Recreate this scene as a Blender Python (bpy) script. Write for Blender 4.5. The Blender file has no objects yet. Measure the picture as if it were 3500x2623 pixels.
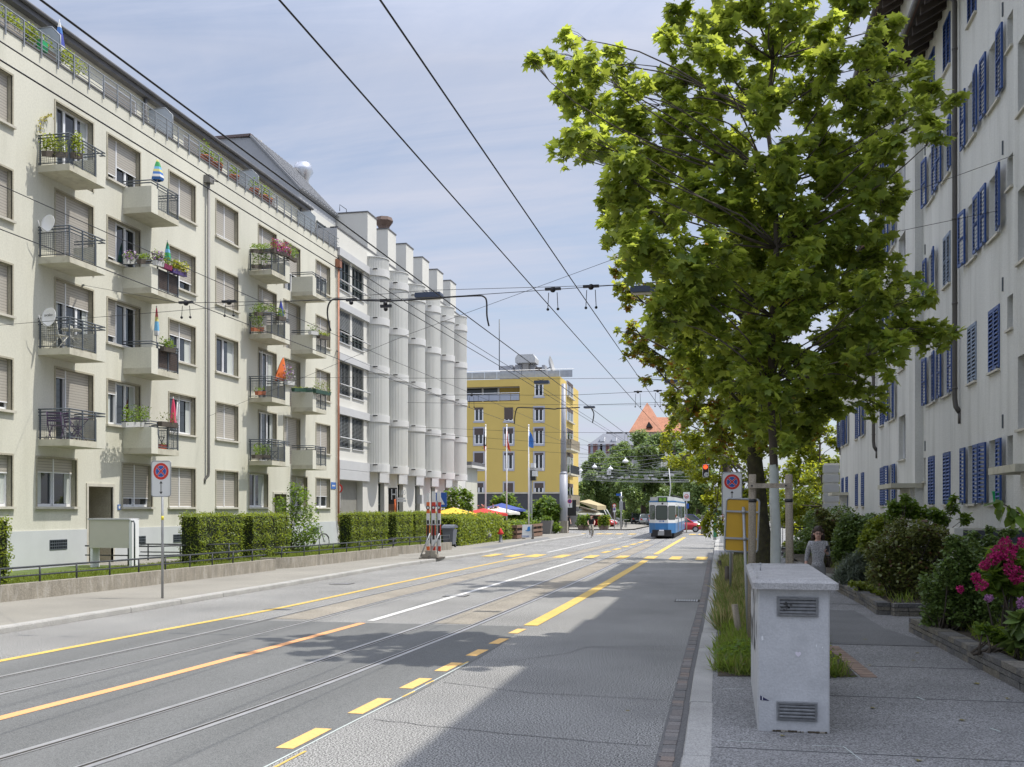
import bpy, bmesh, math, random
import numpy as np
from mathutils import Vector, Matrix
R = math.radians
random.seed(7); rng = np.random.default_rng(11)
scene = bpy.context.scene
COL = scene.collection
# ---------------------------------------------------------------- camera model (metres; street runs along +Y, eye 2.25 m up)
CF, CVX, CHY, CH = 3500.0, 2485.0, 1740.0, 2.25
CT = math.atan((CVX - 1750) / CF); CS, CC = math.sin(CT), math.cos(CT)
def ray(px, py):
    u = (px - 1750) / CF; v = (CHY - py) / CF
    return (u * CC - CS, u * CS + CC, v)
def gx(px, py, X):
    d = ray(px, py); k = X / d[0]; return Vector((X, d[1] * k, CH + d[2] * k))
def gz(px, py, Z=0.0):
    d = ray(px, py); k = (Z - CH) / d[2]; return Vector((d[0] * k, d[1] * k, Z))
def gy(px, py, Y):
    d = ray(px, py); k = Y / d[1]; return Vector((d[0] * k, Y, CH + d[2] * k))

def lin(c):
    c = c / 255.0
    return c / 12.92 if c <= 0.04045 else ((c + 0.055) / 1.055) ** 2.4
def S(r, g, b): return (lin(r), lin(g), lin(b))

# ---------------------------------------------------------------- materials
MATS = {}
def mat(name, col, rough=0.8, var=0.0, vs=3.0, bump=0.0, bs=40.0, metal=0.0, spec=0.5, stretch=None, var2=0.0, vs2=60.0, dark=None, darkamt=0.0):
    """Principled surface; var = large soft patches, var2 = fine grain, dark = colour of irregular dirt patches."""
    if name in MATS: return MATS[name]
    m = bpy.data.materials.new(name); m.use_nodes = True; nt = m.node_tree; N = nt.nodes; L = nt.links
    b = N['Principled BSDF']; b.inputs['Roughness'].default_value = rough; b.inputs['Metallic'].default_value = metal
    b.inputs['Specular IOR Level'].default_value = spec
    b.inputs['Base Color'].default_value = (*col, 1)
    if var or var2 or bump or darkamt:
        tc = N.new('ShaderNodeTexCoord'); mp = N.new('ShaderNodeMapping'); L.new(tc.outputs['Object'], mp.inputs[0])
        if stretch: mp.inputs['Scale'].default_value = stretch
        cur = None
        def mul(fac_socket, lo, hi, cur, a=0.3, c=0.7):
            mr = N.new('ShaderNodeMapRange'); L.new(fac_socket, mr.inputs[0])
            mr.inputs[1].default_value = a; mr.inputs[2].default_value = c
            mr.inputs[3].default_value = lo; mr.inputs[4].default_value = hi
            mx = N.new('ShaderNodeVectorMath'); mx.operation = 'SCALE'
            if cur is None: mx.inputs[0].default_value = col
            else: L.new(cur, mx.inputs[0])
            L.new(mr.outputs[0], mx.inputs['Scale']); return mx.outputs[0]
        if var:
            n = N.new('ShaderNodeTexNoise'); n.inputs['Scale'].default_value = vs; n.inputs['Detail'].default_value = 5
            L.new(mp.outputs[0], n.inputs['Vector']); cur = mul(n.outputs[0], 1 - var, 1 + var, cur)
        if var2:
            n = N.new('ShaderNodeTexNoise'); n.inputs['Scale'].default_value = vs2; n.inputs['Detail'].default_value = 2
            L.new(tc.outputs['Object'], n.inputs['Vector']); cur = mul(n.outputs[0], 1 - var2, 1 + var2, cur, 0.38, 0.62)
        if darkamt:
            n = N.new('ShaderNodeTexNoise'); n.inputs['Scale'].default_value = vs * 1.7; n.inputs['Detail'].default_value = 8
            n.inputs['Roughness'].default_value = 0.65
            L.new(mp.outputs[0], n.inputs['Vector'])
            mr = N.new('ShaderNodeMapRange'); L.new(n.outputs[0], mr.inputs[0]); mr.inputs[1].default_value = 0.5; mr.inputs[2].default_value = 0.72
            mr.inputs[4].default_value = darkamt
            mx = N.new('ShaderNodeMix'); mx.data_type = 'RGBA'; L.new(mr.outputs[0], mx.inputs[0])
            if cur: L.new(cur, mx.inputs[6])
            else: mx.inputs[6].default_value = (*col, 1)
            mx.inputs[7].default_value = (*dark, 1); cur = mx.outputs[2]
        if cur: L.new(cur, b.inputs['Base Color'])
        if bump:
            n = N.new('ShaderNodeTexNoise'); n.inputs['Scale'].default_value = bs; n.inputs['Detail'].default_value = 3
            L.new(tc.outputs['Object'], n.inputs['Vector'])
            bp = N.new('ShaderNodeBump'); bp.inputs['Strength'].default_value = bump; bp.inputs['Distance'].default_value = 0.02
            L.new(n.outputs[0], bp.inputs['Height']); L.new(bp.outputs[0], b.inputs['Normal'])
    MATS[name] = m; return m

def leafmat(name, col, trans, hue=0.25, tmix=0.45, alt=None, altamt=0.0):
    """Leaf: diffuse + translucent, every leaf its own tint (random per island)."""
    if name in MATS: return MATS[name]
    m = bpy.data.materials.new(name); m.use_nodes = True; nt = m.node_tree; N = nt.nodes; L = nt.links
    N.remove(N['Principled BSDF']); out = N['Material Output']
    g = N.new('ShaderNodeNewGeometry')
    def tint(c):
        mr = N.new('ShaderNodeMapRange'); L.new(g.outputs['Random Per Island'], mr.inputs[0]); mr.inputs[3].default_value = 1 - hue; mr.inputs[4].default_value = 1 + hue
        v = N.new('ShaderNodeVectorMath'); v.operation = 'SCALE'; v.inputs[0].default_value = c; L.new(mr.outputs[0], v.inputs['Scale'])
        o = v.outputs[0]
        if alt:
            f = N.new('ShaderNodeMath'); f.operation = 'MULTIPLY'; f.inputs[1].default_value = 7.31; L.new(g.outputs['Random Per Island'], f.inputs[0])
            fr = N.new('ShaderNodeMath'); fr.operation = 'FRACT'; L.new(f.outputs[0], fr.inputs[0])
            lt = N.new('ShaderNodeMath'); lt.operation = 'LESS_THAN'; lt.inputs[1].default_value = altamt; L.new(fr.outputs[0], lt.inputs[0])
            mx = N.new('ShaderNodeMix'); mx.data_type = 'RGBA'; L.new(lt.outputs[0], mx.inputs[0]); L.new(o, mx.inputs[6]); mx.inputs[7].default_value = (*alt, 1)
            o = mx.outputs[2]
        return o
    d = N.new('ShaderNodeBsdfPrincipled'); d.inputs['Roughness'].default_value = 0.42; d.inputs['Specular IOR Level'].default_value = 0.35
    L.new(tint(col), d.inputs['Base Color'])
    t = N.new('ShaderNodeBsdfTranslucent'); L.new(tint(trans), t.inputs[0])
    ms = N.new('ShaderNodeMixShader'); ms.inputs[0].default_value = tmix; L.new(d.outputs[0], ms.inputs[1]); L.new(t.outputs[0], ms.inputs[2])
    L.new(ms.outputs[0], out.inputs[0]); MATS[name] = m; return m

def glassmat(name, col=(0.02, 0.025, 0.03), rough=0.03, spec=0.9):
    return mat(name, col, rough=rough, spec=spec)
def emitmat(name, col, strength):
    if name in MATS: return MATS[name]
    m = mat(name, col, rough=0.4); b = m.node_tree.nodes['Principled BSDF']
    b.inputs['Emission Color'].default_value = (*col, 1); b.inputs['Emission Strength'].default_value = strength; return m
def clearmat(name, col, alpha):
    """see-through film or frosted sheet"""
    if name in MATS: return MATS[name]
    m = mat(name, col, rough=0.25); m.node_tree.nodes['Principled BSDF'].inputs['Alpha'].default_value = alpha; return m

# ---------------------------------------------------------------- mesh builder
class MB:
    def __init__(s): s.v = []; s.f = []; s.m = []; s.mats = []; s.sm = []
    def mi(s, m):
        if m is None: return 0
        if m not in s.mats: s.mats.append(m)
        return s.mats.index(m)
    def add(s, vs, fs, m=None, smooth=False):
        k = len(s.v); s.v += [tuple(v) for v in vs]; i = s.mi(m)
        for f in fs: s.f.append(tuple(k + j for j in f)); s.m.append(i); s.sm.append(smooth)
        return s
    def quad(s, a, b, c, d, m=None): return s.add([a, b, c, d], [(0, 1, 2, 3)], m)
    def box(s, x0, x1, y0, y1, z0, z1, m=None, mtx=None):
        vs = [Vector((x, y, z)) for z in (z0, z1) for y in (y0, y1) for x in (x0, x1)]
        if mtx is not None: vs = [mtx @ v for v in vs]
        return s.add(vs, [(0, 2, 3, 1), (4, 5, 7, 6), (0, 1, 5, 4), (2, 6, 7, 3), (0, 4, 6, 2), (1, 3, 7, 5)], m)
    def prism(s, poly, h0, h1, axis='z', m=None):
        """poly: 2-D outline extruded from h0 to h1 along axis. axis z: (x,y); y: (x,z); x: (y,z)"""
        n = len(poly)
        def P(p, h): return (p[0], p[1], h) if axis == 'z' else ((p[0], h, p[1]) if axis == 'y' else (h, p[0], p[1]))
        vs = [P(p, h0) for p in poly] + [P(p, h1) for p in poly]
        fs = [tuple(range(n))[::-1], tuple(range(n, 2 * n))] + [(i, (i + 1) % n, n + (i + 1) % n, n + i) for i in range(n)]
        return s.add(vs, fs, m)
    def tube(s, pts, r, n=8, m=None, caps=True, smooth=True):
        pts = [Vector(p) for p in pts]; rs = r if isinstance(r, (list, tuple)) else [r] * len(pts)
        vs = []; up = None
        for i, p in enumerate(pts):
            t = (pts[min(i + 1, len(pts) - 1)] - pts[max(i - 1, 0)]); t = t.normalized() if t.length > 1e-9 else Vector((0, 0, 1))
            if up is None:
                up = Vector((0, 0, 1)) if abs(t.z) < 0.9 else Vector((1, 0, 0))
            a = t.cross(up); a = a.normalized() if a.length > 1e-6 else t.orthogonal().normalized(); b = a.cross(t); up = b
            for k in range(n):
                q = 2 * math.pi * k / n; vs.append(p + (a * math.cos(q) + b * math.sin(q)) * rs[i])
        fs = []
        for i in range(len(pts) - 1):
            for k in range(n):
                fs.append((i * n + k, i * n + (k + 1) % n, (i + 1) * n + (k + 1) % n, (i + 1) * n + k))
        s.add(vs, fs, m, smooth)
        if caps and n > 2:
            k = len(s.v) - len(vs); i = s.mi(m)
            s.f.append(tuple(k + j for j in range(n))[::-1]); s.m.append(i); s.sm.append(False)
            e = k + (len(pts) - 1) * n; s.f.append(tuple(e + j for j in range(n))); s.m.append(i); s.sm.append(False)
        return s
    def cyl(s, x, y, z0, z1, r, n=12, m=None, r1=None): return s.tube([(x, y, z0), (x, y, z1)], [r, r if r1 is None else r1], n, m)
    def lathe(s, prof, c=(0, 0, 0), n=16, m=None, smooth=True, mtx=None):
        vs = []; fs = []
        for r, z in prof:
            for k in range(n):
                q = 2 * math.pi * k / n; v = Vector((r * math.cos(q), r * math.sin(q), z))
                if mtx is not None: v = mtx @ v
                vs.append(v + Vector(c))
        for i in range(len(prof) - 1):
            for k in range(n): fs.append((i * n + k, i * n + (k + 1) % n, (i + 1) * n + (k + 1) % n, (i + 1) * n + k))
        return s.add(vs, fs, m, smooth)
    def ball(s, c, r, n=10, m=None, sz=1.0):
        pr = [(max(1e-4, r * math.sin(math.pi * i / n)), -r * sz * math.cos(math.pi * i / n)) for i in range(n + 1)]
        return s.lathe(pr, c, 2 * n, m)
    def build(s, name, m=None, parent=None, loc=None, local=False):
        me = bpy.data.meshes.new(name); o = bpy.data.objects.new(name, me)
        me.from_pydata([tuple(v) for v in s.v], [], s.f)
        ml = s.mats if s.mats else ([m] if m else [])
        for x in ml: me.materials.append(x)
        if s.mats: me.polygons.foreach_set('material_index', s.m)
        me.polygons.foreach_set('use_smooth', s.sm)
        me.update(); COL.objects.link(o)
        if parent is not None:
            o.parent = parent
            if not local: me.transform(world_of(parent).inverted())
        if loc is not None: o.location = loc
        return o
def world_of(o):
    m = Matrix.LocRotScale(o.location, o.rotation_euler, o.scale)
    return world_of(o.parent) @ m if o.parent else m
def tag(o, label=None, cat=None, group=None, kind=None):
    if label: o['label'] = label
    if cat: o['category'] = cat
    if group: o['group'] = group
    if kind: o['kind'] = kind
    return o
def thing(name, label, cat, loc=(0, 0, 0), rz=0.0, group=None):
    o = bpy.data.objects.new(name, None); COL.objects.link(o); o.location = loc; o.rotation_euler = (0, 0, rz)
    o.empty_display_size = 0.2
    return tag(o, label, cat, group)
def struct(o): o['kind'] = 'structure'; return o
def copy_tree(o, parent=None):
    c = o.copy(); COL.objects.link(c)
    if parent is not None: c.parent = parent
    for ch in list(o.children): copy_tree(ch, c)
    return c
def rot_z(a, c=(0, 0, 0)): return Matrix.Translation(c) @ Matrix.Rotation(a, 4, 'Z')
def text_mesh(name, body, size, mtx, m, parent=None, ext=0.003, align='CENTER'):
    cu = bpy.data.curves.new(name, 'FONT'); cu.body = body; cu.size = size; cu.extrude = ext; cu.align_x = align; cu.align_y = 'CENTER'; cu.resolution_u = 3
    t = bpy.data.objects.new(name + '_curve', cu); COL.objects.link(t)
    dg = bpy.context.evaluated_depsgraph_get(); me = bpy.data.meshes.new_from_object(t.evaluated_get(dg))
    bpy.data.objects.remove(t); bpy.data.curves.remove(cu)
    me.name = name; me.materials.clear(); me.materials.append(m)
    if parent is not None: mtx = world_of(parent).inverted() @ mtx
    me.transform(mtx); o = bpy.data.objects.new(name, me); COL.objects.link(o)
    if parent is not None: o.parent = parent
    return o
FACE_CAM = Matrix.Rotation(R(90), 4, 'X')           # text standing up, read from -Y
def np_mesh(name, verts, faces_flat, nper, m, parent=None, smooth=False):
    """fast mesh from numpy: verts (n,3), faces (k,nper)"""
    me = bpy.data.meshes.new(name); k = len(faces_flat)
    me.vertices.add(len(verts)); me.vertices.foreach_set('co', np.ascontiguousarray(verts, dtype=np.float32).ravel())
    me.loops.add(k * nper); me.loops.foreach_set('vertex_index', np.ascontiguousarray(faces_flat, dtype=np.int32).ravel())
    me.polygons.add(k); me.polygons.foreach_set('loop_start', np.arange(0, k * nper, nper, dtype=np.int32))
    me.materials.append(m); me.update(calc_edges=True); me.validate()
    o = bpy.data.objects.new(name, me); COL.objects.link(o)
    if parent is not None: o.parent = parent; me.transform(world_of(parent).inverted())
    return o
def unit(n):
    v = rng.normal(size=(n, 3)); return v / np.linalg.norm(v, axis=1, keepdims=True)
# leaf outlines in the plane (x across, y along), base at the origin
LEAF_OVAL = np.array([(0, 0), (0.32, 0.35), (0.28, 0.7), (0, 1), (-0.28, 0.7), (-0.32, 0.35)], float)
LEAF_KITE = np.array([(0, 0), (0.38, 0.5), (0, 1), (-0.38, 0.5)], float)
LEAF_MAPLE = np.array([(0, 0.08), (0.2, 0.0), (0.5, 0.1), (0.33, 0.3), (0.62, 0.62), (0.27, 0.6), (0.0, 1.05), (-0.27, 0.6), (-0.62, 0.62), (-0.33, 0.3), (-0.5, 0.1), (-0.2, 0.0)], float)
LEAF_BLADE = np.array([(-0.04, 0), (0.04, 0), (0.025, 0.6), (0, 1)], float)
def leaves(name, pts, size, m, parent=None, shape=LEAF_OVAL, droop=0.3, up=0.6, svar=0.35, dirs=None):
    """one leaf polygon at each of pts; normals lean upward by 'up'"""
    n = len(pts); pts = np.asarray(pts, float)
    nrm = unit(n); nrm[:, 2] = np.abs(nrm[:, 2]) + up; nrm /= np.linalg.norm(nrm, axis=1, keepdims=True)
    d = unit(n) if dirs is None else np.asarray(dirs, float); d[:, 2] -= droop
    d -= nrm * np.sum(d * nrm, axis=1, keepdims=True); d /= np.linalg.norm(d, axis=1, keepdims=True) + 1e-9
    a = np.cross(d, nrm); sz = size * (1 + svar * rng.uniform(-1, 1, n))
    k = len(shape); bend = -0.25 * (shape[:, 0] ** 2) - 0.18 * shape[:, 1] ** 2
    V = pts[:, None, :] + sz[:, None, None] * (shape[None, :, 0, None] * a[:, None, :] + shape[None, :, 1, None] * d[:, None, :] + bend[None, :, None] * nrm[:, None, :])
    F = np.arange(n * k).reshape(n, k)
    return np_mesh(name, V.reshape(-1, 3), F, k, m, parent)
def blob_pts(c, r, n, shell=0.35):
    """points in an ellipsoid, denser towards its skin"""
    c = np.array(c); r = np.array(r if hasattr(r, '__len__') else (r, r, r), float)
    return c + unit(n) * r * (rng.uniform(0, 1, (n, 1)) ** shell)
# ================================================================ GROUND, ROAD, PAVEMENTS
M_ASPH = mat('old_asphalt', (0.225, 0.222, 0.21), 0.9, var=0.14, vs=0.35, var2=0.9, vs2=58, bump=0.3, bs=150, dark=(0.13, 0.13, 0.13), darkamt=0.35)
M_DARK = mat('new_asphalt', (0.125, 0.128, 0.124), 0.85, var=0.14, vs=0.5, var2=0.4, vs2=95, bump=0.2, bs=190, dark=(0.17, 0.17, 0.165), darkamt=0.5, stretch=(1.6, 0.25, 1))
M_TAN = mat('track_paving', (0.262, 0.235, 0.19), 0.9, var=0.15, vs=0.8, var2=0.5, vs2=55, bump=0.3, bs=60, dark=(0.15, 0.14, 0.125), darkamt=0.4)
M_PAVL = mat('pavement_light', (0.245, 0.232, 0.20), 0.9, var=0.12, vs=0.4, var2=0.3, vs2=70, bump=0.2, dark=(0.2, 0.19, 0.17), darkamt=0.45)
M_PAVR = mat('pavement_dark', (0.215, 0.213, 0.21), 0.9, var=0.15, vs=0.5, var2=0.55, vs2=65, bump=0.22, bs=190, dark=(0.15, 0.15, 0.147), darkamt=0.5)
M_KERB = mat('granite_kerb', (0.36, 0.352, 0.33), 0.85, var=0.12, vs=1.2, var2=0.25, vs2=90, bump=0.2, dark=(0.24, 0.235, 0.22), darkamt=0.5)
M_JOINT = mat('tar_joint', (0.06, 0.06, 0.06), 0.8)
M_YEL = mat('yellow_paint', (0.64, 0.43, 0.10), 0.7, var=0.08, vs=2, var2=0.15, vs2=40, dark=(0.36, 0.29, 0.13), darkamt=0.4)
M_YELB = mat('fresh_yellow_paint', (0.72, 0.44, 0.145), 0.7, var2=0.08, vs2=40)
M_ORA = mat('orange_paint', (0.74, 0.36, 0.15), 0.7, var=0.06, vs=1.0, var2=0.08)
M_WHT = mat('white_paint', (0.62, 0.61, 0.58), 0.7, var2=0.15, vs2=30, dark=(0.35, 0.35, 0.34), darkamt=0.4)
M_STEEL = mat('rail_steel', (0.45, 0.45, 0.46), 0.35, var=0.15, vs=3, metal=0.5)
M_GROOVE = mat('rail_groove', (0.03, 0.026, 0.02), 0.9)
M_SOIL = mat('garden_soil', (0.06, 0.048, 0.032), 1.0, var=0.3, vs=4, bump=0.5)
M_LAWN = mat('lawn_base', (0.085, 0.12, 0.025), 1.0, var=0.25, vs=2, var2=0.3)

def sheet(name, poly, z, m, kind='structure'):
    b = MB(); b.add([(x, y, z) for x, y in poly], [tuple(range(len(poly)))], m); o = b.build(name); o['kind'] = kind; return o
sheet('ground', [(-900, -120), (900, -120), (900, 1500), (-900, 1500)], -0.03, mat('far_ground', (0.16, 0.16, 0.15), 0.95, var=0.2, vs=0.05))
KL = [(-12.85, -8), (-12.85, 14), (-12.62, 20), (-12.47, 28), (-12.45, 38), (-11.95, 45), (-11.7, 50), (-11.9, 56), (-12.1, 63), (-12.0, 74), (-11.6, 82), (-11.7, 86), (-12.6, 88.8), (-15, 90.6), (-40, 93)]
KR = [(-0.39, -8), (-0.39, 9), (-0.43, 14), (-0.43, 20), (-0.45, 27.4), (-0.60, 43.6), (-0.78, 70), (-0.7, 73), (0.2, 75.5), (2, 77), (40, 78)]
b = MB()
road = [(p[0] + 0.02, p[1]) for p in KL] + [(-40, 108), (-10.4, 108), (-9.6, 110), (-9.4, 190), (12, 190), (12, 112), (40, 112)] + [(p[0] - 0.02, p[1]) for p in KR[::-1]]
b.add([(x, y, 0.0) for x, y in road], [tuple(range(len(road)))], M_ASPH); struct(b.build('road'))
# left pavement and its kerb
def strip(line, off0, off1, z0, z1, m, name):
    """raised strip that follows a line, between two sideways offsets"""
    b = MB(); n = len(line); P = []
    for i, p in enumerate(line):
        a = Vector(line[max(i - 1, 0)]); c = Vector(line[min(i + 1, n - 1)]); t = (c - a).normalized(); nr = Vector((-t.y, t.x))
        P.append((Vector(p) + nr * off0, Vector(p) + nr * off1))
    for i in range(n - 1):
        (a0, a1), (c0, c1) = P[i], P[i + 1]
        b.quad((*a0, z1), (*c0, z1), (*c1, z1), (*a1, z1), m)
        if z0 < z1:
            b.quad((*a0, z0), (*c0, z0), (*c0, z1), (*a0, z1), m); b.quad((*a1, z0), (*a1, z1), (*c1, z1), (*c1, z0), m)
    return b.build(name)
def subdiv(line, d=1.6):
    out = []
    for a, c in zip(line[:-1], line[1:]):
        L = math.hypot(c[0] - a[0], c[1] - a[1]); k = max(1, int(L / d))
        out += [(a[0] + (c[0] - a[0]) * i / k, a[1] + (c[1] - a[1]) * i / k) for i in range(k)]
    return out + [line[-1]]
def kerb(line, side, name, w=0.28, h=0.12, step=2.0):
    """kerb of separate granite stones with thin joints"""
    b = MB(); pts = subdiv(line, step)
    for a, c in zip(pts[:-1], pts[1:]):
        a = Vector(a); c = Vector(c); t = (c - a); L = t.length
        if L < 0.05: continue
        t /= L; nr = Vector((-t.y, t.x)) * side; g = 0.006; h2 = h + random.uniform(-0.004, 0.004); j = random.uniform(-0.006, 0.006)
        p0 = a + t * g + nr * j; p1 = c - t * g + nr * j; q0 = p0 + nr * w; q1 = p1 + nr * w; e = nr * 0.02
        vs = [(*p0, -0.02), (*p1, -0.02), (*(p1 + e * 0.3), h2 - 0.025), (*(p0 + e * 0.3), h2 - 0.025), (*(p0 + e), h2), (*(p1 + e), h2), (*q1, h2), (*q0, h2), (*q0, -0.02), (*q1, -0.02)]
        b.add(vs, [(0, 1, 2, 3), (3, 2, 5, 4), (4, 5, 6, 7), (7, 6, 9, 8), (0, 3, 4, 7, 8), (1, 9, 6, 5, 2)], M_KERB)
    return struct(b.build(name))
kerb(KL, 1, 'kerb_left', w=0.24); kerb(KR, -1, 'kerb_right', w=0.25)
WALL_A = [(-16.6, 4), (-16.35, 14), (-16.2, 20.5), (-15.85, 24), (-15.62, 28), (-15.45, 31.6), (-15.38, 33.2)]
WALL_B = [(-16.3, 33.9), (-15.75, 34.0), (-15.38, 34.5), (-15.2, 35.3), (-14.95, 39.5), (-14.65, 44.6)]
WALL_C = [(-15.9, 45.3), (-15.35, 45.5), (-14.95, 46.1), (-14.75, 47), (-14.3, 50.7), (-14.15, 52.0)]
pl = [(p[0] - 0.2, p[1]) for p in KL]
sheet('left_pavement', pl + [(-40, 92), (-40, 70), (-20.4, 70), (-20.4, 30), (-20.4, -8)], 0.115, M_PAVL)
sheet('cafe_pavement', [(-40, 108), (-10.5, 108), (-9.8, 110.5), (-9.6, 190), (-40, 190)], 0.1, M_PAVL)
# dark relaid strip on the left pavement near the cafe
sheet('pavement_patch', [(-13.6, 53.5), (-12.4, 54), (-12.3, 72), (-13.4, 77)], 0.119, mat('patched_asphalt', (0.17, 0.17, 0.165), 0.9, var=0.1, vs=1))
# right pavement, laid in slabs of asphalt with joints
sheet('right_pavement', [(-0.2, -8), (-0.2, 20), (-0.22, 27.4), (-0.36, 43.6), (-0.55, 70), (-0.45, 73), (0.4, 75.2), (2.1, 76.8), (40, 77.8), (40, 56), (5.4, 56), (5.4, -8)], 0.115, M_PAVR)
sheet('pavement_patch', [(1.1, 16.9), (3.25, 16.9), (2.75, 19.2), (2.62, 22.5), (1.35, 22.5)], 0.119, mat('darker_patch', (0.15, 0.15, 0.148), 0.9, var=0.12, vs=1, var2=0.3))
b = MB()
for y, x0, x1 in ((7.2, -0.1, 4), (9.35, -0.1, 3.6), (12.2, 1.1, 3.6), (14.6, 1.9, 3.5), (16.85, 1.0, 3.4), (24.0, 1.2, 3.1), (29, 1.2, 3)):
    b.box(x0, x1, y - 0.006, y + 0.006, 0.1, 0.1195, mat('pavement_joint', (.1, .1, .1), .9))
struct(b.build('pavement_joints'))
b = MB()
M_CHALK = mat('survey_chalk', (0.5, 0.55, 0.52), 0.9)
for p, q, w in (((0.0, 9.62), (0.35, 9.6), .012), ((0.75, 9.58), (1.02, 9.6), .012), ((1.02, 9.6), (1.12, 9.1), .01), ((0.25, 8.62), (0.72, 8.66), .02), ((0.3, 8.5), (0.62, 8.62), .02), ((1.42, 8.95), (1.5, 8.6), .018), ((2.1, 12.3), (2.16, 12.1), .02), ((-0.05, 12.4), (0.2, 12.42), .015), ((2.5, 10.7), (2.56, 10.55), .02)):
    p = Vector(p); q = Vector(q); t = (q - p).normalized(); n = Vector((-t.y, t.x)) * w * 0.5
    b.add([(*(p + n), .1205), (*(p - n), .1205), (*(q - n), .1205), (*(q + n), .1205)], [(0, 1, 2, 3)], M_CHALK)
struct(b.build('chalk_marks'))
# gutter of small setts beside the right kerb
b = MB(); y = 3.0; M_SETT = [mat('sett_%d' % i, c, 0.9, var2=0.2) for i, c in enumerate(((0.17, 0.155, 0.145), (0.2, 0.185, 0.175), (0.215, 0.175, 0.15), (0.15, 0.145, 0.14)))]
def kx(y):
    for a, c in zip(KR[:-1], KR[1:]):
        if a[1] <= y <= c[1]: return a[0] + (c[0] - a[0]) * (y - a[1]) / (c[1] - a[1])
    return KR[0][0]
while y < 46:
    L = random.uniform(0.14, 0.2); w = random.uniform(0.115, 0.135); x = kx(y) - 0.075 + random.uniform(-0.006, 0.006)
    b.box(x - w, x, y + 0.009, y + L, -0.02, 0.012 + random.uniform(-0.003, 0.003), random.choice(M_SETT)); y += L
struct(b.build('gutter_setts'))
sheet('gutter_bed', [(kx(y) + dx, y) for y, dx in ((3, -0.225), (20, -0.225), (27, -0.22), (46, -0.21))] + [(kx(46) + 0.01, 46), (kx(27) + 0.01, 27), (kx(3) + 0.01, 3)], 0.0035, mat('gutter_mortar', (.13, .128, .125), .9, var2=.3))
# relaid dark asphalt and tan paving between the rails
edge = []
for i, (x, y) in enumerate(((-3.78, 19.2), (-3.66, 16.5), (-3.66, 15.1), (-3.7, 13.4), (-3.72, 12.6), (-3.71, 11.7), (-3.82, 10.9), (-3.88, 10.2), (-3.9, 9.2), (-3.95, 8.3), (-4.0, 6), (-4.0, -8))): edge.append((x + random.uniform(-.03, .03), y))
sheet('dark_asphalt', [(-9.93, 19.15), (-3.78, 19.2)] + edge[1:] + [(-11.1, -8), (-10.75, 8), (-10.55, 12), (-10.35, 16)], 0.004, M_DARK)
b = MB()
def ribbon(b, pts, w, z, m):
    P = [Vector(p) for p in pts]
    for i in range(len(P) - 1):
        t0 = (P[min(i + 1, len(P) - 1)] - P[max(i - 1, 0)]).normalized(); t1 = (P[min(i + 2, len(P) - 1)] - P[i]).normalized()
        n0 = Vector((-t0.y, t0.x)) * w / 2; n1 = Vector((-t1.y, t1.x)) * w / 2
        b.add([(*(P[i] + n0), z), (*(P[i] - n0), z), (*(P[i + 1] - n1), z), (*(P[i + 1] + n1), z)], [(0, 1, 2, 3)], m)
def smooth(pts, n=40):
    """Catmull-Rom through the points"""
    out = []
    for i in range(len(pts) - 1):
        p0, p1, p2, p3 = (Vector(pts[max(i - 1, 0)]), Vector(pts[i]), Vector(pts[i + 1]), Vector(pts[min(i + 2, len(pts) - 1)]))
        for k in range(n // 4):
            t = k / (n // 4); out.append(0.5 * ((2 * p1) + (p2 - p0) * t + (2 * p0 - 5 * p1 + 4 * p2 - p3) * t * t + (3 * p1 - p0 - 3 * p2 + p3) * t ** 3))
    return out + [Vector(pts[-1])]
TRL = smooth([(-10.1, 2), (-9.62, 6), (-9.1, 11), (-8.82, 15), (-8.68, 19), (-8.63, 25), (-8.3, 35), (-7.75, 48), (-6.9, 70), (-6.7, 90), (-6.3, 130), (-6, 185)])   # centre of the left track
TRR = smooth([(-6.7, 2), (-6.2, 6), (-5.82, 9), (-5.55, 12), (-5.36, 16), (-5.22, 20), (-5.05, 30), (-4.95, 45), (-4.85, 70), (-4.8, 90), (-4.6, 130), (-4.4, 185)])
def offset(line, d):
    out = []
    for i, p in enumerate(line):
        t = (line[min(i + 1, len(line) - 1)] - line[max(i - 1, 0)]).normalized(); out.append(p + Vector((-t.y, t.x)) * d)
    return out
for tr in (TRL, TRR):
    far = [p for p in tr if 19.2 < p.y < 66]
    ribbon(b, far, 0.9, 0.005, M_TAN)
struct(b.build('track_paving'))
b = MB()
for tr in (TRL, TRR):
    for s in (-1, 1):
        ribbon(b, offset(tr, s * 0.5), 0.075, 0.009, M_STEEL)
        ribbon(b, offset(tr, s * (0.5 - 0.06)), 0.045, 0.0085, M_GROOVE)
        ribbon(b, offset(tr, s * (0.5 - 0.095)), 0.022, 0.009, M_STEEL)
struct(b.build('tram_rails'))
# painted markings
b = MB(); ribbon(b, smooth([(-11.0, -2), (-10.75, 8), (-10.5, 13.2), (-10.25, 17), (-9.9, 22), (-9.78, 29.4), (-9.4, 44.2), (-9.2, 50)]), 0.155, 0.0085, M_YEL); struct(b.build('yellow_lane_line'))
b = MB(); ribbon(b, smooth([(-8.2, -2), (-7.85, 6.5), (-7.63, 9.6), (-7.42, 12.1), (-7.17, 16.1), (-7.02, 19.1)]), 0.17, 0.0085, M_ORA); struct(b.build('orange_centre_line'))
b = MB(); ribbon(b, smooth([(-6.99, 19.5), (-6.74, 29.7), (-6.33, 46)]), 0.16, 0.0085, M_WHT); ribbon(b, [(-9.05, 52), (-8.75, 72)], 0.14, 0.0085, M_WHT)
for k in range(4): ribbon(b, [(-8.55 + 0.25 * k, 75 + 5 * k), (-8.45 + 0.25 * k, 77.2 + 5 * k)], 0.15, 0.0085, M_WHT)
struct(b.build('white_centre_line'))
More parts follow.
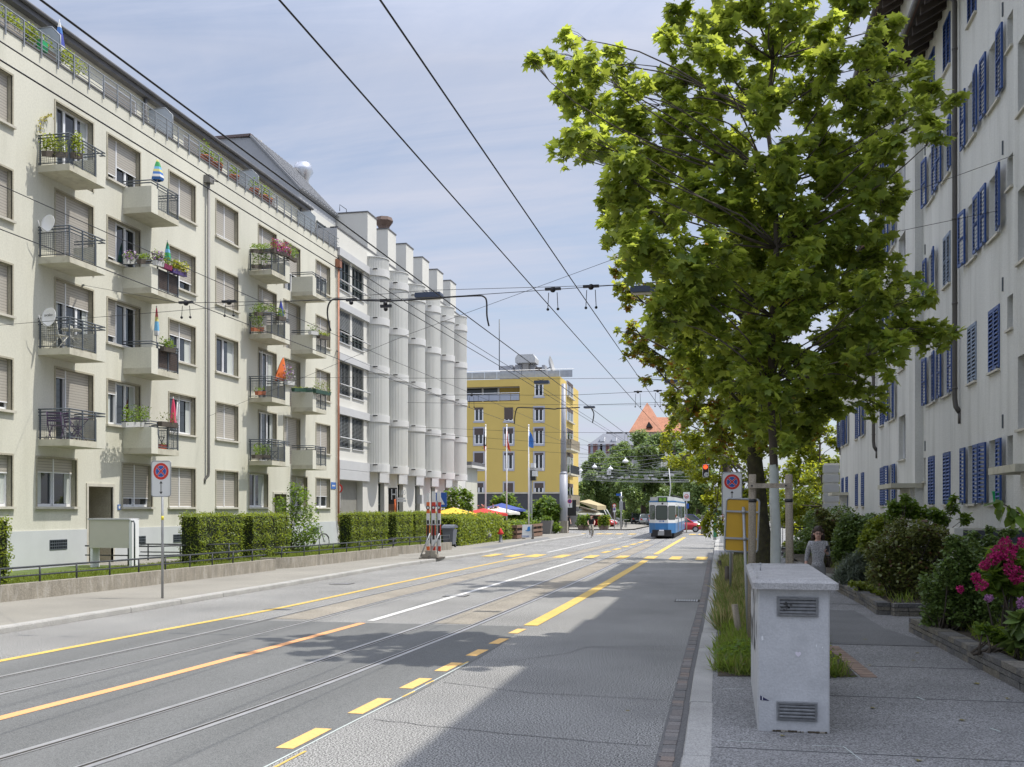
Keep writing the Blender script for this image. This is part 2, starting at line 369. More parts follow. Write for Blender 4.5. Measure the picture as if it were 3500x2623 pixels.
b = MB()
for x, y, L in ((-4.2, 5.6, .9), (-4.13, 7.25, .9), (-4.06, 8.95, .89), (-3.99, 10.63, .92), (-3.93, 12.25, .78), (-3.88, 13.65, .8), (-3.83, 15.18, .7), (-3.8, 16.6, .72), (-3.78, 18.07, .7)):
    ribbon(b, [(x, y), (x + 0.03, y + L)], 0.178, 0.0085, M_YELB)
struct(b.build('yellow_lane_dashes'))
b = MB(); ribbon(b, smooth([(-3.7, 19.35), (-3.6, 26.2), (-3.47, 44.8)]), 0.28, 0.0085, M_YEL); ribbon(b, [(-3.45, 51), (-3.28, 82)], 0.26, 0.0085, M_YEL); struct(b.build('yellow_lane_line'))
b = MB()
for x in (-11.1, -9.98, -8.92, -7.65, -6.24, -4.78, -3.45, -2.3, -1.13):
    yo = 46.3 - 0.12 * (x + 6); L = 2.9; ribbon(b, [(x, yo), (x + 0.02, yo + L)], 0.5, 0.0125, M_YEL)
for x in (-12.9, -11.2, -10.4, -9.45, -8.3, -3.0, -2.2): ribbon(b, [(x, 90), (x + .05, 93)], 0.6, 0.0125, M_YEL)
for k in range(6): ribbon(b, [(-6.2 + 0.12 * k, 52 + 4 * k), (-6.1 + .12 * k, 54.3 + 4 * k)], 0.3, 0.0125, M_YEL)
struct(b.build('crossing_stripes'))
b = MB()
for pts in ([(-3.6, 12.8), (-2.4, 12.3), (-0.7, 12.15)], [(-3.7, 10.4), (-2.2, 10.0), (-0.7, 9.75)], [(-2.4, 16.6), (-1.4, 16.5), (-0.7, 16.45)], [(-3.2, 14.6), (-2.4, 15.9), (-2.2, 16.6), (-.7, 17.0)]):
    q = subdiv(pts, .18); q = [(x + random.uniform(-.02, .02), y + random.uniform(-.025, .025)) for x, y in q]; ribbon(b, q, 0.014, 0.0045, mat('sealed_crack', (.115, .115, .113), .9))
for pts in ([(-4.05, 6), (-3.93, 8.4), (-3.88, 9.9), (-3.80, 11.6), (-3.75, 13), (-3.7, 14.5)],): ribbon(b, pts, 0.02, 0.0052, M_CHALK)
for k, (y0, y1) in enumerate(((8.0, 8.9), (11.7, 12.1), (14.2, 14.6), (12.6, 12.9))): ribbon(b, [(-3.86 + .09 * (y0 - 8) / 5, y0), (-3.84 + .09 * (y1 - 8) / 5, y1)], 0.03, 0.0056, M_YEL)
struct(b.build('road_joints'))
# drain covers
b = MB()
for x, y in ((-6.85, 25.6), (-0.95, 25.4), (-11.3, 29)):
    for k in range(9): b.box(x - 0.27 + 0.06 * k, x - 0.235 + 0.06 * k, y - 0.25, y + 0.25, 0.0, 0.0125, M_STEEL)
    b.box(x - 0.3, x + 0.3, y - 0.28, y + 0.28, 0.0, 0.008, M_GROOVE)
tag(b.build('drain_grate'), None, None, None, 'structure')
# lawn level behind the left walls
LAWN = [(-16.8, 4), (-16.55, 14), (-16.4, 20.5), (-16.05, 24), (-15.82, 28), (-15.62, 33.1), (-16.5, 33.2), (-16.5, 34.1), (-15.9, 34.25), (-15.42, 35.3), (-15.17, 39.5), (-14.87, 44.5), (-16.1, 44.6), (-16.1, 45.6), (-15.5, 45.8), (-15.15, 46.4), (-14.55, 50.7), (-14.4, 51.9), (-20.6, 51.9), (-20.6, 4)]
sheet('lawn', LAWN, 0.42, M_LAWN)
sheet('garden_path', [(-20.6, 29.8), (-17.6, 29.8), (-16.0, 33.2), (-16.0, 33.9), (-18.4, 33.9), (-20.6, 34.2)], 0.424, M_PAVL)
# garden beds on the right
sheet('garden_bed', [(3.4, -8), (3.75, 9), (3.6, 13.7), (3.46, 17), (3.35, 18.9), (5.85, 18.9), (5.85, -8)], 0.33, M_SOIL)
sheet('garden_bed', [(3.25, 21.9), (3.2, 24), (3.0, 30), (2.6, 38), (2.4, 52), (5.62, 52), (5.62, 21.9)], 0.32, M_SOIL)
# tree pits in the right pavement
PIT = [(-0.12, 13.3), (1.62, 13.6), (1.5, 19.0), (-0.12, 19.0)]
sheet('tree_pit', PIT, 0.122, M_SOIL)
sheet('tree_pit', [(-0.14, 20.2), (1.1, 20.2), (1.1, 30), (-0.2, 30)], 0.122, M_SOIL)
sheet('tree_pit', [(-0.22, 31), (1.0, 31), (0.9, 44), (-0.34, 44)], 0.122, M_SOIL)
b = MB()
M_BRICK = mat('pit_bricks', (0.24, 0.17, 0.13), 0.9, var=0.25, vs=6)
for k in range(15): b.box(1.66 - .012 * k, 1.86 - .012 * k, 13.62 + 0.2 * k, 13.8 + 0.2 * k, 0.1, 0.124, M_BRICK)
struct(b.build('brick_edging'))
# ================================================================ CREAM APARTMENT BUILDING (left)
M_CREAM = mat('cream_plaster', (0.585, 0.575, 0.485), 0.92, var=0.07, vs=0.5, var2=0.04, vs2=18, bump=0.12, bs=25, stretch=(1, 1, 0.18), dark=(0.40, 0.395, 0.315), darkamt=0.4)
M_PLINTH = mat('grey_plinth', (0.50, 0.52, 0.52), 0.9, var=0.05, vs=1, var2=0.04)
M_STONE = mat('tan_surround', (0.37, 0.345, 0.265), 0.9, var=0.1, vs=2, var2=0.12, vs2=30)
M_SILL = mat('stone_sill', (0.52, 0.495, 0.42), 0.85, var=0.12, vs=3)
M_WFRAME = mat('white_frame', (0.78, 0.79, 0.80), 0.45)
M_PANE = glassmat('window_pane', (0.018, 0.024, 0.03), 0.02, 0.8)
M_ROOM = mat('dark_room', (0.035, 0.035, 0.035), 0.9)
M_CURT = mat('curtain_cloth', (0.5, 0.53, 0.5), 0.9, var=0.15, vs=6, stretch=(6, 6, .3))
M_IRON = mat('grey_iron', (0.085, 0.1, 0.115), 0.5, var2=0.1)
M_SLAB = mat('balcony_concrete', (0.50, 0.48, 0.385), 0.9, var=0.08, vs=2, dark=(0.25, 0.22, 0.16), darkamt=0.55)
def blindmat():
    m = bpy.data.materials.new('roller_blind'); m.use_nodes = True; N = m.node_tree.nodes; L = m.node_tree.links; b = N['Principled BSDF']
    tc = N.new('ShaderNodeTexCoord'); w = N.new('ShaderNodeTexWave'); w.bands_direction = 'Z'; w.inputs['Scale'].default_value = 3.6; w.wave_profile = 'SAW'
    L.new(tc.outputs['Object'], w.inputs['Vector'])
    r = N.new('ShaderNodeValToRGB'); r.color_ramp.elements[0].color = (0.19, 0.175, 0.15, 1); r.color_ramp.elements[1].color = (0.47, 0.44, 0.385, 1); r.color_ramp.elements[1].position = 0.3
    L.new(w.outputs[0], r.inputs[0]); L.new(r.outputs[0], b.inputs['Base Color']); b.inputs['Roughness'].default_value = 0.6
    bp = N.new('ShaderNodeBump'); bp.inputs['Strength'].default_value = 0.6; bp.inputs['Distance'].default_value = 0.02; L.new(w.outputs[0], bp.inputs['Height']); L.new(bp.outputs[0], b.inputs['Normal'])
    return m
M_BLIND = blindmat()
def wall_holes(b, X, y0, y1, z0, z1, holes, depth, m, mrev, sgn):
    """wall in the plane x = X with rectangular openings (ya, yb, za, zb) and reveals going 'depth' inwards; sgn +1: street lies towards +x"""
    ys = sorted(set([y0, y1] + [v for h in holes for v in h[:2]])); zs = sorted(set([z0, z1] + [v for h in holes for v in h[2:4]]))
    ys = [y for y in ys if y0 <= y <= y1]; zs = [z for z in zs if z0 <= z <= z1]
    for ya, yb in zip(ys[:-1], ys[1:]):
        zc = None
        for za, zb in zip(zs[:-1], zs[1:]):
            cy = (ya + yb) / 2; cz = (za + zb) / 2
            if any(h[0] < cy < h[1] and h[2] < cz < h[3] for h in holes): continue
            q = [(X, ya, za), (X, yb, za), (X, yb, zb), (X, ya, zb)]
            b.quad(*(q if sgn > 0 else q[::-1]), m)
    for h in holes:
        d = h[4] if len(h) > 4 else depth
        xi = X - sgn * d; a, c, e, f = h[:4]
        b.quad((X, a, e), (X, a, f), (xi, a, f), (xi, a, e), mrev); b.quad((X, c, e), (xi, c, e), (xi, c, f), (X, c, f), mrev)
        b.quad((X, a, f), (X, c, f), (xi, c, f), (xi, a, f), mrev); b.quad((X, a, e), (xi, a, e), (xi, c, e), (X, c, e), mrev)
XL = -20.7
HZ = [(13.57, 15.06), (10.77, 12.24), (7.95, 9.45), (5.16, 6.66), (2.32, 3.83)]     # window rows, top storey first
DZ = [(12.80, 15.09), (10.0, 12.3), (7.2, 9.5), (4.4, 6.69)]                          # balcony doors
COLS = dict(O=(17.4, 19.3), P=(21.0, 22.9), A=(24.71, 26.6), B=(28.6, 30.54), C=(31.37, 33.34), D=(35.31, 37.25), E=(38.95, 40.88), F=(42.88, 44.74), G=(45.58, 47.46), H=(49.49, 51.36))
# column, row -> share of the blind let down (left half, right half)
BL = {'B': [(0, 0), (1, 1), (.3, .3), (.12, .86)], 'C': [(.85, .6), (.88, .02), (.82, .05), (.3, 0)], 'D': [(1, 1), (.75, .75), (.36, .36), (.12, .12), (1, 1)],
      'E': [(.9, .9), (1, 1), (0, 0), (.96, .96), (1, 1)], 'F': [(1, 1), (1, 1), (.05, .05), (0, 0)], 'G': [(.6, .6), (1, 1), (1, 1), (1, 1)],
      'H': [(.5, .5), (1, 1), (1, 1), (1, 1), (.62, .62)], 'A': [(1, 1), (1, 1), (1, 1), (.85, .85), (.35, .35)]}
GROUND_W = {'B0': ((27.72, 29.66), (.3, .3)), 'C0': ((32.26, 34.14), (.8, .8)), 'F0': ((41.95, 43.83), (0, 0)), 'G0': ((46.48, 48.33), (.4, .4))}
DOORS = [(30.27, 31.66, 0.42, 3.0), (44.46, 45.8, 0.42, 2.95)]
cream = thing('apartment_building', 'long cream plastered apartment block with tan window surrounds and small iron railed balconies', 'building', (XL, 30, 0.4))
holes = []; wins = []
for c, (a, e) in COLS.items():
    for r in range(5):
        if c in 'BCFG' and r == 4: continue
        z0, z1 = HZ[r]
        if c in 'BF' and r < 4: z0, z1 = DZ[r]
        if c == 'G' and r < 4: z0 = DZ[r][0]
        bl = BL.get(c, [(1, 1), (.4, .4), (1, 1), (.6, .6), (1, 1)])[r]
        holes.append((a, e, z0, z1)); wins.append((a, e, z0, z1, bl, c in 'BCFG'))
for k, ((a, e), bl) in GROUND_W.items():
    holes.append((a, e, HZ[4][0], HZ[4][1])); wins.append((a, e, HZ[4][0], HZ[4][1], bl, False))
for d in DOORS: holes.append((d[0], d[1], d[2], d[3], 1.1))
GR = [(28.28, 29.12, 0.98, 1.27), (32.92, 33.64, 0.98, 1.26), (35.56, 36.4, 0.98, 1.26), (25.2, 26.0, .98, 1.27), (48.9, 49.7, .98, 1.27)]
for g in GR: holes.append((*g, 0.12))
b = MB(); wall_holes(b, XL, 6, 52.44, 0.3, 16.33, holes, 0.27, M_CREAM, M_STONE, 1)
b.quad((XL, 52.44, .3), (-33, 52.44, .3), (-33, 52.44, 16.33), (XL, 52.44, 16.33), M_CREAM); b.quad((XL, 6, .3), (XL, 6, 16.33), (-33, 6, 16.33), (-33, 6, .3), M_CREAM)
b.quad((XL, 6, 16.33), (XL, 52.44, 16.33), (-33, 52.44, 16.33), (-33, 6, 16.33), M_SILL)
b.build('wall', None, cream)
b = MB(); yy = [6] + sorted([v for d in DOORS for v in d[:2]]) + [52.44]
for a, e in zip(yy[::2], yy[1::2]):
    hs = [g for g in GR if a < g[0] < e]; wall_holes(b, XL + 0.035, a, e, 0.3, 1.58, hs, 0.035, M_PLINTH, M_PLINTH, 1)
    b.quad((XL, a, 1.58), (XL + .035, a, 1.58), (XL + .035, e, 1.58), (XL, e, 1.58), M_PLINTH)
    for y in (a, e): b.quad((XL, y, .3), (XL + .035, y, .3), (XL + .035, y, 1.58), (XL, y, 1.58), M_PLINTH)
b.build('plinth', None, cream)
for d in DOORS:
    b = MB(); b.quad((XL - 1.1, d[0], d[2]), (XL - 1.1, d[1], d[2]), (XL - 1.1, d[1], d[3]), (XL - 1.1, d[0], d[3]), mat('door_recess', (0.2, 0.2, 0.19), 0.8))
    b.box(XL - 1.1, XL - 1.05, d[0] + 0.1, d[0] + 1.05, d[2], d[2] + 2.1, mat('dark_door', (0.09, 0.09, 0.085), 0.4)); dr = b.build('door', None, cream)
    b = MB(); b.tube([(XL - 1.03, d[0] + .95, d[2] + 1.0), (XL - 1.03, d[0] + .95, d[2] + 1.2)], .02, 6, M_STEEL); b.build('handle', None, dr)
    b = MB()
    for (y0, y1) in ((d[0] - 0.09, d[0]), (d[1], d[1] + 0.09)): b.box(XL - .05, XL + .04, y0, y1, d[2], d[3] + 0.1, M_SILL)
    b.box(XL - .05, XL + .042, d[0], d[1], d[3], d[3] + 0.1, M_SILL); b.build('door_frame', None, cream)
for g in GR:
    b = MB(); b.quad((XL - .1, g[0], g[2]), (XL - .1, g[1], g[2]), (XL - .1, g[1], g[3]), (XL - .1, g[0], g[3]), M_ROOM)
    n = 8
    for k in range(n + 1): y = g[0] + (g[1] - g[0]) * k / n; b.box(XL + .0, XL + .05, y - .012, y + .012, g[2], g[3], M_IRON)
    for k in range(4): z = g[2] + (g[3] - g[2]) * k / 3; b.box(XL + .002, XL + .052, g[0], g[1], z - .012, z + .012, M_IRON)
    b.build('basement_grille', None, cream)
def window(par, a, e, z0, z1, bl, door):
    xi = XL - 0.25
    b = MB()                                                                        # tan surround, a few cm proud
    t = 0.055
    b.box(XL - .03, XL + .025, a - t, a, z0 - (0 if door else .02), z1 + t, M_STONE); b.box(XL - .03, XL + .025, e, e + t, z0, z1 + t, M_STONE); b.box(XL - .03, XL + .026, a, e, z1, z1 + t, M_STONE)
    w = b.build('window', None, par)
    b = MB(); f = 0.055
    b.box(xi, xi + .06, a, a + f, z0, z1, M_WFRAME); b.box(xi, xi + .06, e - f, e, z0, z1, M_WFRAME); b.box(xi, xi + .058, a + f, e - f, z0, z0 + .09, M_WFRAME); b.box(xi, xi + .058, a + f, e - f, z1 - f, z1, M_WFRAME)
    m1 = a + (e - a) * (0.36 if door else 0.5)
    ms = [m1, m1 + (e - m1) * 0.5] if door else [a + (e - a) * .5]
    for m in ms: b.box(xi, xi + .066, m - .05, m + .05, z0 + .09, z1 - f, M_WFRAME)
    b.build('frame', None, w)
    b = MB(); b.quad((xi + .02, a, z0), (xi + .02, e, z0), (xi + .02, e, z1), (xi + .02, a, z1), M_PANE)
    b.build('pane', None, w)
    if max(bl) < 0.6:                                                               # curtains hang just behind the glass line of open windows
        ys = [(a + .06, a + .06 + (e - a) * random.uniform(.08, .25)), (e - .06 - (e - a) * random.uniform(.08, .25), e - .06)]
        for y0, y1 in ys:
            n = 10; b = MB()
            for k in range(n):
                ya = y0 + (y1 - y0) * k / n; yb = y0 + (y1 - y0) * (k + 1) / n; xa = xi + .024 + .008 * (k % 2); xb = xi + .024 + .008 * ((k + 1) % 2)
                b.quad((xa, ya, z0 + .1), (xb, yb, z0 + .1), (xb, yb, z1 - .06), (xa, ya, z1 - .06), M_CURT)
            b.build('curtain', None, w)
    parts = [(a, m1, bl[0]), (m1, e, bl[1])]
    if max(bl) > 0.03:
        b = MB()
        for y0, y1, k in parts:
            if k < 0.03: continue
            zb = z1 - (z1 - z0) * k
            b.box(xi + .085, xi + .1, y0 + .015, y1 - .015, zb + .03, z1, M_BLIND); b.box(xi + .08, xi + .105, y0 + .015, y1 - .015, zb, zb + .03, M_WFRAME)
        b.box(xi + .07, xi + .12, m1 - .025, m1 + .025, z0 + .05, z1, M_WFRAME)
        b.build('roller_blind', None, w)
    if not (door and z1 - z0 > 1.8):
        b = MB(); b.box(xi + .06, XL + .1, a - .09, e + .09, z0 - .075, z0 - .004, M_SILL); b.build('sill', None, w)
    return w
for wv in wins: window(cream, *wv)
# balconies: (near end, solid part, far end) pairs, four storeys each
def bars(b, p, q, r, m=None, n=6): b.tube([p, q], r, n, m or M_IRON)
def balcony(y0, y1, zs, mirror, reed=None):
    """protrudes 1.1 m; mesh rail in front, one solid plaster cheek (far side, or near side when mirrored)"""
    xo = XL + 1.1; par = cream
    b = MB(); b.box(XL, xo, y0, y1, zs - .2, zs, M_SLAB)
    if mirror: b.box(XL, xo + .003, y0 + .003, y0 + .09, zs - .197, zs + .72, M_CREAM); b.box(xo - .08, xo + .003, y0 + .09, y0 + .42, zs - .197, zs + .72, M_CREAM); ym0, ym1 = y0 + .42, y1
    else: b.box(XL, xo + .003, y1 - .09, y1 - .003, zs - .197, zs + .72, M_CREAM); b.box(xo - .08, xo + .003, y1 - .48, y1 - .09, zs - .197, zs + .72, M_CREAM); ym0, ym1 = y0, y1 - .48
    bal = b.build('balcony', None, par)
    b = MB(); zt = zs + .93
    for z in (zt, zt - .09):
        bars(b, (XL, y0 + .03, z), (xo - .03, y0 + .03, z), .022); bars(b, (xo - .03, y0 + .03, z), (xo - .03, y1 + .02, z), .022); bars(b, (XL, y1 - .03, z), (xo - .03, y1 - .03, z), .022)
    zm = zs + .74
    posts = [(xo - .03, ym0 + .03), (xo - .03, (ym0 + ym1) / 2), (xo - .03, ym1 - .03)]
    if not mirror: posts.append((XL + .06, y0 + .03))
    else: posts.append((XL + .06, y1 - .03))
    for x, y in posts: b.box(x - .02, x + .02, y - .02, y + .02, zs, zt, M_IRON)
    for z in (zs + .06, zm): bars(b, (xo - .03, ym0, z), (xo - .03, ym1, z), .016)
    ye = y0 + .03 if not mirror else y1 - .03
    for z in (zs + .06, zm): bars(b, (XL, ye, z), (xo - .03, ye, z), .016)
    b.build('railing', None, bal)
    b = MB(); s = 0.065
    k = ym0
    while k < ym1: b.box(xo - .034, xo - .026, k - .0035, k + .0035, zs + .06, zm, M_IRON); k += s
    x = XL + .03
    while x < xo - .04: b.box(x - .0035, x + .0035, ye - .004, ye + .004, zs + .06, zm, M_IRON); x += s
    z = zs + .1
    while z < zm: b.box(xo - .035, xo - .025, ym0, ym1, z - .003, z + .003, M_IRON); b.box(XL, xo - .035, ye - .005, ye + .005, z - .003, z + .003, M_IRON); z += s
    b.build('mesh_panel', None, bal)
    if reed:
        b = MB(); k = ym0 + .03
        while k < ym1 - .03: b.box(xo - .06, xo - .045, k, k + .025, zs + .06, zm + random.uniform(-.02, .03), reed); k += .028
        b.build('reed_screen', None, bal)
    return bal
M_REED = mat('brown_reed', (0.16, 0.1, 0.065), 0.9, var=0.3, vs=12)
for r in range(4):
    zs = (12.78, 9.97, 7.17, 4.38)[r]
    balcony(27.76, 29.6, zs, False); balcony(32.28, 34.12, zs, True, M_REED if r in (1, 2) else None)
    balcony(41.93, 43.8, zs, False); balcony(46.45, 48.2, zs, True)
# drainpipes
M_PIPE = mat('grey_downpipe', (0.17, 0.165, 0.155), 0.5, var=0.1, vs=1)
M_COPPER = mat('copper_pipe', (0.27, 0.115, 0.065), 0.45, metal=0.25, var=0.15, vs=2)
b = MB(); b.tube([(XL + .13, 38.1, 15.45), (XL + .13, 38.1, 3.75), (XL + .11, 38.1, 3.6), (XL + .02, 38.0, 3.45), (XL - .02, 37.98, 3.3)], .06, 10, M_PIPE); b.box(XL + .01, XL + .28, 37.92, 38.28, 15.45, 15.75, M_PIPE)
b.tube([(XL + .13, 38.1, 15.62), (XL + .45, 38.3, 15.55)], .03, 8, M_PIPE)
b.build('downpipe', None, cream)
b = MB(); b.tube([(XL + .12, 52.3, 15.3), (XL + .12, 52.3, 1.6), (XL + .14, 52.35, 1.35), (XL + .2, 52.6, 1.15), (XL + .2, 52.65, .4)], .06, 10, M_COPPER); b.box(XL + .01, XL + .27, 52.12, 52.44, 15.3, 15.75, M_COPPER); b.build('downpipe', None, cream)
# attic storey set back behind the roof terrace
XA = -21.98; M_FASCIA = mat('dark_fascia', (0.115, 0.115, 0.12), 0.7, var=0.15, vs=1)
AW = [(28.4, 29.6), (33.0, 35.2), (38.6, 40.6), (42.5, 44.6), (26.3, 27.4), (46.0, 47.5), (24.0, 25)]
b = MB(); wall_holes(b, XA, 6, 50.6, 16.33, 18.4, [(a, e, 16.4, 17.75) for a, e in AW], .12, M_CREAM, M_STONE, 1)
b.quad((XA, 50.6, 16.33), (-32, 50.6, 16.33), (-32, 50.6, 18.4), (XA, 50.6, 18.4), M_CREAM); b.build('attic_wall', None, cream)
for a, e in AW:
    b = MB(); b.box(XA - .1, XA - .06, a, e, 16.4, 17.75, M_BLIND if random.random() < .7 else M_PANE); w = b.build('attic_window', None, cream)
    b = MB(); b.box(XA - .06, XA - .02, a, a + .06, 16.4, 17.75, M_WFRAME); b.box(XA - .06, XA - .02, e - .06, e, 16.4, 17.75, M_WFRAME); b.box(XA - .06, XA - .021, a + .06, e - .06, 17.69, 17.75, M_WFRAME); b.build('frame', None, w)
b = MB(); b.box(-33, -21.72, 6, 51.3, 18.03, 18.33, M_FASCIA); b.box(-33, -21.75, 6, 51.25, 18.33, 18.39, M_ROOM)
b.tube([(-21.66, 6, 18.26), (-21.66, 51.35, 18.26)], .07, 8, M_FASCIA); b.build('roof', None, cream)
b = MB(); b.tube([(XA + .1, 50.3, 18.0), (XA + .1, 50.3, 16.4)], .06, 8, M_FASCIA); b.tube([(XA + .12, 35.6, 18.02), (XA + .12, 35.6, 16.4)], .07, 8, M_FASCIA); b.build('downpipe', None, cream)
M_RAILG = mat('galvanised_rail', (0.27, 0.29, 0.31), 0.45, metal=0.3, var2=0.1)
b = MB(); y = 10.2; xr = XL + .05
while y < 52.4:
    b.box(xr - .02, xr + .02, y - .02, y + .02, 16.12, 16.92, M_RAILG); y += .803
for z, r in ((16.92, .022), (16.72, .014), (16.55, .014), (16.42, .014)): b.tube([(xr, 8, z), (xr, 52.5, z)], r, 6, M_RAILG)
b.build('terrace_railing', None, cream)
b = MB(); b.box(XL - .3, XL + .035, 6, 52.44, 16.3, 16.36, M_FASCIA); b.build('coping', None, cream)
M_FROST = mat('frosted_glass', (0.42, 0.47, 0.52), 0.3)
for y in (29.2, 36.0, 43.4, 50.0):
    b = MB(); b.prism([(-21.95, 16.36), (-20.95, 16.36), (-20.95, 17.45), (-21.25, 17.75), (-21.95, 17.75)], y - .012, y + .012, 'y', M_FROST); p = b.build('glass_partition', None, cream)
    b = MB(); b.tube([(-20.95, y, 16.36), (-20.95, y, 17.45), (-21.25, y, 17.75), (-21.95, y, 17.75)], .025, 6, M_RAILG); b.build('frame', None, p)
# blue house number and street plate
b = MB(); b.box(XL, XL + .03, 31.95, 32.12, 2.22, 2.4, mat('blue_plate', (0.05, 0.15, 0.42), 0.4)); b.box(XL + .03, XL + .034, 31.98, 32.09, 2.26, 2.36, M_WHT); b.build('house_number', None, cream)
b = MB(); b.box(XL, XL + .03, 51.5, 52.15, 3.32, 3.68, MATS['blue_plate']); b.box(XL + .03, XL + .034, 51.62, 52.05, 3.46, 3.53, M_WHT); b.build('street_name_plate', None, cream)
# ================================================================ WHITE OFFICE BUILDING with fluted half columns
M_OFFW = mat('white_render', (0.59, 0.583, 0.535), 0.9, var=0.04, vs=0.6, var2=0.04, bump=0.1, bs=30)
M_BAND = mat('pale_grey_panel', (0.48, 0.485, 0.485), 0.6, var=0.04, vs=1.5)
M_FLUTE = mat('fluted_metal', (0.58, 0.58, 0.545), 0.5, var=0.08, vs=0.5, var2=0.05, stretch=(1, 1, .2))
M_RING = mat('ring_metal', (0.57, 0.57, 0.55), 0.55, var=0.04, vs=2)
M_WDARK = mat('dark_green_frame', (0.045, 0.06, 0.055), 0.4)
M_LOUV = mat('steel_louvre', (0.40, 0.42, 0.42), 0.4, metal=0.3)
M_GREYW = mat('grey_gable', (0.40, 0.41, 0.42), 0.9, var=0.04, vs=.6)
M_ROOFG = mat('grey_sheet_roof', (0.28, 0.285, 0.29), 0.6, var=0.08, vs=1)
office = thing('office_building', 'white office building with six fluted half round columns and grey roof boxes', 'building', (XL, 66, 0.4))
XO = -20.72; WZ = [(14.3, 16.03), (11.4, 13.18), (8.53, 10.34), (5.64, 7.42)]
yc = [58.2 + 3.75 * k for k in range(6)]
bays = [(52.56, 54.42), (54.73, 56.6)]
for k in range(5): bays.append((yc[k] + 1.05, yc[k + 1] - 1.05))
hs = [(a, e, z0, z1) for a, e in bays for z0, z1 in WZ]
gr = [(52.75, 56.45, 0.4, 3.84, .5)] + [(y + 0.95, y + 2.1, 0.4, 3.82, .35) for y in yc[:5]] + [(79.0, 80.0, .4, 3.8, .35)]
b = MB(); wall_holes(b, XO, 52.45, 80.4, 0.3, 17.55, hs + gr, 0.18, M_OFFW, M_OFFW, 1)
b.quad((XO, 80.4, .3), (-34, 80.4, .3), (-34, 80.4, 17.55), (XO, 80.4, 17.55), M_OFFW); b.quad((XO, 52.45, 16), (XO, 52.45, 17.55), (-24, 52.45, 17.55), (-24, 52.45, 16), M_GREYW)
b.quad((XO, 52.45, 17.55), (XO, 80.4, 17.55), (-34, 80.4, 17.55), (-34, 52.45, 17.55), M_ROOFG); b.build('wall', None, office)
for (z0, z1) in ((16.04, 16.46), (13.2, 13.58), (10.36, 10.76), (7.42, 7.84), (4.42, 4.92), (3.86, 4.405)):
    b = MB(); b.box(XO - .02, XO + .16, 52.46, 57.26, z0, z1, M_BAND); b.build('cornice_band', None, office)
    for k in range(5): b = MB(); b.box(XO - .02, XO + .1, yc[k] + .92, yc[k + 1] - .92, z0, z1, M_BAND); b.build('cornice_band', None, office)
for i, (a, e) in enumerate(bays):
    for r, (z0, z1) in enumerate(WZ):
        b = MB(); xi = XO - .14
        b.quad((xi - .02, a, z0), (xi - .02, e, z0), (xi - .02, e, z1), (xi - .02, a, z1), M_PANE); w = b.build('window', None, office)
        b = MB(); n = 3
        for k in range(n + 1): y = a + .035 + (e - a - .07) * k / n; b.box(xi - .02, xi + .04, y - .04, y + .04, z0, z1, M_WDARK)
        b.box(xi - .02, xi + .038, a, e, z0, z0 + .1, M_WDARK); b.box(xi - .02, xi + .038, a, e, z1 - .08, z1, M_WDARK); b.box(xi - .02, xi + .036, a, e, z0 + .42, z0 + .47, M_WDARK); b.build('frame', None, w)
        if r > 0 and i < 2 or (r > 0 and random.random() < .5):
            zb = z0 + (0.75 if r == 1 else 0.05); b = MB(); z = z1 - .03
            while z > zb:
                b.add([(xi + .10, a, z), (xi + .10, e, z), (xi + .145, e, z - (.06 if r == 1 else .028)), (xi + .145, a, z - (.06 if r == 1 else .028))], [(0, 1, 2, 3)], M_LOUV); z -= .075
            b.build('louvre_blind', None, w)
        if i < 2:
            b = MB(); b.box(XO - .03, XO + .07, a - .02, e + .02, z0 - .06, z0 - .005, M_BAND); b.build('sill', None, w)
for z in (6.15, 9.05, 11.9, 14.72):
    b = MB(); b.tube([(XO + .16, 52.5, z), (XO + .16, 57.35, z)], .04, 8, M_BAND); b.build('guard_bar', None, office)
for k, y in enumerate(yc):
    b = MB(); rr = .93; nr = 30; prof = []
    for j in range(nr + 1):
        q = -math.pi / 2 + math.pi * j / nr; w_ = math.pi / nr * .28
        for qq, d in ((q - w_, 0), (q - w_ * .5, .022), (q + w_ * .5, .022), (q + w_, 0)): prof.append((XO + (rr + d) * math.cos(qq), y + (rr + d) * math.sin(qq)))
    for p, q in zip(prof[:-1], prof[1:]): b.quad((*p, 4.47), (*q, 4.47), (*q, 17.1), (*p, 17.1), M_FLUTE)
    b.add([(*p, 17.09) for p in prof], [tuple(range(len(prof)))], M_FLUTE); c = b.build('fluted_column', None, office)
    def half(b, r, z0, z1, m, n=24):
        P = [(XO + r * math.cos(-math.pi / 2 + math.pi * j / n), y + r * math.sin(-math.pi / 2 + math.pi * j / n)) for j in range(n + 1)]
        b.prism(P, z0, z1, 'z', m)
    for z0, z1 in ((16.0, 16.42), (13.13, 13.55), (10.25, 10.67), (7.38, 7.79), (4.44, 4.9)):
        b = MB(); half(b, 1.0, z0, z1, M_RING); b.box(XO + .35, XO + .62, y - .99, y - .93, z1 - .09, z1 - .03, M_ROOM); b.build('ring', None, c)
    b = MB(); half(b, .985, 17.08, 17.13, M_RING); b.build('cap', None, c)
    # grey roof box above the bay
    xb = -25.4 if k == 0 else -23.2
    b = MB(); b.box(xb, -21.02, y - .1, y + 1.5, 17.4, 19.98, M_OFFW); t = b.build('roof_box', None, office)
    b = MB(); b.box(xb - .03, -20.98, y - .14, y + 1.54, 19.98, 20.05, M_FASCIA); b.build('coping', None, t)
b = MB(); b.box(XO - .4, XO + .04, 52.45, 80.4, 17.52, 17.6, M_FASCIA); b.build('coping', None, office)
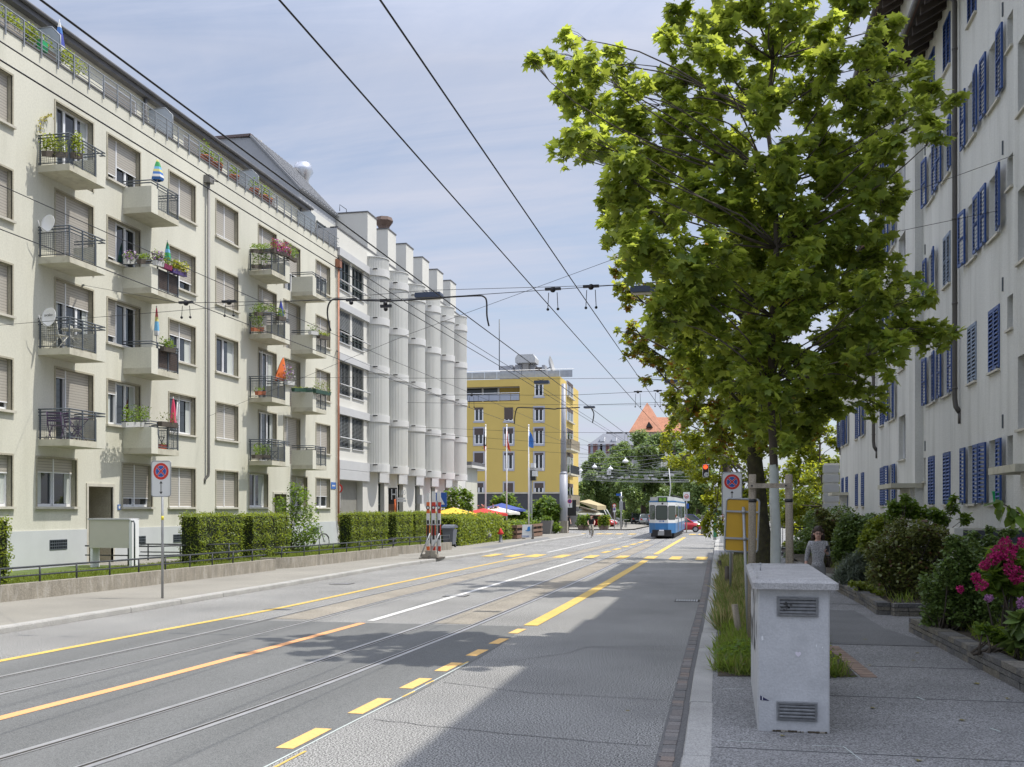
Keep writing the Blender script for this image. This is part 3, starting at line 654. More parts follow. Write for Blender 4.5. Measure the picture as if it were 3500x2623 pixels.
# upper storey with grey gable, ribbed roof and flues
def gab(px, py): p = gy(px, py, 52.6); return (p.x, p.z)
prof = [gab(700, 474), gab(857, 471), gab(1021, 644), gab(1021, 740), gab(700, 740)]
b = MB(); b.prism(prof, 52.6, 58.0, 'y', M_GREYW); b.build('gable', None, office)
r0 = Vector(gab(1028, 650)); r1 = Vector(gab(853, 466)); dn = Vector((r1.y - r0.y, -(r1.x - r0.x))).normalized() * .1
b = MB(); b.prism([tuple(r0), tuple(r1), tuple(r1 + dn), tuple(r0 + dn)], 52.5, 58.1, 'y', M_ROOFG)
y = 52.7
while y < 58:
    b.prism([tuple(r0 + dn), tuple(r1 + dn), tuple(r1 + dn * 1.8), tuple(r0 + dn * 1.8)], y, y + .1, 'y', M_ROOFG); y += .42
b.prism([(r1.x - 8, r1.y - .02), (r1.x + .1, r1.y - .02), (r1.x + .1, r1.y + .12), (r1.x - 8, r1.y + .12)], 52.5, 58.1, 'y', mat('brown_verge', (0.17, 0.13, 0.12), .7)); b.build('roof', None, office)
b = MB(); xw = gab(1021, 700)[0]
b.box(xw - .02, xw + .02, 53.0, 57.9, 17.5, 19.2, M_OFFW); b.box(xw + .02, xw + .05, 55.0, 57.4, 17.7, 18.75, M_PANE)
for y in (55, 56.2, 57.35): b.box(xw + .05, xw + .09, y, y + .07, 17.7, 18.75, M_WDARK)
b.build('penthouse_wall', None, office)
p = gy(1036, 592, 58.5); M_STAIN = mat('stainless_flue', (0.62, 0.63, 0.65), 0.25, metal=0.9)
b = MB(); b.lathe([(.36, -1.2), (.36, -.35), (.62, .05), (.48, .55), (.40, .58), (.01, .58)], tuple(p), 20, M_STAIN); b.build('flue', None, office)
p = gy(890, 490, 56); b = MB(); b.tube([(p.x, p.y, p.z - 1), (p.x, p.y, p.z + .15)], .1, 8, M_ROOFG); b.build('flue', None, office)
p = gy(1312, 756, 66); b = MB(); b.lathe([(.4, -.9), (.4, -.4), (.66, -.05), (.55, .2), (.01, .22)], tuple(p), 8, mat('brown_cowl', (.13, .085, .065), .7), False); b.build('flue', None, office)
b = MB(); q = [gy(x, y, 58.3) for x, y in ((1161, 700), (1161, 722), (1184, 728), (1184, 716))]; b.tube([q[1], q[0], q[3], q[2]], .025, 5, M_IRON); b.build('roof_rail', None, office)
# ground floor: ribbed gate, shop windows, posters
b = MB(); y = 52.8
while y < 56.4: b.box(XO - .42, XO - .36, y, y + .07, .4, 3.84, mat('gate_ribs', (0.36, 0.35, 0.31), .7, var=.08)); y += .12
b.box(XO - .5, XO - .42, 52.75, 56.45, .4, 3.84, mat('gate_back', (0.3, 0.29, 0.26), .8)); b.build('garage_gate', None, office)
for (a, e, z0, z1, d) in gr[1:]:
    b = MB(); b.quad((XO - .33, a, z0), (XO - .33, e, z0), (XO - .33, e, z1), (XO - .33, a, z1), M_PANE); w = b.build('shop_window', None, office)
    b = MB()
    for y in (a + .04, (a + e) / 2, e - .04): b.box(XO - .33, XO - .27, y - .04, y + .04, z0, z1, M_WDARK)
    b.box(XO - .33, XO - .272, a, e, 2.5, 2.58, M_WDARK); b.build('frame', None, w)
for y in (67.3, 71.0): 
    b = MB(); b.box(XO, XO + .35, y - .2, y + .2, 2.6, 3.2, M_BAND); b.build('wall_lamp', None, office)

# ================================================================ YELLOW CORNER BUILDING and what stands behind
M_YELW = mat('ochre_render', (0.63, 0.47, 0.14), 0.92, var=0.04, vs=.3, var2=0.04)
M_LILAC = mat('grey_lilac_trim', (0.42, 0.43, 0.49), 0.8)
M_BROWN = mat('brown_blind', (0.09, 0.07, 0.065), 0.8)
M_TERR = mat('dark_base_render', (0.06, 0.062, 0.07), 0.8, var=.1)
YY = 117.0; XC = -18.9
yel = thing('apartment_building', 'ochre yellow corner apartment house with lilac window trims and roof terrace', 'building', (-28, YY, 0.1))
def Y2(px, py): p = gy(px, py, YY); return p.x, p.z
def zoomy(x, y): return (1550 + .22614 * x, 1200 + .22614 * y)
def zoomw(x, y): return (1650 + .22614 * x, 1550 + .22614 * y)
ztop = Y2(*zoomy(1300, 395))[1]; zter = Y2(*zoomy(600, 540))[1]; zbal = Y2(*zoomy(600, 765))[1]
xter = Y2(*zoomy(1000, 600))[0]
wl = []
for cx in (385, 835, 1293):
    for r, (t, s) in enumerate(((870, 1060), (1185, 1410), (1555, 1790), (2010, 2230))): wl.append((cx, t, s, r))
wl.append((1293, 505, 685, -1))
b = MB()
XF = -52
b.prism([(XF, 0.1), (XC, 0.1), (XC, ztop), (xter, ztop), (xter, zbal), (XF, zbal)], YY, YY + .5, 'y', M_YELW)
b.box(XF, xter, YY, YY + .5, zter, ztop - .15, M_YELW); b.box(XF, xter, YY + 1.6, YY + 2, zbal, zter, M_YELW)
b.box(XC - .5, XC, YY + .5, YY + 15, 0.1, ztop, M_YELW); b.box(XF, XC - .5, YY + .5, YY + 15, ztop - .6, ztop - .2, M_ROOFG); b.build('wall', None, yel)
zb0 = Y2(*zoomw(900, 610))[1]
b = MB(); b.box(XF, XC + .06, YY - .06, YY + .3, .1, zb0, M_TERR); b.box(XC, XC + .06, YY + .3, YY + 15, .1, zb0, M_TERR); b.box(XF, XC + .12, YY - .12, YY, zb0, zb0 + .18, M_SILL); b.build('base', None, yel)
for cx, t, s, r in wl:
    x0, z1 = Y2(*zoomy(cx - 66, t)); x1, z0 = Y2(*zoomy(cx + 66, s))
    b = MB(); b.box(x0 - .16, x1 + .16, YY - .05, YY + .05, z0 - .2, z0, M_LILAC)
    if r != -1 and not (r == 0 and cx < 900): b.box(x0 - .18, x0, YY - .05, YY + .05, z0, z1 + .1, M_LILAC); b.box(x1, x1 + .18, YY - .05, YY + .05, z0, z1 + .1, M_LILAC); b.box(x0 - .18, x1 + .18, YY - .05, YY + .05, z1 + .1, z1 + .28, M_LILAC)
    w = b.build('window', None, yel)
    b = MB(); b.quad((x0, YY - .02, z0), (x1, YY - .02, z0), (x1, YY - .02, z1), (x0, YY - .02, z1), M_PANE); b.build('pane', None, w)
    b = MB(); xm = (x0 + x1) / 2
    for x in (x0 + .06, xm, x1 - .06): b.box(x - .07, x + .07, YY - .05, YY - .02, z0, z1, M_WFRAME)
    b.box(x0, x1, YY - .048, YY - .02, z0, z0 + .1, M_WFRAME); b.build('frame', None, w)
    dn = {0: (.1, .85, .12), 1: (.38, .3, .12), 2: (.6, .1, .08), 3: (.25, .6, .28), -1: (0, 0, 0.02)}[r][(385, 835, 1293).index(cx)]
    if dn > .03: b = MB(); b.box(x0, x1, YY - .07, YY - .051, z1 - (z1 - z0) * dn, z1 + .1, M_BROWN); b.build('blind', None, w)
# lit side wall: windows, french balconies
for r, (t, s) in enumerate(((500, 700), (895, 1070), (1205, 1440), (1570, 1850), (2030, 2290))):
    z1 = gx(*zoomy(1750, t), XC).z; z0 = gx(*zoomy(1750, s), XC).z; y0 = gx(*zoomy(1712, t), XC).y; y1 = gx(*zoomy(1800, t), XC).y
    b = MB(); b.box(XC, XC + .05, y0 - .25, y0, z0, z1 + .2, M_LILAC); b.box(XC, XC + .05, y1, y1 + .25, z0, z1 + .2, M_LILAC); b.box(XC, XC + .3, y0 - .2, y1 + .2, z0 - .15, z0, M_SILL); w = b.build('window', None, yel)
    b = MB(); b.quad((XC + .02, y0, z0), (XC + .02, y1, z0), (XC + .02, y1, z1), (XC + .02, y0, z1), M_PANE); b.build('pane', None, w)
    b = MB()
    for y in (y0 + .1, (y0 + y1) / 2, y1 - .1): b.box(XC + .02, XC + .05, y - .1, y + .1, z0, z1, M_WFRAME)
    b.build('frame', None, w); b = MB(); b.box(XC + .03, XC + .055, y0, y1, z1 - .25, z1 + .2, M_BROWN); b.build('blind', None, w)
M_BAMB = mat('bamboo_screen', (0.3, 0.26, 0.19), .9, var=.2, vs=9)
for (t, m) in ((1520, True), (1880 , False), (2330, True)):
    pz = gx(*zoomy(1750, t), XC + .0).z
    b = MB(); b.box(XC, XC + 1.25, YY + .3, YY + 7.5, pz - .2, pz, M_SLAB); bal = b.build('balcony', None, yel)
    b = MB(); k = YY + .3
    if m:
        x = XC
        while x < XC + 1.2: b.box(x, x + .07, YY + .3, YY + .34, pz, pz + 1.05 + random.uniform(0, .08), M_BAMB); x += .085
        while k < YY + 7.5: b.box(XC + 1.2, XC + 1.24, k, k + .1, pz, pz + 1.05 + random.uniform(0, .08), M_BAMB); k += .13
        b.build('bamboo_screen', None, bal)
    else:
        while k < YY + 7.5: b.box(XC + 1.2, XC + 1.22, k, k + .02, pz, pz + 1, M_IRON); k += .15
        b.box(XC, XC + 1.22, YY + .3, YY + .33, pz + .97, pz + 1, M_IRON); x = XC
        while x < XC + 1.2: b.box(x, x + .02, YY + .3, YY + .32, pz, pz + .97, M_IRON); x += .15
        b.build('railing', None, bal)
# loggia with glass balustrade, roof terrace
M_GLASSB = mat('grey_balustrade_glass', (0.36, 0.39, 0.46), 0.3); M_GLASSD = mat('loggia_glass', (0.05, 0.055, 0.06), .1)
b = MB()
for x0, x1 in ((120, 388), (408, 632)): a = Y2(*zoomy(x0, 640)); c = Y2(*zoomy(x1, 540)); b.box(a[0], c[0], YY + 1.5, YY + 1.58, zbal, zter, M_GLASSD)
for x in (398, 640): a = Y2(*zoomy(x, 640)); b.box(a[0] - .1, a[0] + .1, YY + 1.42, YY + 1.5, zbal, zter, M_WFRAME)
b.build('loggia_glazing', None, yel)
zr = Y2(*zoomy(600, 640))[1]; b = MB(); x = XF
while x < xter - .1: b.box(x, min(x + 1.25, xter - .05), YY - .02, YY + .02, zbal + .1, zr - .15, M_GLASSB); x += 1.3
b.tube([(XF, YY, zr), (xter, YY, zr)], .05, 6, M_WFRAME); b.build('glass_balustrade', None, yel)
zr2 = Y2(*zoomy(600, 292))[1]; zr3 = Y2(*zoomy(600, 310))[1]; xe = Y2(*zoomy(1815, 320))[0]
b = MB(); x = XF
while x < xe - .3: b.box(x, x + 1.45, YY + .6, YY + .65, ztop, zr3, mat('grey_terrace_panel', (0.33, 0.36, 0.40), .5, var=.1)); x += 1.5
b.tube([(XF, YY + .6, zr2), (xe, YY + .6, zr2)], .04, 6, M_WFRAME); b.build('terrace_railing', None, yel)
def roofbox(name, x0, x1, t, s, m, d=2.0, yo=5):
    a = gy(*zoomy(x0, s), YY + yo); c = gy(*zoomy(x1, t), YY + yo); b = MB(); b.box(a.x, c.x, YY + yo, YY + yo + d, ztop - .5, c.z, m); return b.build(name, None, yel)
roofbox('roof_unit', 700, 850, 225, 320, mat('roof_unit_grey', (0.36, 0.37, 0.40), .6)); roofbox('roof_unit', 845, 895, 212, 320, MATS['roof_unit_grey'], 1.5, 4.6)
roofbox('roof_unit', 930, 1030, 205, 320, MATS['roof_unit_grey']); roofbox('roof_unit', 1140, 1232, 203, 320, MATS['roof_unit_grey']); roofbox('roof_unit', 1240, 1335, 245, 320, M_BROWN)
roofbox('roof_unit', 1335, 1378, 212, 320, MATS['roof_unit_grey'])
c = roofbox('chimney', 1042, 1132, 180, 320, mat('chimney_concrete', (0.27, 0.26, 0.245), .9), 2, 4.2); p = gy(*zoomy(1087, 180), YY + 4.2)
b = MB(); b.prism([(p.x - 1.2, p.z), (p.x + 1.2, p.z), (p.x + 1.25, p.z + .55), (p.x + .95, p.z + 1.0), (p.x - .95, p.z + 1.0), (p.x - 1.25, p.z + .55)], YY + 4, YY + 6.4, 'y', M_BAND); b.build('cap', None, c)
p = gy(*zoomy(1455, 250), YY + 5); b = MB(); b.lathe([(.01, 0), (.9, .12), (1.35, .4)], (0, 0, 0), 18, M_BAND, True, Matrix.Translation(p) @ Matrix.Rotation(R(75), 4, 'Y')); b.tube([p, p + Vector((-.8, 0, -.4)), p + Vector((-.8, 0, -2))], .06, 6, M_IRON); b.build('satellite_dish', None, yel)
p = gy(*zoomy(693, 290), YY + 5); b = MB(); b.tube([p, p + Vector((0, 0, 6.2))], .06, 6, M_IRON); b.build('antenna', None, yel)
# ground floor front, menu case, doorway
b = MB(); b.box(XC - 1.4, XC - .5, YY - .1, YY - .04, .2, 2.7, M_PANE); b.box(XC - 3.2, XC - 1.8, YY - .1, YY - .04, .2, 2.7, mat('pale_doorway', (.45, .43, .38), .8)); b.build('cafe_door', None, yel)
b = MB(); b.box(XC + .062, XC + .12, YY + 1, YY + 2.2, 1.2, 2.0, M_BAND); b.build('menu_case', None, yel)
# low cream annex beside the office building
annex = thing('annex_building', 'low cream annex with a flat overhanging roof between the office building and the hedges', 'building', (-22, 84, .1))
b = MB(); b.box(-26, -20.75, 80.6, 84.5, .1, 5.6, M_CREAM); b.build('wall', None, annex)
b = MB(); b.box(-26.5, -20.2, 80.5, 85.6, 5.6, 5.8, M_OFFW); b.box(-26.3, -20.3, 80.7, 85.4, 5.8, 6.1, M_FASCIA); b.build('roof', None, annex)

# ---------------------------------------------------------------- far roofs behind the park trees
M_TILE = mat('red_roof_tiles', (0.37, 0.17, 0.10), .85, var=.12, vs=.6, var2=.2, vs2=6); M_SLATE = mat('slate_roof', (0.17, 0.18, 0.205), .7, var=.1, vs=.5)
def zoomq(x, y): return (1950 + .27137 * x, 1350 + .27137 * y)
red = thing('school_building', 'grey walled building with a steep red tiled hip roof above the park trees', 'building', (0, 205, 0))
YR = 200.0
def Q(x, y, Y=YR): return gy(*zoomq(x, y), Y)
e0 = Q(735, 470); e1 = Q(1165, 470); rg = Q(965, 97, YR + 9); e2 = Q(665, 425, YR + 22); 
b = MB(); k0 = Vector((e0.x, YR, e0.z)); k1 = Vector((e1.x, YR, e1.z)); top0 = rg; top1 = Vector((rg.x, YR + 24, rg.z)); k2 = Vector((k0.x - 1.0, YR + 34, k0.z)); k3 = Vector((k1.x, YR + 34, k1.z))
m0 = k0.lerp(top0, .22) - Vector((0.5, 0, .35))
b.add([k0, k1, top0], [(0, 1, 2)], M_TILE); b.add([k0, top0, top1, k2], [(0, 1, 2, 3)], M_TILE); b.add([k1, k3, top1, top0], [(0, 1, 2, 3)], M_TILE)
r_ = Q(1100, 278, YR + 14); r2_ = Q(1420, 285, YR + 14); b.add([Vector((r_.x - 3, YR + 8, k0.z)), Vector((r2_.x, YR + 8, k0.z)), r2_, r_ + Vector((-3, 0, 0))], [(0, 1, 2, 3)], M_TILE); roof = b.build('roof', None, red)
d = Q(990, 340, YR + 1.5); d0 = Q(955, 410, YR + 1.5); d1 = Q(1038, 410, YR + 1.5); b = MB(); b.prism([(d0.x, d0.z), (d1.x, d1.z), (d.x, d.z)], YR + .6, YR + 3, 'y', M_ROOM); b.build('dormer', None, roof)
b = MB(); b.box(k0.x + .8, k1.x - .5, YR + 1, YR + 32, 0, k0.z + .05, mat('grey_stone_wall', (.32, .33, .32), .9)); b.box(k0.x + .3, k1.x, YR + .5, YR + 33, k0.z - .5, k0.z + .02, M_SLAB); b.build('wall', None, red)
for x in (690, 715, 740): p = Q(x, 570, YR + 20); b = MB(); b.box(k0.x + .74, k0.x + .8, YR + 4 + (x - 690) * .3, YR + 7 + (x - 690) * .3, k0.z - 5, k0.z - 1.4, M_PANE); b.build('window', None, red)
sl = thing('apartment_building', 'distant grey mansard roofed house with red shutters behind the park trees', 'building', (-12, 240, 0))
YS = 240.0; q0 = Q(205, 640, YS); q1 = Q(640, 640, YS); t0 = Q(410, 490, YS + 6); t1 = Q(640, 495, YS + 6)
b = MB(); b.add([q0, Vector((q1.x + 6, YS, q0.z)), Vector((t1.x + 6, YS + 6, t0.z)), t0], [(0, 1, 2, 3)], M_SLATE); b.add([q0, t0, Vector((t0.x, YS + 14, t0.z)), Vector((q0.x, YS + 20, q0.z))], [(0, 1, 2, 3)], M_SLATE); b.add([t0, Vector((t1.x + 6, YS + 6, t0.z)), Vector((t1.x + 6, YS + 14, t0.z)), Vector((t0.x, YS + 14, t0.z))], [(0, 1, 2, 3)], M_SLATE); rf = b.build('roof', None, sl)
for x0, x1 in ((450, 540), (550, 655)): a = Q(x0, 490, YS + 8); c = Q(x1, 470, YS + 8); b = MB(); b.box(a.x, c.x, YS + 8, YS + 10, t0.z - .5, c.z, M_ROOM); b.build('chimney', None, rf)
for x in (405, 555): p = Q(x, 565, YS + 2.5); b = MB(); b.box(p.x - .5, p.x + .5, YS + 1.6, YS + 4, p.z - .5, p.z + .6, M_WFRAME); b.build('dormer', None, rf)
b = MB(); b.box(q0.x + .3, q1.x + 6, YS + .4, YS + 18, 0, q0.z, mat('pale_pink_wall', (.5, .46, .48), .9)); b.build('wall', None, sl)
for x in (280, 340, 430, 500, 575): p = Q(x, 672, YS); b = MB(); b.box(p.x - .6, p.x + .6, YS + .3, YS + .4, p.z - 1.2, p.z + 1.0, M_GLASSB); w = b.build('window', None, sl); b = MB(); b.box(p.x - 1.1, p.x - .6, YS + .25, YS + .4, p.z - 1.2, p.z + 1.0, mat('red_shutter', (.24, .12, .11), .7)); b.box(p.x + .6, p.x + 1.1, YS + .25, YS + .4, p.z - 1.2, p.z + 1.0, MATS['red_shutter']); b.build('shutters', None, w)
# ================================================================ WHITE HOUSES WITH BLUE SHUTTERS (right)
M_RW = mat('off_white_render', (0.60, 0.60, 0.565), 0.95, var=0.08, vs=0.9, var2=0.05, vs2=28, bump=0.45, bs=30, stretch=(1, 1, 0.12), dark=(0.37, 0.37, 0.335), darkamt=0.6)
M_BLUE = mat('blue_shutter', (0.018, 0.06, 0.22), 0.45, var=0.1, vs=3)
M_BLUEF = mat('faded_shutter', (0.20, 0.25, 0.33), 0.6, var=0.15, vs=5)
M_WOODD = mat('dark_eave_wood', (0.06, 0.048, 0.04), 0.8, var=.2, vs=3)
M_RPIPE = mat('brown_downpipe', (0.075, 0.068, 0.062), 0.45, var=.1)
RZ = [(2.37, 3.81), (5.36, 6.80), (8.37, 9.78), (11.34, 12.8), (14.28, 15.7)]
blocks = [  # name label, X, y0, y1, eave height, openings rows
    ('off white rendered house with open blue shutters and a rough trunk high eave, nearest part', 5.66, 10.0, 22.3, 15.95),
    ]
rb = thing('apartment_building', 'off white rendered apartment row with blue slatted shutters and dark timber eaves', 'building', (6.5, 30, 0.1))
def rwin(X, a, e, z0, z1, state, par=rb):
    """state: 'open' = shutters folded back on the wall, 'shut', 'half', 'none'"""
    xi = X + .2
    b = MB(); b.quad((xi, a, z0), (xi, a, z1), (xi, e, z1), (xi, e, z0), M_PANE); w = b.build('window', None, par)
    b = MB(); f = .05
    for y in (a + f / 2, (a + e) / 2, e - f / 2): b.box(xi - .05, xi, y - f / 2, y + f / 2, z0, z1, M_WFRAME)
    b.box(xi - .048, xi, a, e, z0, z0 + .07, M_WFRAME); b.box(xi - .048, xi, a, e, z1 - .05, z1, M_WFRAME); b.build('frame', None, w)
    b = MB(); b.box(X - .07, xi - .05, a - .03, e + .03, z0 - .05, z0 - .002, M_SILL); b.build('sill', None, w)
    if state == 'none': return w
    W = (e - a) / 2 + .06; m = M_BLUEF if state == 'fade' else M_BLUE
    def shutter(y0, y1, x, slat_tilt, hinge=None):
        b = MB(); t = .042
        for ya in (y0, y1 - .06): b.box(x - t, x, ya, ya + .06, z0 + .02, z1 - .02, m)
        b.box(x - t + .001, x - .001, y0 + .06, y1 - .06, z0 + .02, z0 + .1, m); b.box(x - t + .001, x - .001, y0 + .06, y1 - .06, z1 - .1, z1 - .02, m); b.box(x - t + .001, x - .001, y0 + .06, y1 - .06, (z0 + z1) / 2 - .03, (z0 + z1) / 2 + .03, m)
        z = z0 + .13
        while z < z1 - .12:
            b.add([(x - t - .012, y0 + .06, z), (x - t - .012, y1 - .06, z), (x - .004, y1 - .06, z + slat_tilt), (x - .004, y0 + .06, z + slat_tilt), (x - t - .012, y0 + .06, z + .012), (x - t - .012, y1 - .06, z + .012), (x - .004, y1 - .06, z + slat_tilt + .012), (x - .004, y0 + .06, z + slat_tilt + .012)], [(0, 1, 2, 3), (7, 6, 5, 4), (0, 4, 5, 1), (2, 6, 7, 3), (0, 3, 7, 4), (1, 5, 6, 2)], m); z += .095
        b.box(x - t - .03, x - t, y0 + .1, y0 + .12, z0 - .02, z0 + .06, M_IRON)
        if hinge is not None:
            a_ = R(random.uniform(-1, 7)) * (1 if hinge == y0 else -1); M = Matrix.Translation((x, hinge, 0)) @ Matrix.Rotation(a_, 4, 'Z') @ Matrix.Translation((-x, -hinge, 0)); b.v = [tuple(M @ Vector(v)) for v in b.v]
        b.build('shutter', None, w)
    if state == 'open': shutter(e, e + .52, X - .06, .045, e); shutter(a - .52, a, X - .06, .045, a)
    else:
        ym = (a + e) / 2; shutter(a, ym - .003, X + .012, .07)
        shutter(ym + .003, e, X + .012, .07)
    return w
def rblock(X, y0, y1, zt, wins, smalls, talls, label=None):
    hs = [(a, e, z0, z1) for a, e, z0, z1, s in wins] + smalls + talls
    b = MB(); wall_holes(b, X, y0, y1, 0.2, zt, hs, 0.2, M_RW, M_RW, -1)
    b.quad((X, y0, .2), (X, y0, zt), (18, y0, zt), (18, y0, .2), M_RW); b.quad((X, y1, .2), (18, y1, .2), (18, y1, zt), (X, y1, zt), M_RW); b.build('wall', None, rb)
    for wv in wins: rwin(X, *wv)
    for h in smalls + talls:
        b = MB(); b.quad((X + .19, h[0], h[2]), (X + .19, h[0], h[3]), (X + .19, h[1], h[3]), (X + .19, h[1], h[2]), M_PANE); w = b.build('small_window', None, rb)
        b = MB(); b.box(X + .14, X + .19, h[0], h[0] + .05, h[2], h[3], M_WFRAME); b.box(X + .14, X + .19, h[1] - .05, h[1], h[2], h[3], M_WFRAME); b.box(X + .141, X + .19, h[0] + .05, h[1] - .05, h[2], h[2] + .05, M_WFRAME); b.build('frame', None, w)
        b = MB(); b.box(X - .06, X + .14, h[0] - .03, h[1] + .03, h[2] - .05, h[2] - .002, M_SILL); b.build('sill', None, w)
def W5(cols, states):
    return [(a, e, RZ[r][0], RZ[r][1], states[c][r]) for c, (a, e) in enumerate(cols) for r in range(5)]
wN = W5([(24.35, 25.3), (26.5, 27.4)], [['open', 'shut', 'open', 'open', 'shut'], ['open', 'fade', 'open', 'open', 'shut']])
wM = W5([(29.45, 30.35), (31.6, 32.5)], [['shut', 'open', 'fade', 'open', 'shut'], ['shut', 'open', 'open', 'open', 'shut']])
smN = [(23.3, 23.75, z0 + .72, z1) for z0, z1 in RZ[:4]]; smM = [(33.0, 33.32, z0 + .72, z1) for z0, z1 in RZ[:4]]
rblock(5.9, 22.3, 33.4, 16.3, wN + wM, smN + smM, [])
rblock(5.66, 8.0, 22.3, 16.3, W5([(17.2, 18.1)], [['shut', 'open', 'open', 'open', 'open']]), [], [(21.0, 22.0, z - 1.45, z) for z in (5.27, 8.56, 11.5, 14.4)])
wL = W5([(37.3, 38.3), (39.75, 40.65)], [['open', 'open', 'open', 'open', 'open'], ['shut', 'shut', 'shut', 'open', 'shut']])
wL += [(a, e, 17.25, 18.7, 'open') for a, e in ((37.3, 38.3), (39.75, 40.65))]
rblock(5.66, 33.4, 44.0, 19.1, wL, [], [(35.1, 36.45, z - 1.45, z) for z in (5.33, 8.3, 11.3, 14.3)])
wK = [(a, e, RZ[r][0], RZ[r][1], random.choice(['open', 'shut', 'open'])) for a, e in ((45.3, 46.2), (47.4, 48.3), (51.2, 52.1), (53.0, 53.9)) for r in range(4)]
rblock(5.66, 44.0, 54.9, 13.3, wK, [], [])  # roof height here shaped to let the sun onto the crossing
# eaves, rafters, tiled roofs, gutters
def eave(X, y0, y1, z, over, run=6.0):
    b = MB(); sl = math.tan(R(32)); ex = X - over
    b.add([(ex, y0, z), (ex, y1, z), (X + run, y1, z + (run + over) * sl), (X + run, y0, z + (run + over) * sl), (ex, y0, z - .1), (ex, y1, z - .1), (X + run, y1, z - .1 + (run + over) * sl), (X + run, y0, z - .1 + (run + over) * sl)], [(0, 1, 2, 3), (7, 6, 5, 4), (0, 4, 5, 1), (0, 3, 7, 4), (1, 5, 6, 2)], mat('brown_roof_tiles', (.17, .10, .07), .9, var=.2, vs=2))
    k = y0 + .3
    while k < y1 - .2: b.prism([(ex + .12, z - .28), (X + .1, z - .16 + over * sl * .6), (X + .1, z + over * sl), (ex + .12, z)], k, k + .14, 'y', M_WOODD); k += .62
    b.add([(ex + .05, y0, z - .09), (ex + .05, y1, z - .09), (X + .2, y1, z + over * sl), (X + .2, y0, z + over * sl)], [(0, 1, 2, 3)], M_WOODD)
    r = b.build('roof', None, rb)
    b = MB(); b.tube([(ex - .04, y0, z - .02), (ex - .04, y1, z - .02)], .085, 8, M_RPIPE); b.build('gutter', None, r)
eave(5.9, 22.2, 33.4, 15.9, .9); eave(5.66, 8, 22.2, 15.9, .8); eave(5.66, 33.3, 44.1, 18.75, .85); eave(5.66, 44.1, 55, 13.05, .3)
for X, y, z0, zt in ((5.9, 28.35, 4.75, 15.9), (5.66, 41.6, 4.5, 18.6), (5.66, 54.6, 5.3, 13.1)):
    b = MB(); b.tube([(X - .5, y, zt), (X - .12, y, zt - .5), (X - .12, y, z0 + .35), (X - .1, y - .02, z0 + .15), (X - .02, y - .08, z0)], .065, 10, M_RPIPE)
    b.tube([(X - .02, y - .08, z0), (X - .02, y - .09, z0 - .3)], .045, 8, M_RPIPE)
    k = z0 + .6
    while k < zt - .6: b.tube([(X - .12, y, k), (X - .12, y, k + .05)], .075, 10, M_RPIPE); k += 2.2
    b.build('downpipe', None, rb)
# porch canopies with their pillars
for x0, x1, y0, y1, z in ((5.05, 5.66, 19.8, 21.75, 2.92), (4.95, 5.9, 33.3, 36.2, 2.9), (4.9, 5.66, 51.0, 52.9, 2.9)):
    b = MB(); b.box(x0, x1, y0, y1, z, z + .14, M_SLAB); c = b.build('porch_canopy', None, rb)
    b = MB(); b.box(x1 - .33, x1 - .02, y0 + .25, y0 + .6, .2, z, M_RW); b.box(x1 - .36, x1 - .0, y0 + .22, y0 + .63, z - .22, z - .001, M_RW); b.build('pillar', None, c)
b = MB(); b.box(5.58, 5.66, 18.6, 19.7, .3, 2.6, mat('grey_door', (.16, .17, .19), .5)); b.build('door', None, rb)
for z0, z1 in RZ[:4]:
    for X, y in ((5.9, 24.05), (5.9, 33.0)):
        b = MB(); b.box(X - .03, X, y, y + .05, z1 + .2, z1 + .5, M_IRON); b.build('wall_bracket', None, rb)
# ================================================================ TREES, HEDGES, GARDENS
M_BARK = mat('grey_bark', (0.085, 0.07, 0.055), 0.95, var=0.3, vs=6, bump=0.8, bs=25, stretch=(1, 1, .2))
M_BARKM = mat('mossy_bark', (0.05, 0.045, 0.025), 0.95, var=0.4, vs=5, bump=1.0, bs=14, dark=(0.10, 0.10, 0.02), darkamt=0.5)
M_LIME = mat('lime_wash', (0.50, 0.53, 0.50), 0.9, var=0.08, vs=5, bump=0.4, bs=18)
L_MAPLE = leafmat('maple_leaf', (0.13, 0.19, 0.05), (0.58, 0.66, 0.085), .4, .56, alt=(0.32, 0.38, 0.06), altamt=.2)
L_OLDM = leafmat('older_maple_leaf', (0.11, 0.155, 0.035), (0.56, 0.6, 0.07), .35, .55, alt=(0.30, 0.15, 0.02), altamt=.12)
L_BRIGHT = leafmat('yellow_green_leaf', (0.10, 0.15, 0.018), (0.52, 0.55, 0.04), .35, .5)  # yellow green leaf colour of the farther trees
L_PARK = leafmat('park_leaf', (0.16, 0.23, 0.085), (0.40, 0.52, 0.13), .35, .3)
L_HEDGE = leafmat('hedge_leaf', (0.14, 0.195, 0.03), (0.44, 0.5, 0.05), .4, .4)
L_DARKG = leafmat('dark_shrub_leaf', (0.11, 0.17, 0.045), (0.28, 0.38, 0.07), .4, .25)
L_AZAL = leafmat('bronze_shrub_leaf', (0.13, 0.15, 0.045), (0.3, 0.33, 0.06), .4, .25, alt=(0.12, 0.06, 0.03), altamt=.08)
L_FRESH = leafmat('fresh_leaf', (0.09, 0.15, 0.025), (0.32, 0.45, 0.05), .3, .4)
L_LAV = leafmat('lavender_leaf', (0.15, 0.18, 0.13), (0.2, 0.25, 0.15), .3, .2)
L_DRY = leafmat('dry_grass', (0.42, 0.36, 0.17), (0.45, 0.38, 0.16), .35, .3, alt=(0.2, 0.27, 0.06), altamt=.5)
L_GRASS = leafmat('grass_blade', (0.16, 0.22, 0.04), (0.36, 0.48, 0.06), .35, .35, alt=(0.3, 0.27, 0.1), altamt=.12)
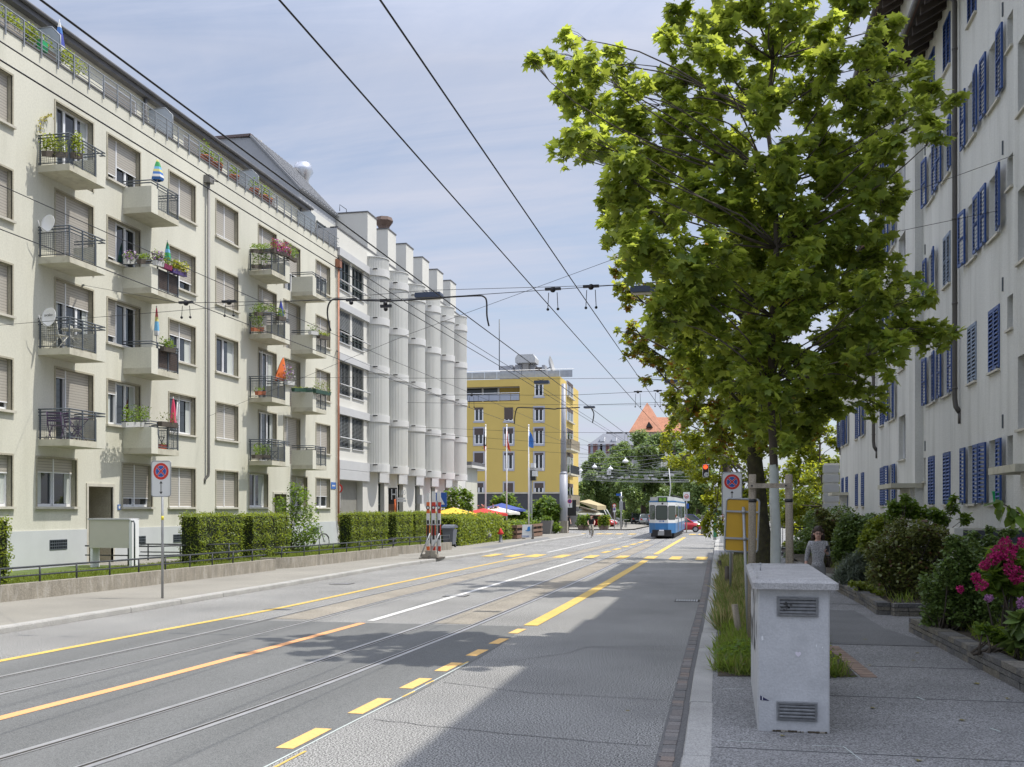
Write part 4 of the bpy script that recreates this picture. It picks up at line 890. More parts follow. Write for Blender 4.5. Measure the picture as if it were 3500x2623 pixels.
L_LIMEG = leafmat('lime_groundcover', (0.2, 0.25, 0.03), (0.4, 0.45, 0.05), .3, .35)
D = 3500 / 2212.0
def spots(lst, Y, spread, zc_scale=1.0):
    """(column, row, radius) marks of the crown's lumps -> centres and radii in metres at distance Y"""
    out = []
    for cx, cy, r in lst:
        y = Y + random.uniform(-spread, spread); p = gy(cx * D, cy * D, y); zc = -p.x * CS + p.y * CC
        out.append((p, r * D * zc / CF))
    return out
def limb(b, p, q, r0, r1, sag=0.15, n=6, k=5, m=None):
    p = Vector(p); q = Vector(q); L = (q - p).length; pts = []; rs = []
    w = Vector((random.uniform(-1, 1), random.uniform(-1, 1), random.uniform(-.3, 1))) * L * sag
    for i in range(k + 1):
        t = i / k; pts.append(p.lerp(q, t) + w * math.sin(math.pi * t) * .5 + Vector((random.uniform(-1, 1), random.uniform(-1, 1), 0)) * L * .012); rs.append(r0 + (r1 - r0) * t)
    pts[0] = p; pts[-1] = q; b.tube(pts, rs, n, m); return pts
def tree(name, label, base, lumps, rt, leaf, nleaf, lm, shape, bark=None, group=None, fork=None, lean=(0, 0), sub=7, twigs=True, cl=.34, painted=None, droop=.35):
    bark = bark or M_BARK; base = Vector(base); t = thing(name, label, 'tree', base, 0, group)
    top = max(c.z for c, r in lumps); fork = fork or base.z + (top - base.z) * .35
    mid = Vector((base.x + lean[0], base.y + lean[1], fork))
    b = MB(); k = 9; pts = []; rs = []
    for i in range(k + 1):
        s = i / k; pts.append(base.lerp(mid, s) + Vector((random.uniform(-1, 1), random.uniform(-1, 1), 0)) * rt * .15); rs.append(rt * (1.25 - .45 * s if i else 1.5))
    b.tube(pts, rs, 10, bark)
    ctr = sum((c for c, r in lumps), Vector()) / len(lumps); lead = []
    apex = Vector((ctr.x * .6 + mid.x * .4, ctr.y * .6 + mid.y * .4, top))
    lp = limb(b, mid, apex, rs[-1], rt * .12, .1, 8, 8, bark); P = []; tw = MB()
    for c, r in lumps:
        d = math.hypot(c.x - mid.x, c.y - mid.y); zt = max(fork, min(top - .5, c.z - d * .55)); a = min(lp, key=lambda q: abs(q.z - zt)); q = min(1, r / 1.0)
        br = limb(b, a, c, rt * .26 * (1 if d > 1 else .7), rt * .06, .34, 5, 6, bark)
        for j in range(sub):
            e = Vector(blob_pts(c, r, 1, .5)[0])
            if twigs: limb(b, br[-2] if j % 2 else c, e, rt * .07, rt * .03, .15, 4, 2, bark)
            n = max(3, int(nleaf * r * r / sum(x[1] ** 2 for x in lumps) / sub)); P.append(blob_pts(e, r * cl, n, .5))
    b.build('trunk', None, t)
    if painted: pb = MB(); pb.tube([p for p in pts if p.z < painted] + [base.lerp(mid, (painted - base.z) / (fork - base.z))], [r * 1.06 for p, r in zip(pts, rs) if p.z < painted] + [rt * 1.0], 12, M_LIME); pb.build('painted_trunk', None, t)
    leaves('crown', np.concatenate(P), leaf, lm, t, shape, droop); return t
random.seed(21)
MAPLE = [(1150, 130, 18), (1190, 128, 22), (1225, 85, 28), (1240, 150, 50), (1290, 150, 55), (1335, 140, 45), (1225, 215, 40), (1275, 225, 65), (1340, 215, 65), (1215, 330, 34), (1245, 290, 40), (1300, 300, 70), (1370, 290, 75), (1335, 370, 70), (1310, 440, 45), (1380, 430, 70),
  (1385, 185, 30), (1440, 90, 40), (1475, 40, 50), (1500, 110, 60), (1445, 170, 55), (1545, 50, 60), (1560, 130, 60), (1620, 30, 55), (1640, 110, 60), (1700, 40, 60), (1715, 130, 60), (1780, 50, 60), (1790, 130, 60), (1850, 30, 55), (1860, 110, 60), (1920, 60, 45), (1915, 140, 50),
  (1960, 175, 55), (2010, 200, 42), (2060, 212, 26), (1985, 260, 50), (2030, 285, 28), (1910, 230, 70), (1830, 210, 75), (1750, 210, 75), (1670, 210, 75), (1590, 210, 75), (1510, 210, 75), (1450, 250, 75), (1420, 340, 80), (1500, 330, 80), (1590, 320, 80), (1680, 310, 80), (1770, 310, 80), (1850, 310, 75), (1925, 330, 55),
  (1890, 390, 70), (1920, 440, 40), (1820, 410, 90), (1720, 410, 95), (1620, 420, 95), (1520, 430, 95), (1430, 430, 90), (1330, 500, 45), (1400, 520, 75), (1480, 540, 95), (1580, 530, 100), (1680, 530, 100), (1770, 520, 100), (1850, 520, 75), (1890, 560, 50),
  (1940, 615, 45), (1985, 640, 38), (1960, 700, 55), (2020, 720, 42), (2060, 718, 24), (1900, 640, 70), (1910, 760, 62), (1850, 700, 80), (1830, 620, 90), (1740, 630, 100), (1640, 640, 105), (1540, 640, 100), (1460, 620, 80), (1430, 690, 45), (1510, 740, 80), (1600, 750, 100), (1700, 740, 105), (1790, 760, 90), (1860, 830, 52), (1890, 880, 28), (1530, 820, 55), (1620, 840, 80), (1710, 840, 85), (1790, 850, 60), (1650, 910, 55), (1720, 920, 55), (1590, 900, 35), (1690, 960, 30), (1560, 60, 70),
  (1500, -60, 80), (1620, -70, 90), (1740, -70, 90), (1850, -60, 80), (1680, -170, 90), (1780, -170, 80), (1580, -160, 70)]
tree('maple_tree', 'young large leaved street maple, its thin trunk lime washed white between two timber stakes', (0.80, 16.8, 0.12), spots([(x, y, r * (.86 if y < 330 else 1.0)) for x, y, r in MAPLE], 16.8, 1.7), .072, .14, 31000, L_MAPLE, LEAF_MAPLE, None, 'street trees along the right kerb', 4.2, (-.12, -.1), 12, True, .31, 2.95)
OLD = [(1335, 575, 26), (1375, 570, 40), (1425, 580, 50), (1360, 640, 36), (1420, 650, 60), (1355, 715, 26), (1385, 740, 40), (1440, 730, 60), (1480, 680, 60), (1420, 800, 42), (1470, 810, 60), (1450, 870, 40), (1500, 880, 60), (1540, 800, 70), (1600, 860, 70), (1560, 930, 60), (1640, 930, 55), (1700, 880, 50), (1740, 930, 45), (1600, 700, 90), (1700, 650, 90), (1560, 580, 80), (1660, 520, 80), (1780, 800, 60)]
tree('maple_tree', 'old street maple with dark mossy trunk and brown tinged leaves, behind the white trunked one', (1.0, 28.8, 0.12), spots(OLD, 29, 2.6), .24, .15, 12000, L_OLDM, LEAF_MAPLE, M_BARKM, 'street trees along the right kerb', 4.6, (-.3, 0), 9, True, .36)
T3 = [(1445, 830, 26), (1455, 900, 32), (1500, 930, 50), (1440, 940, 28), (1480, 990, 50), (1540, 1000, 55), (1550, 930, 60), (1610, 990, 50), (1520, 1040, 34), (1560, 1070, 40), (1610, 1060, 36), (1640, 1040, 50), (1590, 1120, 36), (1545, 1130, 34), (1640, 1110, 40)]
tree('street_tree', 'bright yellow green street tree farther along the kerb behind the red signal', (0.6, 43, 0.12), spots(T3, 44, 3), .22, .15, 9000, L_BRIGHT, LEAF_OVAL, M_BARK, 'street trees along the right kerb', 4.6, (-.8, .3), 8)
T3b = [(1545, 1100, 30), (1590, 1095, 30), (1560, 1060, 30), (1610, 1110, 24)]
tree('street_tree', 'smaller green street tree low beside the yellow sign, last before the crossing', (0.3, 60, 0.12), spots(T3b, 60, 2), .16, .16, 3500, L_BRIGHT, LEAF_OVAL, M_BARK, 'street trees along the right kerb', 3.2)
T4 = [(1775, 930, 36), (1755, 980, 44), (1790, 1010, 44), (1765, 1050, 50), (1795, 1075, 40), (1720, 1060, 42), (1735, 1115, 46), (1780, 1120, 46), (1700, 1130, 42), (1750, 1170, 46), (1795, 1170, 40), (1690, 1190, 36), (1730, 1205, 36), (1680, 1075, 36), (1810, 960, 40), (1740, 1010, 46), (1700, 1010, 40), (1790, 890, 36), (1720, 960, 40), (1820, 1030, 40), (1815, 1100, 40)]
tree('garden_tree', 'slim bright yellow green tree beyond the end of the white shuttered house', (5.2, 58, 0.1), spots(T4, 58, 2.5), .13, .19, 13000, L_BRIGHT, LEAF_OVAL, M_BARK, None, 2.4, (0, 0), 8)
PK = [((1265, 1140), 165, [(1268, 1045, 34), (1290, 1010, 36), (1262, 1090, 30), (1300, 1060, 34)]), ((1325, 1135), 160, [(1320, 1000, 34), (1345, 975, 36), (1330, 1045, 40), (1310, 1085, 32), (1365, 1020, 40)]),
      ((1390, 1135), 150, [(1385, 965, 40), (1420, 975, 44), (1395, 1015, 46), (1370, 1055, 40), (1425, 1050, 42)]), ((1452, 1135), 145, [(1455, 1000, 46), (1480, 1040, 46), (1445, 1070, 40), (1500, 1075, 40), (1440, 950, 34)]),
      ((1300, 1135), 175, [(1285, 1105, 30), (1330, 1105, 32), (1310, 1075, 34), (1350, 1085, 30)]), ((1510, 1138), 135, [(1520, 1050, 44), (1545, 1090, 40), (1500, 1010, 44), (1525, 1110, 30)]), ((1415, 1135), 170, [(1400, 1095, 34), (1440, 1105, 32), (1370, 1100, 30), (1470, 1100, 30)])]
LBL = ['feathery park tree directly beside the ochre building', 'rounded park tree below the slate roof, second from the ochre building', 'tall feathery park tree in front of the red tiled roof', 'broad park tree behind the tram roof', 'low dark park tree in shade beneath the slate roofed house', 'park tree between the tram and the red signal', 'dark understorey park tree behind the tram windows']
for (tb, Y, ls), lb in zip(PK, LBL):
    p = gy(tb[0] * D, tb[1] * D, Y); tree('park_tree', lb, (p.x, Y, 0), spots([(a, c + 6, r * .9) for a, c, r in ls], Y, 5), .38, .34, 21000, L_PARK, LEAF_OVAL, M_BARK, 'park trees behind the tram', 6.0, (0, 0), 12, False, .42, droop=.8)
pts = np.concatenate([blob_pts((x, 205 + random.uniform(-6, 6), 2.5), (7, 4, random.uniform(3, 5.5)), 900, .4) for x in range(-34, 34, 5)])
o = leaves('shade_shrubbery', pts, .8, L_DARKG, None, LEAF_OVAL); tag(o, 'dense shrubbery added as a dark backdrop for the shade beneath the park trees', 'shrubbery', None, 'stuff')  # added leaf mass, dark to stand for the shade under the canopy

# ---------------------------------------------------------------- clipped hedges on the left
def hedge(name, label, x0, x1, y0, y1, z0, z1, dens=650, leaf=.058, lm=None, group=None, jit=.05):
    lm = lm or L_HEDGE; t = thing(name, label, 'hedge', ((x0 + x1) / 2, (y0 + y1) / 2, z0), 0, group)
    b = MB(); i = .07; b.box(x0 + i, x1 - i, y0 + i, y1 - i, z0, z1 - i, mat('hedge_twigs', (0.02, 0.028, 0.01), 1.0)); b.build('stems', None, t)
    P = []
    for ax, c, (u0, u1), (v0, v1) in ((0, x1, (y0, y1), (z0, z1)), (0, x0, (y0, y1), (z0, z1)), (1, y0, (x0, x1), (z0, z1)), (1, y1, (x0, x1), (z0, z1)), (2, z1, (x0, x1), (y0, y1))):
        n = int((u1 - u0) * (v1 - v0) * dens); a = np.zeros((n, 3)); o_ = [k for k in range(3) if k != ax]
        a[:, ax] = c + rng.normal(0, jit, n) - (.03 if c in (x1, y1, z1) else -.03); a[:, o_[0]] = rng.uniform(u0, u1, n); a[:, o_[1]] = rng.uniform(v0, v1, n); P.append(a)
    P = np.concatenate(P); P += .035 * np.sin(P[:, [1, 2, 0]] * 5.3 + 1.3) + .03 * np.sin(P[:, [2, 0, 1]] * 11.7)
    leaves('foliage', P, leaf, lm, t, LEAF_OVAL, 0, .3); return t
G = 'clipped box hedges in front of the left buildings'
hedge('hedge', 'clipped block hedge nearest the no stopping sign, right of the white panel', -17.7, -17.0, 30.8, 34.0, .42, 2.06, group=G)
hedge('hedge', 'clipped block hedge beside the loose leafy shrub', -17.6, -16.9, 34.6, 37.8, .42, 2.05, group=G)
hedge('hedge', 'clipped block hedge right of the parked bicycle', -17.3, -16.65, 43.9, 49.0, .42, 2.04, group=G)
hedge('hedge', 'short clipped hedge between two taller ones in front of the dark poster', -17.2, -16.5, 49.9, 52.8, .42, 2.03, group=G)
hedge('hedge', 'clipped hedge just behind the red and white barrier boards', -17.4, -16.6, 53.6, 58, .3, 2.05, group=G)
hedge('hedge', 'clipped hedge cut off at the left edge of the picture', -17.9, -16.9, 17.5, 21.7, .42, 2.02, group=G)
hedge('thuja_hedge', 'loose green thuja hedge bordering the cafe garden beside the grey bin', -16.2, -15.1, 56.8, 68.5, .1, 1.75, 420, .11, L_HEDGE, None, .12)
hedge('thuja_hedge', 'low thuja hedge along the cafe garden behind the hydrant', -15.9, -15.0, 69.5, 79, .1, 1.15, 380, .12, L_HEDGE, None, .12)
hedge('thuja_hedge', 'dark trimmed hedge at the back of the cafe garden under the parasols', -22.5, -18.5, 86, 87.2, .1, 1.9, 260, .15, L_DARKG, None, .1)
# ---------------------------------------------------------------- bushes
def bush(name, label, lumps, leaf, n, lm, shape=LEAF_OVAL, group=None, stems=8, up=.6, droop=.1, cat='shrub', shell=.4, base=None):
    c0 = lumps[0][0]; zb = min(c[2] - (r if not hasattr(r, '__len__') else r[2]) for c, r in lumps) if base is None else base
    t = thing(name, label, cat, (c0[0], c0[1], zb), 0, group); P = []; b = MB(); tot = sum((r if not hasattr(r, '__len__') else sum(r) / 3) ** 2 for c, r in lumps)
    for c, r in lumps:
        rr = r if not hasattr(r, '__len__') else sum(r) / 3; P.append(blob_pts(c, r, max(6, int(n * rr * rr / tot)), shell))
        for k in range(max(2, stems // len(lumps))): limb(b, (c0[0] + random.uniform(-.15, .15), c0[1] + random.uniform(-.15, .15), zb), blob_pts(c, r, 1, .8)[0], .02, .005, .15, 4, 3, M_BARK)
    b.build('stems', None, t); leaves('foliage', np.concatenate(P), leaf, lm, t, shape, droop, up); return t
def px(lst, Y, dy=.3):
    out = []
    for x, y, r in lst:
        yy = Y + random.uniform(-dy, dy); p = gy(x, y, yy); zc = -p.x * CS + p.y * CC; out.append((tuple(p), r * zc / CF))
    return out
bush('leafy_shrub', 'tall loose light green shrub between the hedge and the parked bicycle', px([(985, 1760, 45), (1020, 1700, 40), (1045, 1760, 48), (1010, 1830, 60), (1065, 1820, 40), (960, 1720, 30), (1005, 1670, 25), (1040, 1690, 22), (1030, 1870, 50)], 41.2, .5), .11, 2600, L_FRESH, stems=16, base=.42)
def zr(x, y, r): return (2800 + .4222 * x, 1650 + .4222 * y, r * .4222)
bush('azalea_bush', 'big bronze green bush filling the bed above the near end of the low stone wall', px([zr(620, 520, 170), zr(780, 560, 190), zr(560, 660, 150), zr(720, 740, 190), zr(900, 470, 150), zr(650, 380, 110), zr(880, 700, 150), zr(820, 390, 110), zr(950, 620, 130), zr(480, 560, 120), zr(480, 740, 110), zr(640, 860, 90), zr(1000, 520, 110), zr(980, 420, 80), zr(1010, 640, 120)], 23.6, .5), .075, 11000, L_AZAL, stems=20, base=.3)
bush('tall_shrub', 'upright fresh green shrub with pointed shoots in front of the closed shutters', px([zr(620, 250, 90), zr(720, 210, 90), zr(820, 270, 80), zr(940, 260, 60), zr(1080, 210, 50), zr(1000, 300, 60), zr(1190, 290, 50), zr(1090, 130, 30), zr(700, 130, 40), zr(600, 180, 40)], 24.8, .3), .09, 2600, L_FRESH, stems=24, base=.3)
bush('yew_bush', 'dark feathery evergreen bush behind the spiky grey lavender', px([zr(330, 400, 150), zr(230, 450, 130), zr(350, 520, 140), zr(250, 330, 100), zr(430, 330, 90), zr(180, 560, 90), zr(300, 620, 100)], 31, .6), .09, 9000, L_DARKG, LEAF_KITE, stems=14, base=.3)
bush('wild_shrub', 'tall mixed shrub beside the walking woman, partly in flower', px([zr(60, 330, 90), zr(130, 420, 90), zr(40, 450, 90), zr(100, 560, 90), zr(160, 300, 70), zr(60, 640, 60), zr(20, 260, 60)], 36, .8), .10, 4000, L_AZAL, stems=14, base=.3)
bush('wild_shrub', 'grey green shrub against the far end of the white house', px([(2840, 1790, 60), (2800, 1830, 60), (2880, 1770, 50), (2780, 1780, 40), (2760, 1840, 40), (2900, 1810, 50)], 44, 1.0), .12, 3500, L_DARKG, stems=12, base=.3)
bush('wild_shrub', 'low bush at the back by the iron garden fence', px([(2720, 1890, 34), (2745, 1900, 34), (2735, 1860, 34), (2700, 1905, 24)], 46, .5), .12, 1500, L_DARKG, stems=8, base=.15)
bush('rose_bush', 'small leaved green rose bush spilling over the near stone wall', px([zr(1000, 900, 170), zr(1150, 800, 190), zr(950, 1060, 130), zr(1120, 1000, 170), zr(1270, 900, 160), zr(1300, 1050, 150), zr(1050, 720, 130), zr(1200, 660, 130), zr(900, 820, 100), zr(1330, 720, 100), zr(880, 1110, 60), zr(1420, 980, 120), zr(1050, 1130, 80), zr(1120, 540, 110), zr(1230, 560, 100), zr(1350, 620, 90), zr(1090, 480, 70), zr(1200, 1130, 80)], 17.3, .5), .06, 13000, L_DARKG, stems=24, base=.3)
bush('rose_bush', 'loose sprays of small leaves in front of the dark garden screen', px([zr(1180, 480, 60), zr(1250, 430, 50), zr(1380, 380, 40), zr(1500, 420, 50), zr(1560, 390, 40), zr(1390, 470, 60), zr(1300, 520, 70), zr(1450, 520, 60)], 18.8, .3), .06, 1600, L_DARKG, stems=20, base=.8)
bush('wild_shrub', 'leafy shrub filling the gap between the dark evergreen and the bronze bush', px([zr(420, 470, 100), zr(380, 600, 100), zr(450, 380, 90), zr(520, 330, 80), zr(430, 690, 80)], 27.5, .4), .085, 4500, L_HEDGE, stems=12, base=.3)
hy = bush('hydrangea_bush', 'hydrangea with deep pink flower heads at the right edge', px([zr(1530, 620, 130), zr(1600, 760, 130), zr(1450, 720, 110), zr(1400, 800, 100), zr(1630, 600, 110), zr(1560, 850, 110), zr(1480, 560, 70)], 15.2, .25), .15, 900, L_FRESH, LEAF_OVAL, None, 14, base=.3, cat='shrub')
M_PINK = leafmat('pink_petal', (0.48, 0.022, 0.15), (0.4, .04, .18), .3, .25); M_LILA = leafmat('lilac_petal', (0.55, 0.25, 0.5), (0.5, .3, .5), .3, .25)
for i, (x, y, r) in enumerate(((1508, 490, 42), (1460, 565, 50), (1540, 590, 44), (1400, 620, 40), (1445, 600, 36), (1545, 695, 48), (1590, 735, 52), (1340, 670, 32), (1268, 765, 26), (1308, 826, 42), (1650, 482, 34), (1600, 785, 34), (1140, 865, 18), (1580, 535, 20), (1375, 935, 20), (1650, 975, 40))):
    Y = 14.7 + random.uniform(-.1, .1); p = gy(*zr(x, y, 0)[:2], Y); rr = r * .4222 * Y / CF; P = np.array(p) + unit(170) * rr * rng.uniform(.85, 1.05, (170, 1)); leaves('flower_head', P, .032, M_LILA if i in (14, 15) else M_PINK, hy, LEAF_KITE, 0, .0)
bush('lavender_bush', 'spiky grey green lavender on the corner of the low stone wall', px([zr(280, 720, 110), zr(200, 760, 80), zr(350, 760, 90), zr(300, 660, 80)], 27, .2), .22, 1500, L_LAV, LEAF_BLADE * np.array([2.0, 1]), stems=8, up=0, droop=-1.2, base=.3)
bush('ground_cover', 'lime green ground cover along the low stone wall', px([zr(330, 840, 50), zr(420, 880, 50), zr(500, 915, 50), zr(580, 935, 45), zr(270, 815, 30)], 24.3, .6), .06, 1500, L_LIMEG, stems=4, base=.3)
bush('ground_cover', 'low broad leaved plants on top of the near stone wall at the right edge', px([zr(1330, 1190, 50), zr(1430, 1230, 60), zr(1530, 1260, 60), zr(1600, 1290, 60), zr(1650, 1240, 70), zr(1560, 1330, 40)], 14.6, .3), .09, 900, L_FRESH, stems=6, base=.32)
bush('hosta_plant', 'blue green leafy plant at the right edge beside the hydrangea', px([zr(1640, 1180, 60), zr(1620, 1270, 50), zr(1660, 1100, 50)], 14.0, .2), .2, 120, L_DARKG, stems=4, base=.32)
b = MB(); q = [gy(*zr(x, y, 0)[:2], 13.5) for x, y in ((1700, 280), (1600, 240), (1520, 190), (1440, 150))]; t = thing('overhanging_branch', 'leafy branch hanging into the picture at the right edge in front of the house door', 'branch', q[0]); b.tube(q + [], [.012, .01, .008, .004], 5, M_BARK); b.build('stem', None, t)
P = np.concatenate([np.array(q[i].lerp(q[i + 1], s))[None] + rng.normal(0, .03, (2, 3)) for i in range(3) for s in (0, .25, .5, .75)]); leaves('foliage', P, .19, L_FRESH, t, LEAF_OVAL * np.array([1.0, 1]), 1.5, .1)
bush('cafe_shrub', 'light green climber growing over the cafe garden trellis', px([(1700, 1720, 26), (1735, 1715, 30), (1690, 1770, 26), (1760, 1750, 30), (1790, 1770, 28), (1770, 1800, 26), (1725, 1790, 26)], 84, 1.5), .26, 2600, L_FRESH, stems=10, base=.1)
bush('cafe_shrub', 'arching bamboo thicket left of the thick tram mast', px([(1845, 1735, 30), (1880, 1740, 32), (1850, 1780, 30), (1895, 1765, 26), (1835, 1810, 30), (1870, 1715, 24), (1905, 1740, 16), (1825, 1760, 24)], 90, 1.2), .3, 3200, L_FRESH, LEAF_KITE, stems=14, base=.1, droop=.9)
bush('cafe_shrub', 'thin young tree with light leaves behind the yellow parasol', px([(1545, 1690, 26), (1570, 1720, 28), (1530, 1730, 24), (1600, 1735, 22), (1580, 1680, 16), (1600, 1700, 22)], 64, .8), .2, 1100, L_FRESH, stems=12, base=.2)
bush('cafe_shrub', 'low planting beside the mast base', px([(1890, 1800, 16), (1905, 1805, 14), (1875, 1806, 14), (1845, 1815, 14)], 87, .5), .25, 700, L_FRESH, stems=5, base=.1)
bush('cafe_shrub', 'wispy vine with pink flowers on the trellis over the red parasol', px([(1650, 1745, 22), (1675, 1760, 24), (1640, 1770, 18), (1690, 1740, 16)], 77, .5), .2, 700, leafmat('pinkish_vine', (.16, .14, .06), (.3, .2, .1), .3, .3, alt=(.5, .15, .12), altamt=.3), stems=8, base=.1)
# ---------------------------------------------------------------- grass
def blades(name, pts, h, lm, label, cat, spread=.5, w=1.0):
    n = len(pts); d = rng.normal(0, spread, (n, 3)); d[:, 2] = 1
    o = leaves(name, pts, h, lm, None, LEAF_BLADE * np.array([w, 1]), 0, -.9, .5, d); tag(o, label, cat, None, 'stuff'); return o
def scatter(x0, x1, y0, y1, n, z): return np.stack([rng.uniform(x0, x1, n), rng.uniform(y0, y1, n), np.full(n, z)], 1)
def inpoly(P, poly):
    x, y = P[:, 0], P[:, 1]; c = np.zeros(len(P), bool); j = len(poly) - 1
    for i in range(len(poly)):
        (xi, yi), (xj, yj) = poly[i], poly[j]; c ^= ((yi > y) != (yj > y)) & (x < (xj - xi) * (y - yi) / (yj - yi + 1e-12) + xi); j = i
    return P[c]
P = scatter(-18.6, -14, 14, 52, 60000, .42); P = inpoly(P, LAWN)
o = blades('lawn_grass', P, .085, leafmat('lawn_blade', (0.15, 0.19, 0.028), (0.36, 0.42, 0.045), .35, .35), 'short mown grass of the front lawn behind the low wall', 'grass', .5, 2.2)
cl = np.concatenate([blob_pts((random.uniform(0, 1.5), random.uniform(13.5, 18.8), .12), (.3, .3, .001), 420, .5) for k in range(44)]); cl[:, 2] = .12; cl = inpoly(cl, [(-.2, 13.25), (1.6, 13.5), (1.5, 19), (-.2, 19)])
blades('verge_grass', cl, .2, L_GRASS, 'rough green grass in the tree pit around the utility cabinet', 'grass', .7, .5)
cl = np.concatenate([blob_pts((random.uniform(-.1, .95), random.uniform(17.5, 43), .12), (.25, .35, .001), 260, .5) for k in range(120)]); cl[:, 2] = .12; cl = cl[(cl[:, 0] > -.2 - (cl[:, 1] - 17) * .006) & (cl[:, 0] < 1.1)]
blades('verge_grass', cl, .3, L_DRY, 'tall dry grass along the verge beside the right kerb', 'grass', .55, .28)
P = blob_pts((.25, 14.5, .2), (.42, 1.0, .25), 900, .6); P = P[P[:, 2] > .12]; o = leaves('verge_weeds', P, .07, L_FRESH, None, LEAF_OVAL, 0, .6); tag(o, 'leafy green weeds at the foot of the leaning verge post', 'weeds', None, 'stuff')
P = blob_pts((1.25, 14.3, .15), (.3, .9, .3), 500, .6); P = P[P[:, 2] > .12]; o = leaves('verge_weeds', P, .06, L_HEDGE, None, LEAF_OVAL, 0, .6); tag(o, 'low weeds on the path side of the utility cabinet', 'weeds', None, 'stuff')
cl = scatter(3.3, 5.5, 22, 44, 2500, .32); cl = np.concatenate([cl, scatter(3.6, 5.7, 10, 18.5, 1500, .33)]); blades('bed_grass', cl, .22, L_GRASS, 'grasses and low herbs between the garden shrubs', 'ground cover', .5, 1.2)
# a few fallen leaves
b = MB()
for x, y in ((2.55, 15.2), (2.75, 16.0), (2.95, 13.4), (1.9, 14.6), (2.3, 11.0), (0.5, 9.9), (-1.0, 10.8), (1.6, 9.2), (3.1, 12.4), (2.2, 17.5), (1.5, 11.5)):
    a = random.uniform(0, 6.28); s_ = random.uniform(.05, .1); b.add([(x + s_ * (math.cos(a) * u - math.sin(a) * v), y + s_ * (math.sin(a) * u + math.cos(a) * v), .124 + .012 * abs(u)) for u, v in LEAF_MAPLE], [tuple(range(12))], mat('fallen_leaf', (.2, .17, .05), .9, var=.3, vs=9))
o = b.build('fallen_leaves'); tag(o, 'a few fallen leaves lying on the right pavement', 'leaves', None, 'stuff')
# ================================================================ WALLS, RAILINGS, STREET FURNITURE
M_CONC = mat('old_concrete', (0.27, 0.245, 0.2), 0.95, var=0.2, vs=2.5, var2=0.15, vs2=40, bump=0.4, bs=20, dark=(0.5, 0.48, 0.44), darkamt=0.5, stretch=(2.2, 2.2, .5))
M_GALV = mat('galvanised_steel', (0.36, 0.37, 0.38), 0.45, metal=0.5, var=0.1, vs=4)
M_RED = mat('sign_red', (0.55, 0.025, 0.02), 0.35); M_SBLUE = mat('sign_blue', (0.02, 0.09, 0.36), 0.35); M_SWHITE = mat('sign_white', (0.66, 0.67, 0.67), 0.35); M_BLACK = mat('black_paint', (0.015, 0.015, 0.016), 0.4)
def wall_line(name, label, line, z0, z1, w, m):
    o = strip(line, 0.0, w, z0, z1, m, name); b = o.data; return tag(o, label, 'wall')
for ln, lb in ((WALL_A, 'low weathered concrete garden wall nearest the camera on the left pavement'), (WALL_B, 'low concrete garden wall with a curved end, behind the second hedge'), (WALL_C, 'short low concrete garden wall by the red and white barrier boards')):
    b = MB(); P = subdiv(ln, 1.2); n = len(P); fl = []
    for i, p in enumerate(P):
        t = (Vector(P[min(i + 1, n - 1)]) - Vector(P[max(i - 1, 0)])).normalized(); nr = Vector((-t.y, t.x)); fl.append((Vector(p) - nr * 0, Vector(p) + nr * .24))
    for i in range(n - 1):
        (a0, a1), (c0, c1) = fl[i], fl[i + 1]
        b.quad((*a0, .09), (*c0, .09), (*c0, .5), (*a0, .5), M_CONC); b.quad((*a0, .5), (*c0, .5), (*c1, .5), (*a1, .5), M_CONC); b.quad((*a1, .09), (*a1, .5), (*c1, .5), (*c1, .09), M_CONC)
    for i in (0, n - 1): (a0, a1) = fl[i]; b.quad((*a0, .09), (*a0, .5), (*a1, .5), (*a1, .09), M_CONC)
    tag(b.build('garden_wall'), lb, 'wall')
M_RAILD = mat('dark_rail', (.035, .04, .044), .5)
def railing(label, line, z0, zt, zm, r=.024, step=1.25):
    b = MB(); t = thing('railing', label, 'railing', (*line[0], z0), 0, 'dark tube railings on the garden walls')
    P = [Vector(p) for p in line]; b.tube([(*p, zt) for p in P], r, 8, M_RAILD); b.tube([(*p, zm) for p in P], r * .85, 8, M_RAILD); b.build('rails', None, t)
    acc = 0.3
    for a, c in zip(P[:-1], P[1:]):
        L = (c - a).length
        while acc < L: q = a.lerp(c, acc / L); b = MB(); b.cyl(q.x, q.y, z0 - .05, zt, r, 8, M_RAILD); b.build('post', None, t); acc += step
        acc -= L
def inset(line, d): return [tuple(p) for p in offset([Vector(p) for p in line], d)]
railing('dark tube railing on the nearest concrete wall, in front of the lawn', inset(WALL_A[:-1] + [(-15.4, 32.7)], .12), .5, .87, .67)
railing('dark tube railing on the curved concrete wall in front of the bicycle', inset(WALL_B[1:], .12), .5, .87, .67)
railing('dark tube railing on the short wall next to the barrier boards', inset(WALL_C[1:], .12), .5, .87, .67)
railing('dark tube railing along the house path below the white panel', [(-20.4, 29.7), (-18.0, 29.7), (-16.5, 32.6)], .42, 1.05, .75)
railing('dark tube railing on the far side of the house path', [(-20.4, 32.9), (-17.8, 32.9)], .42, 1.0, .72)
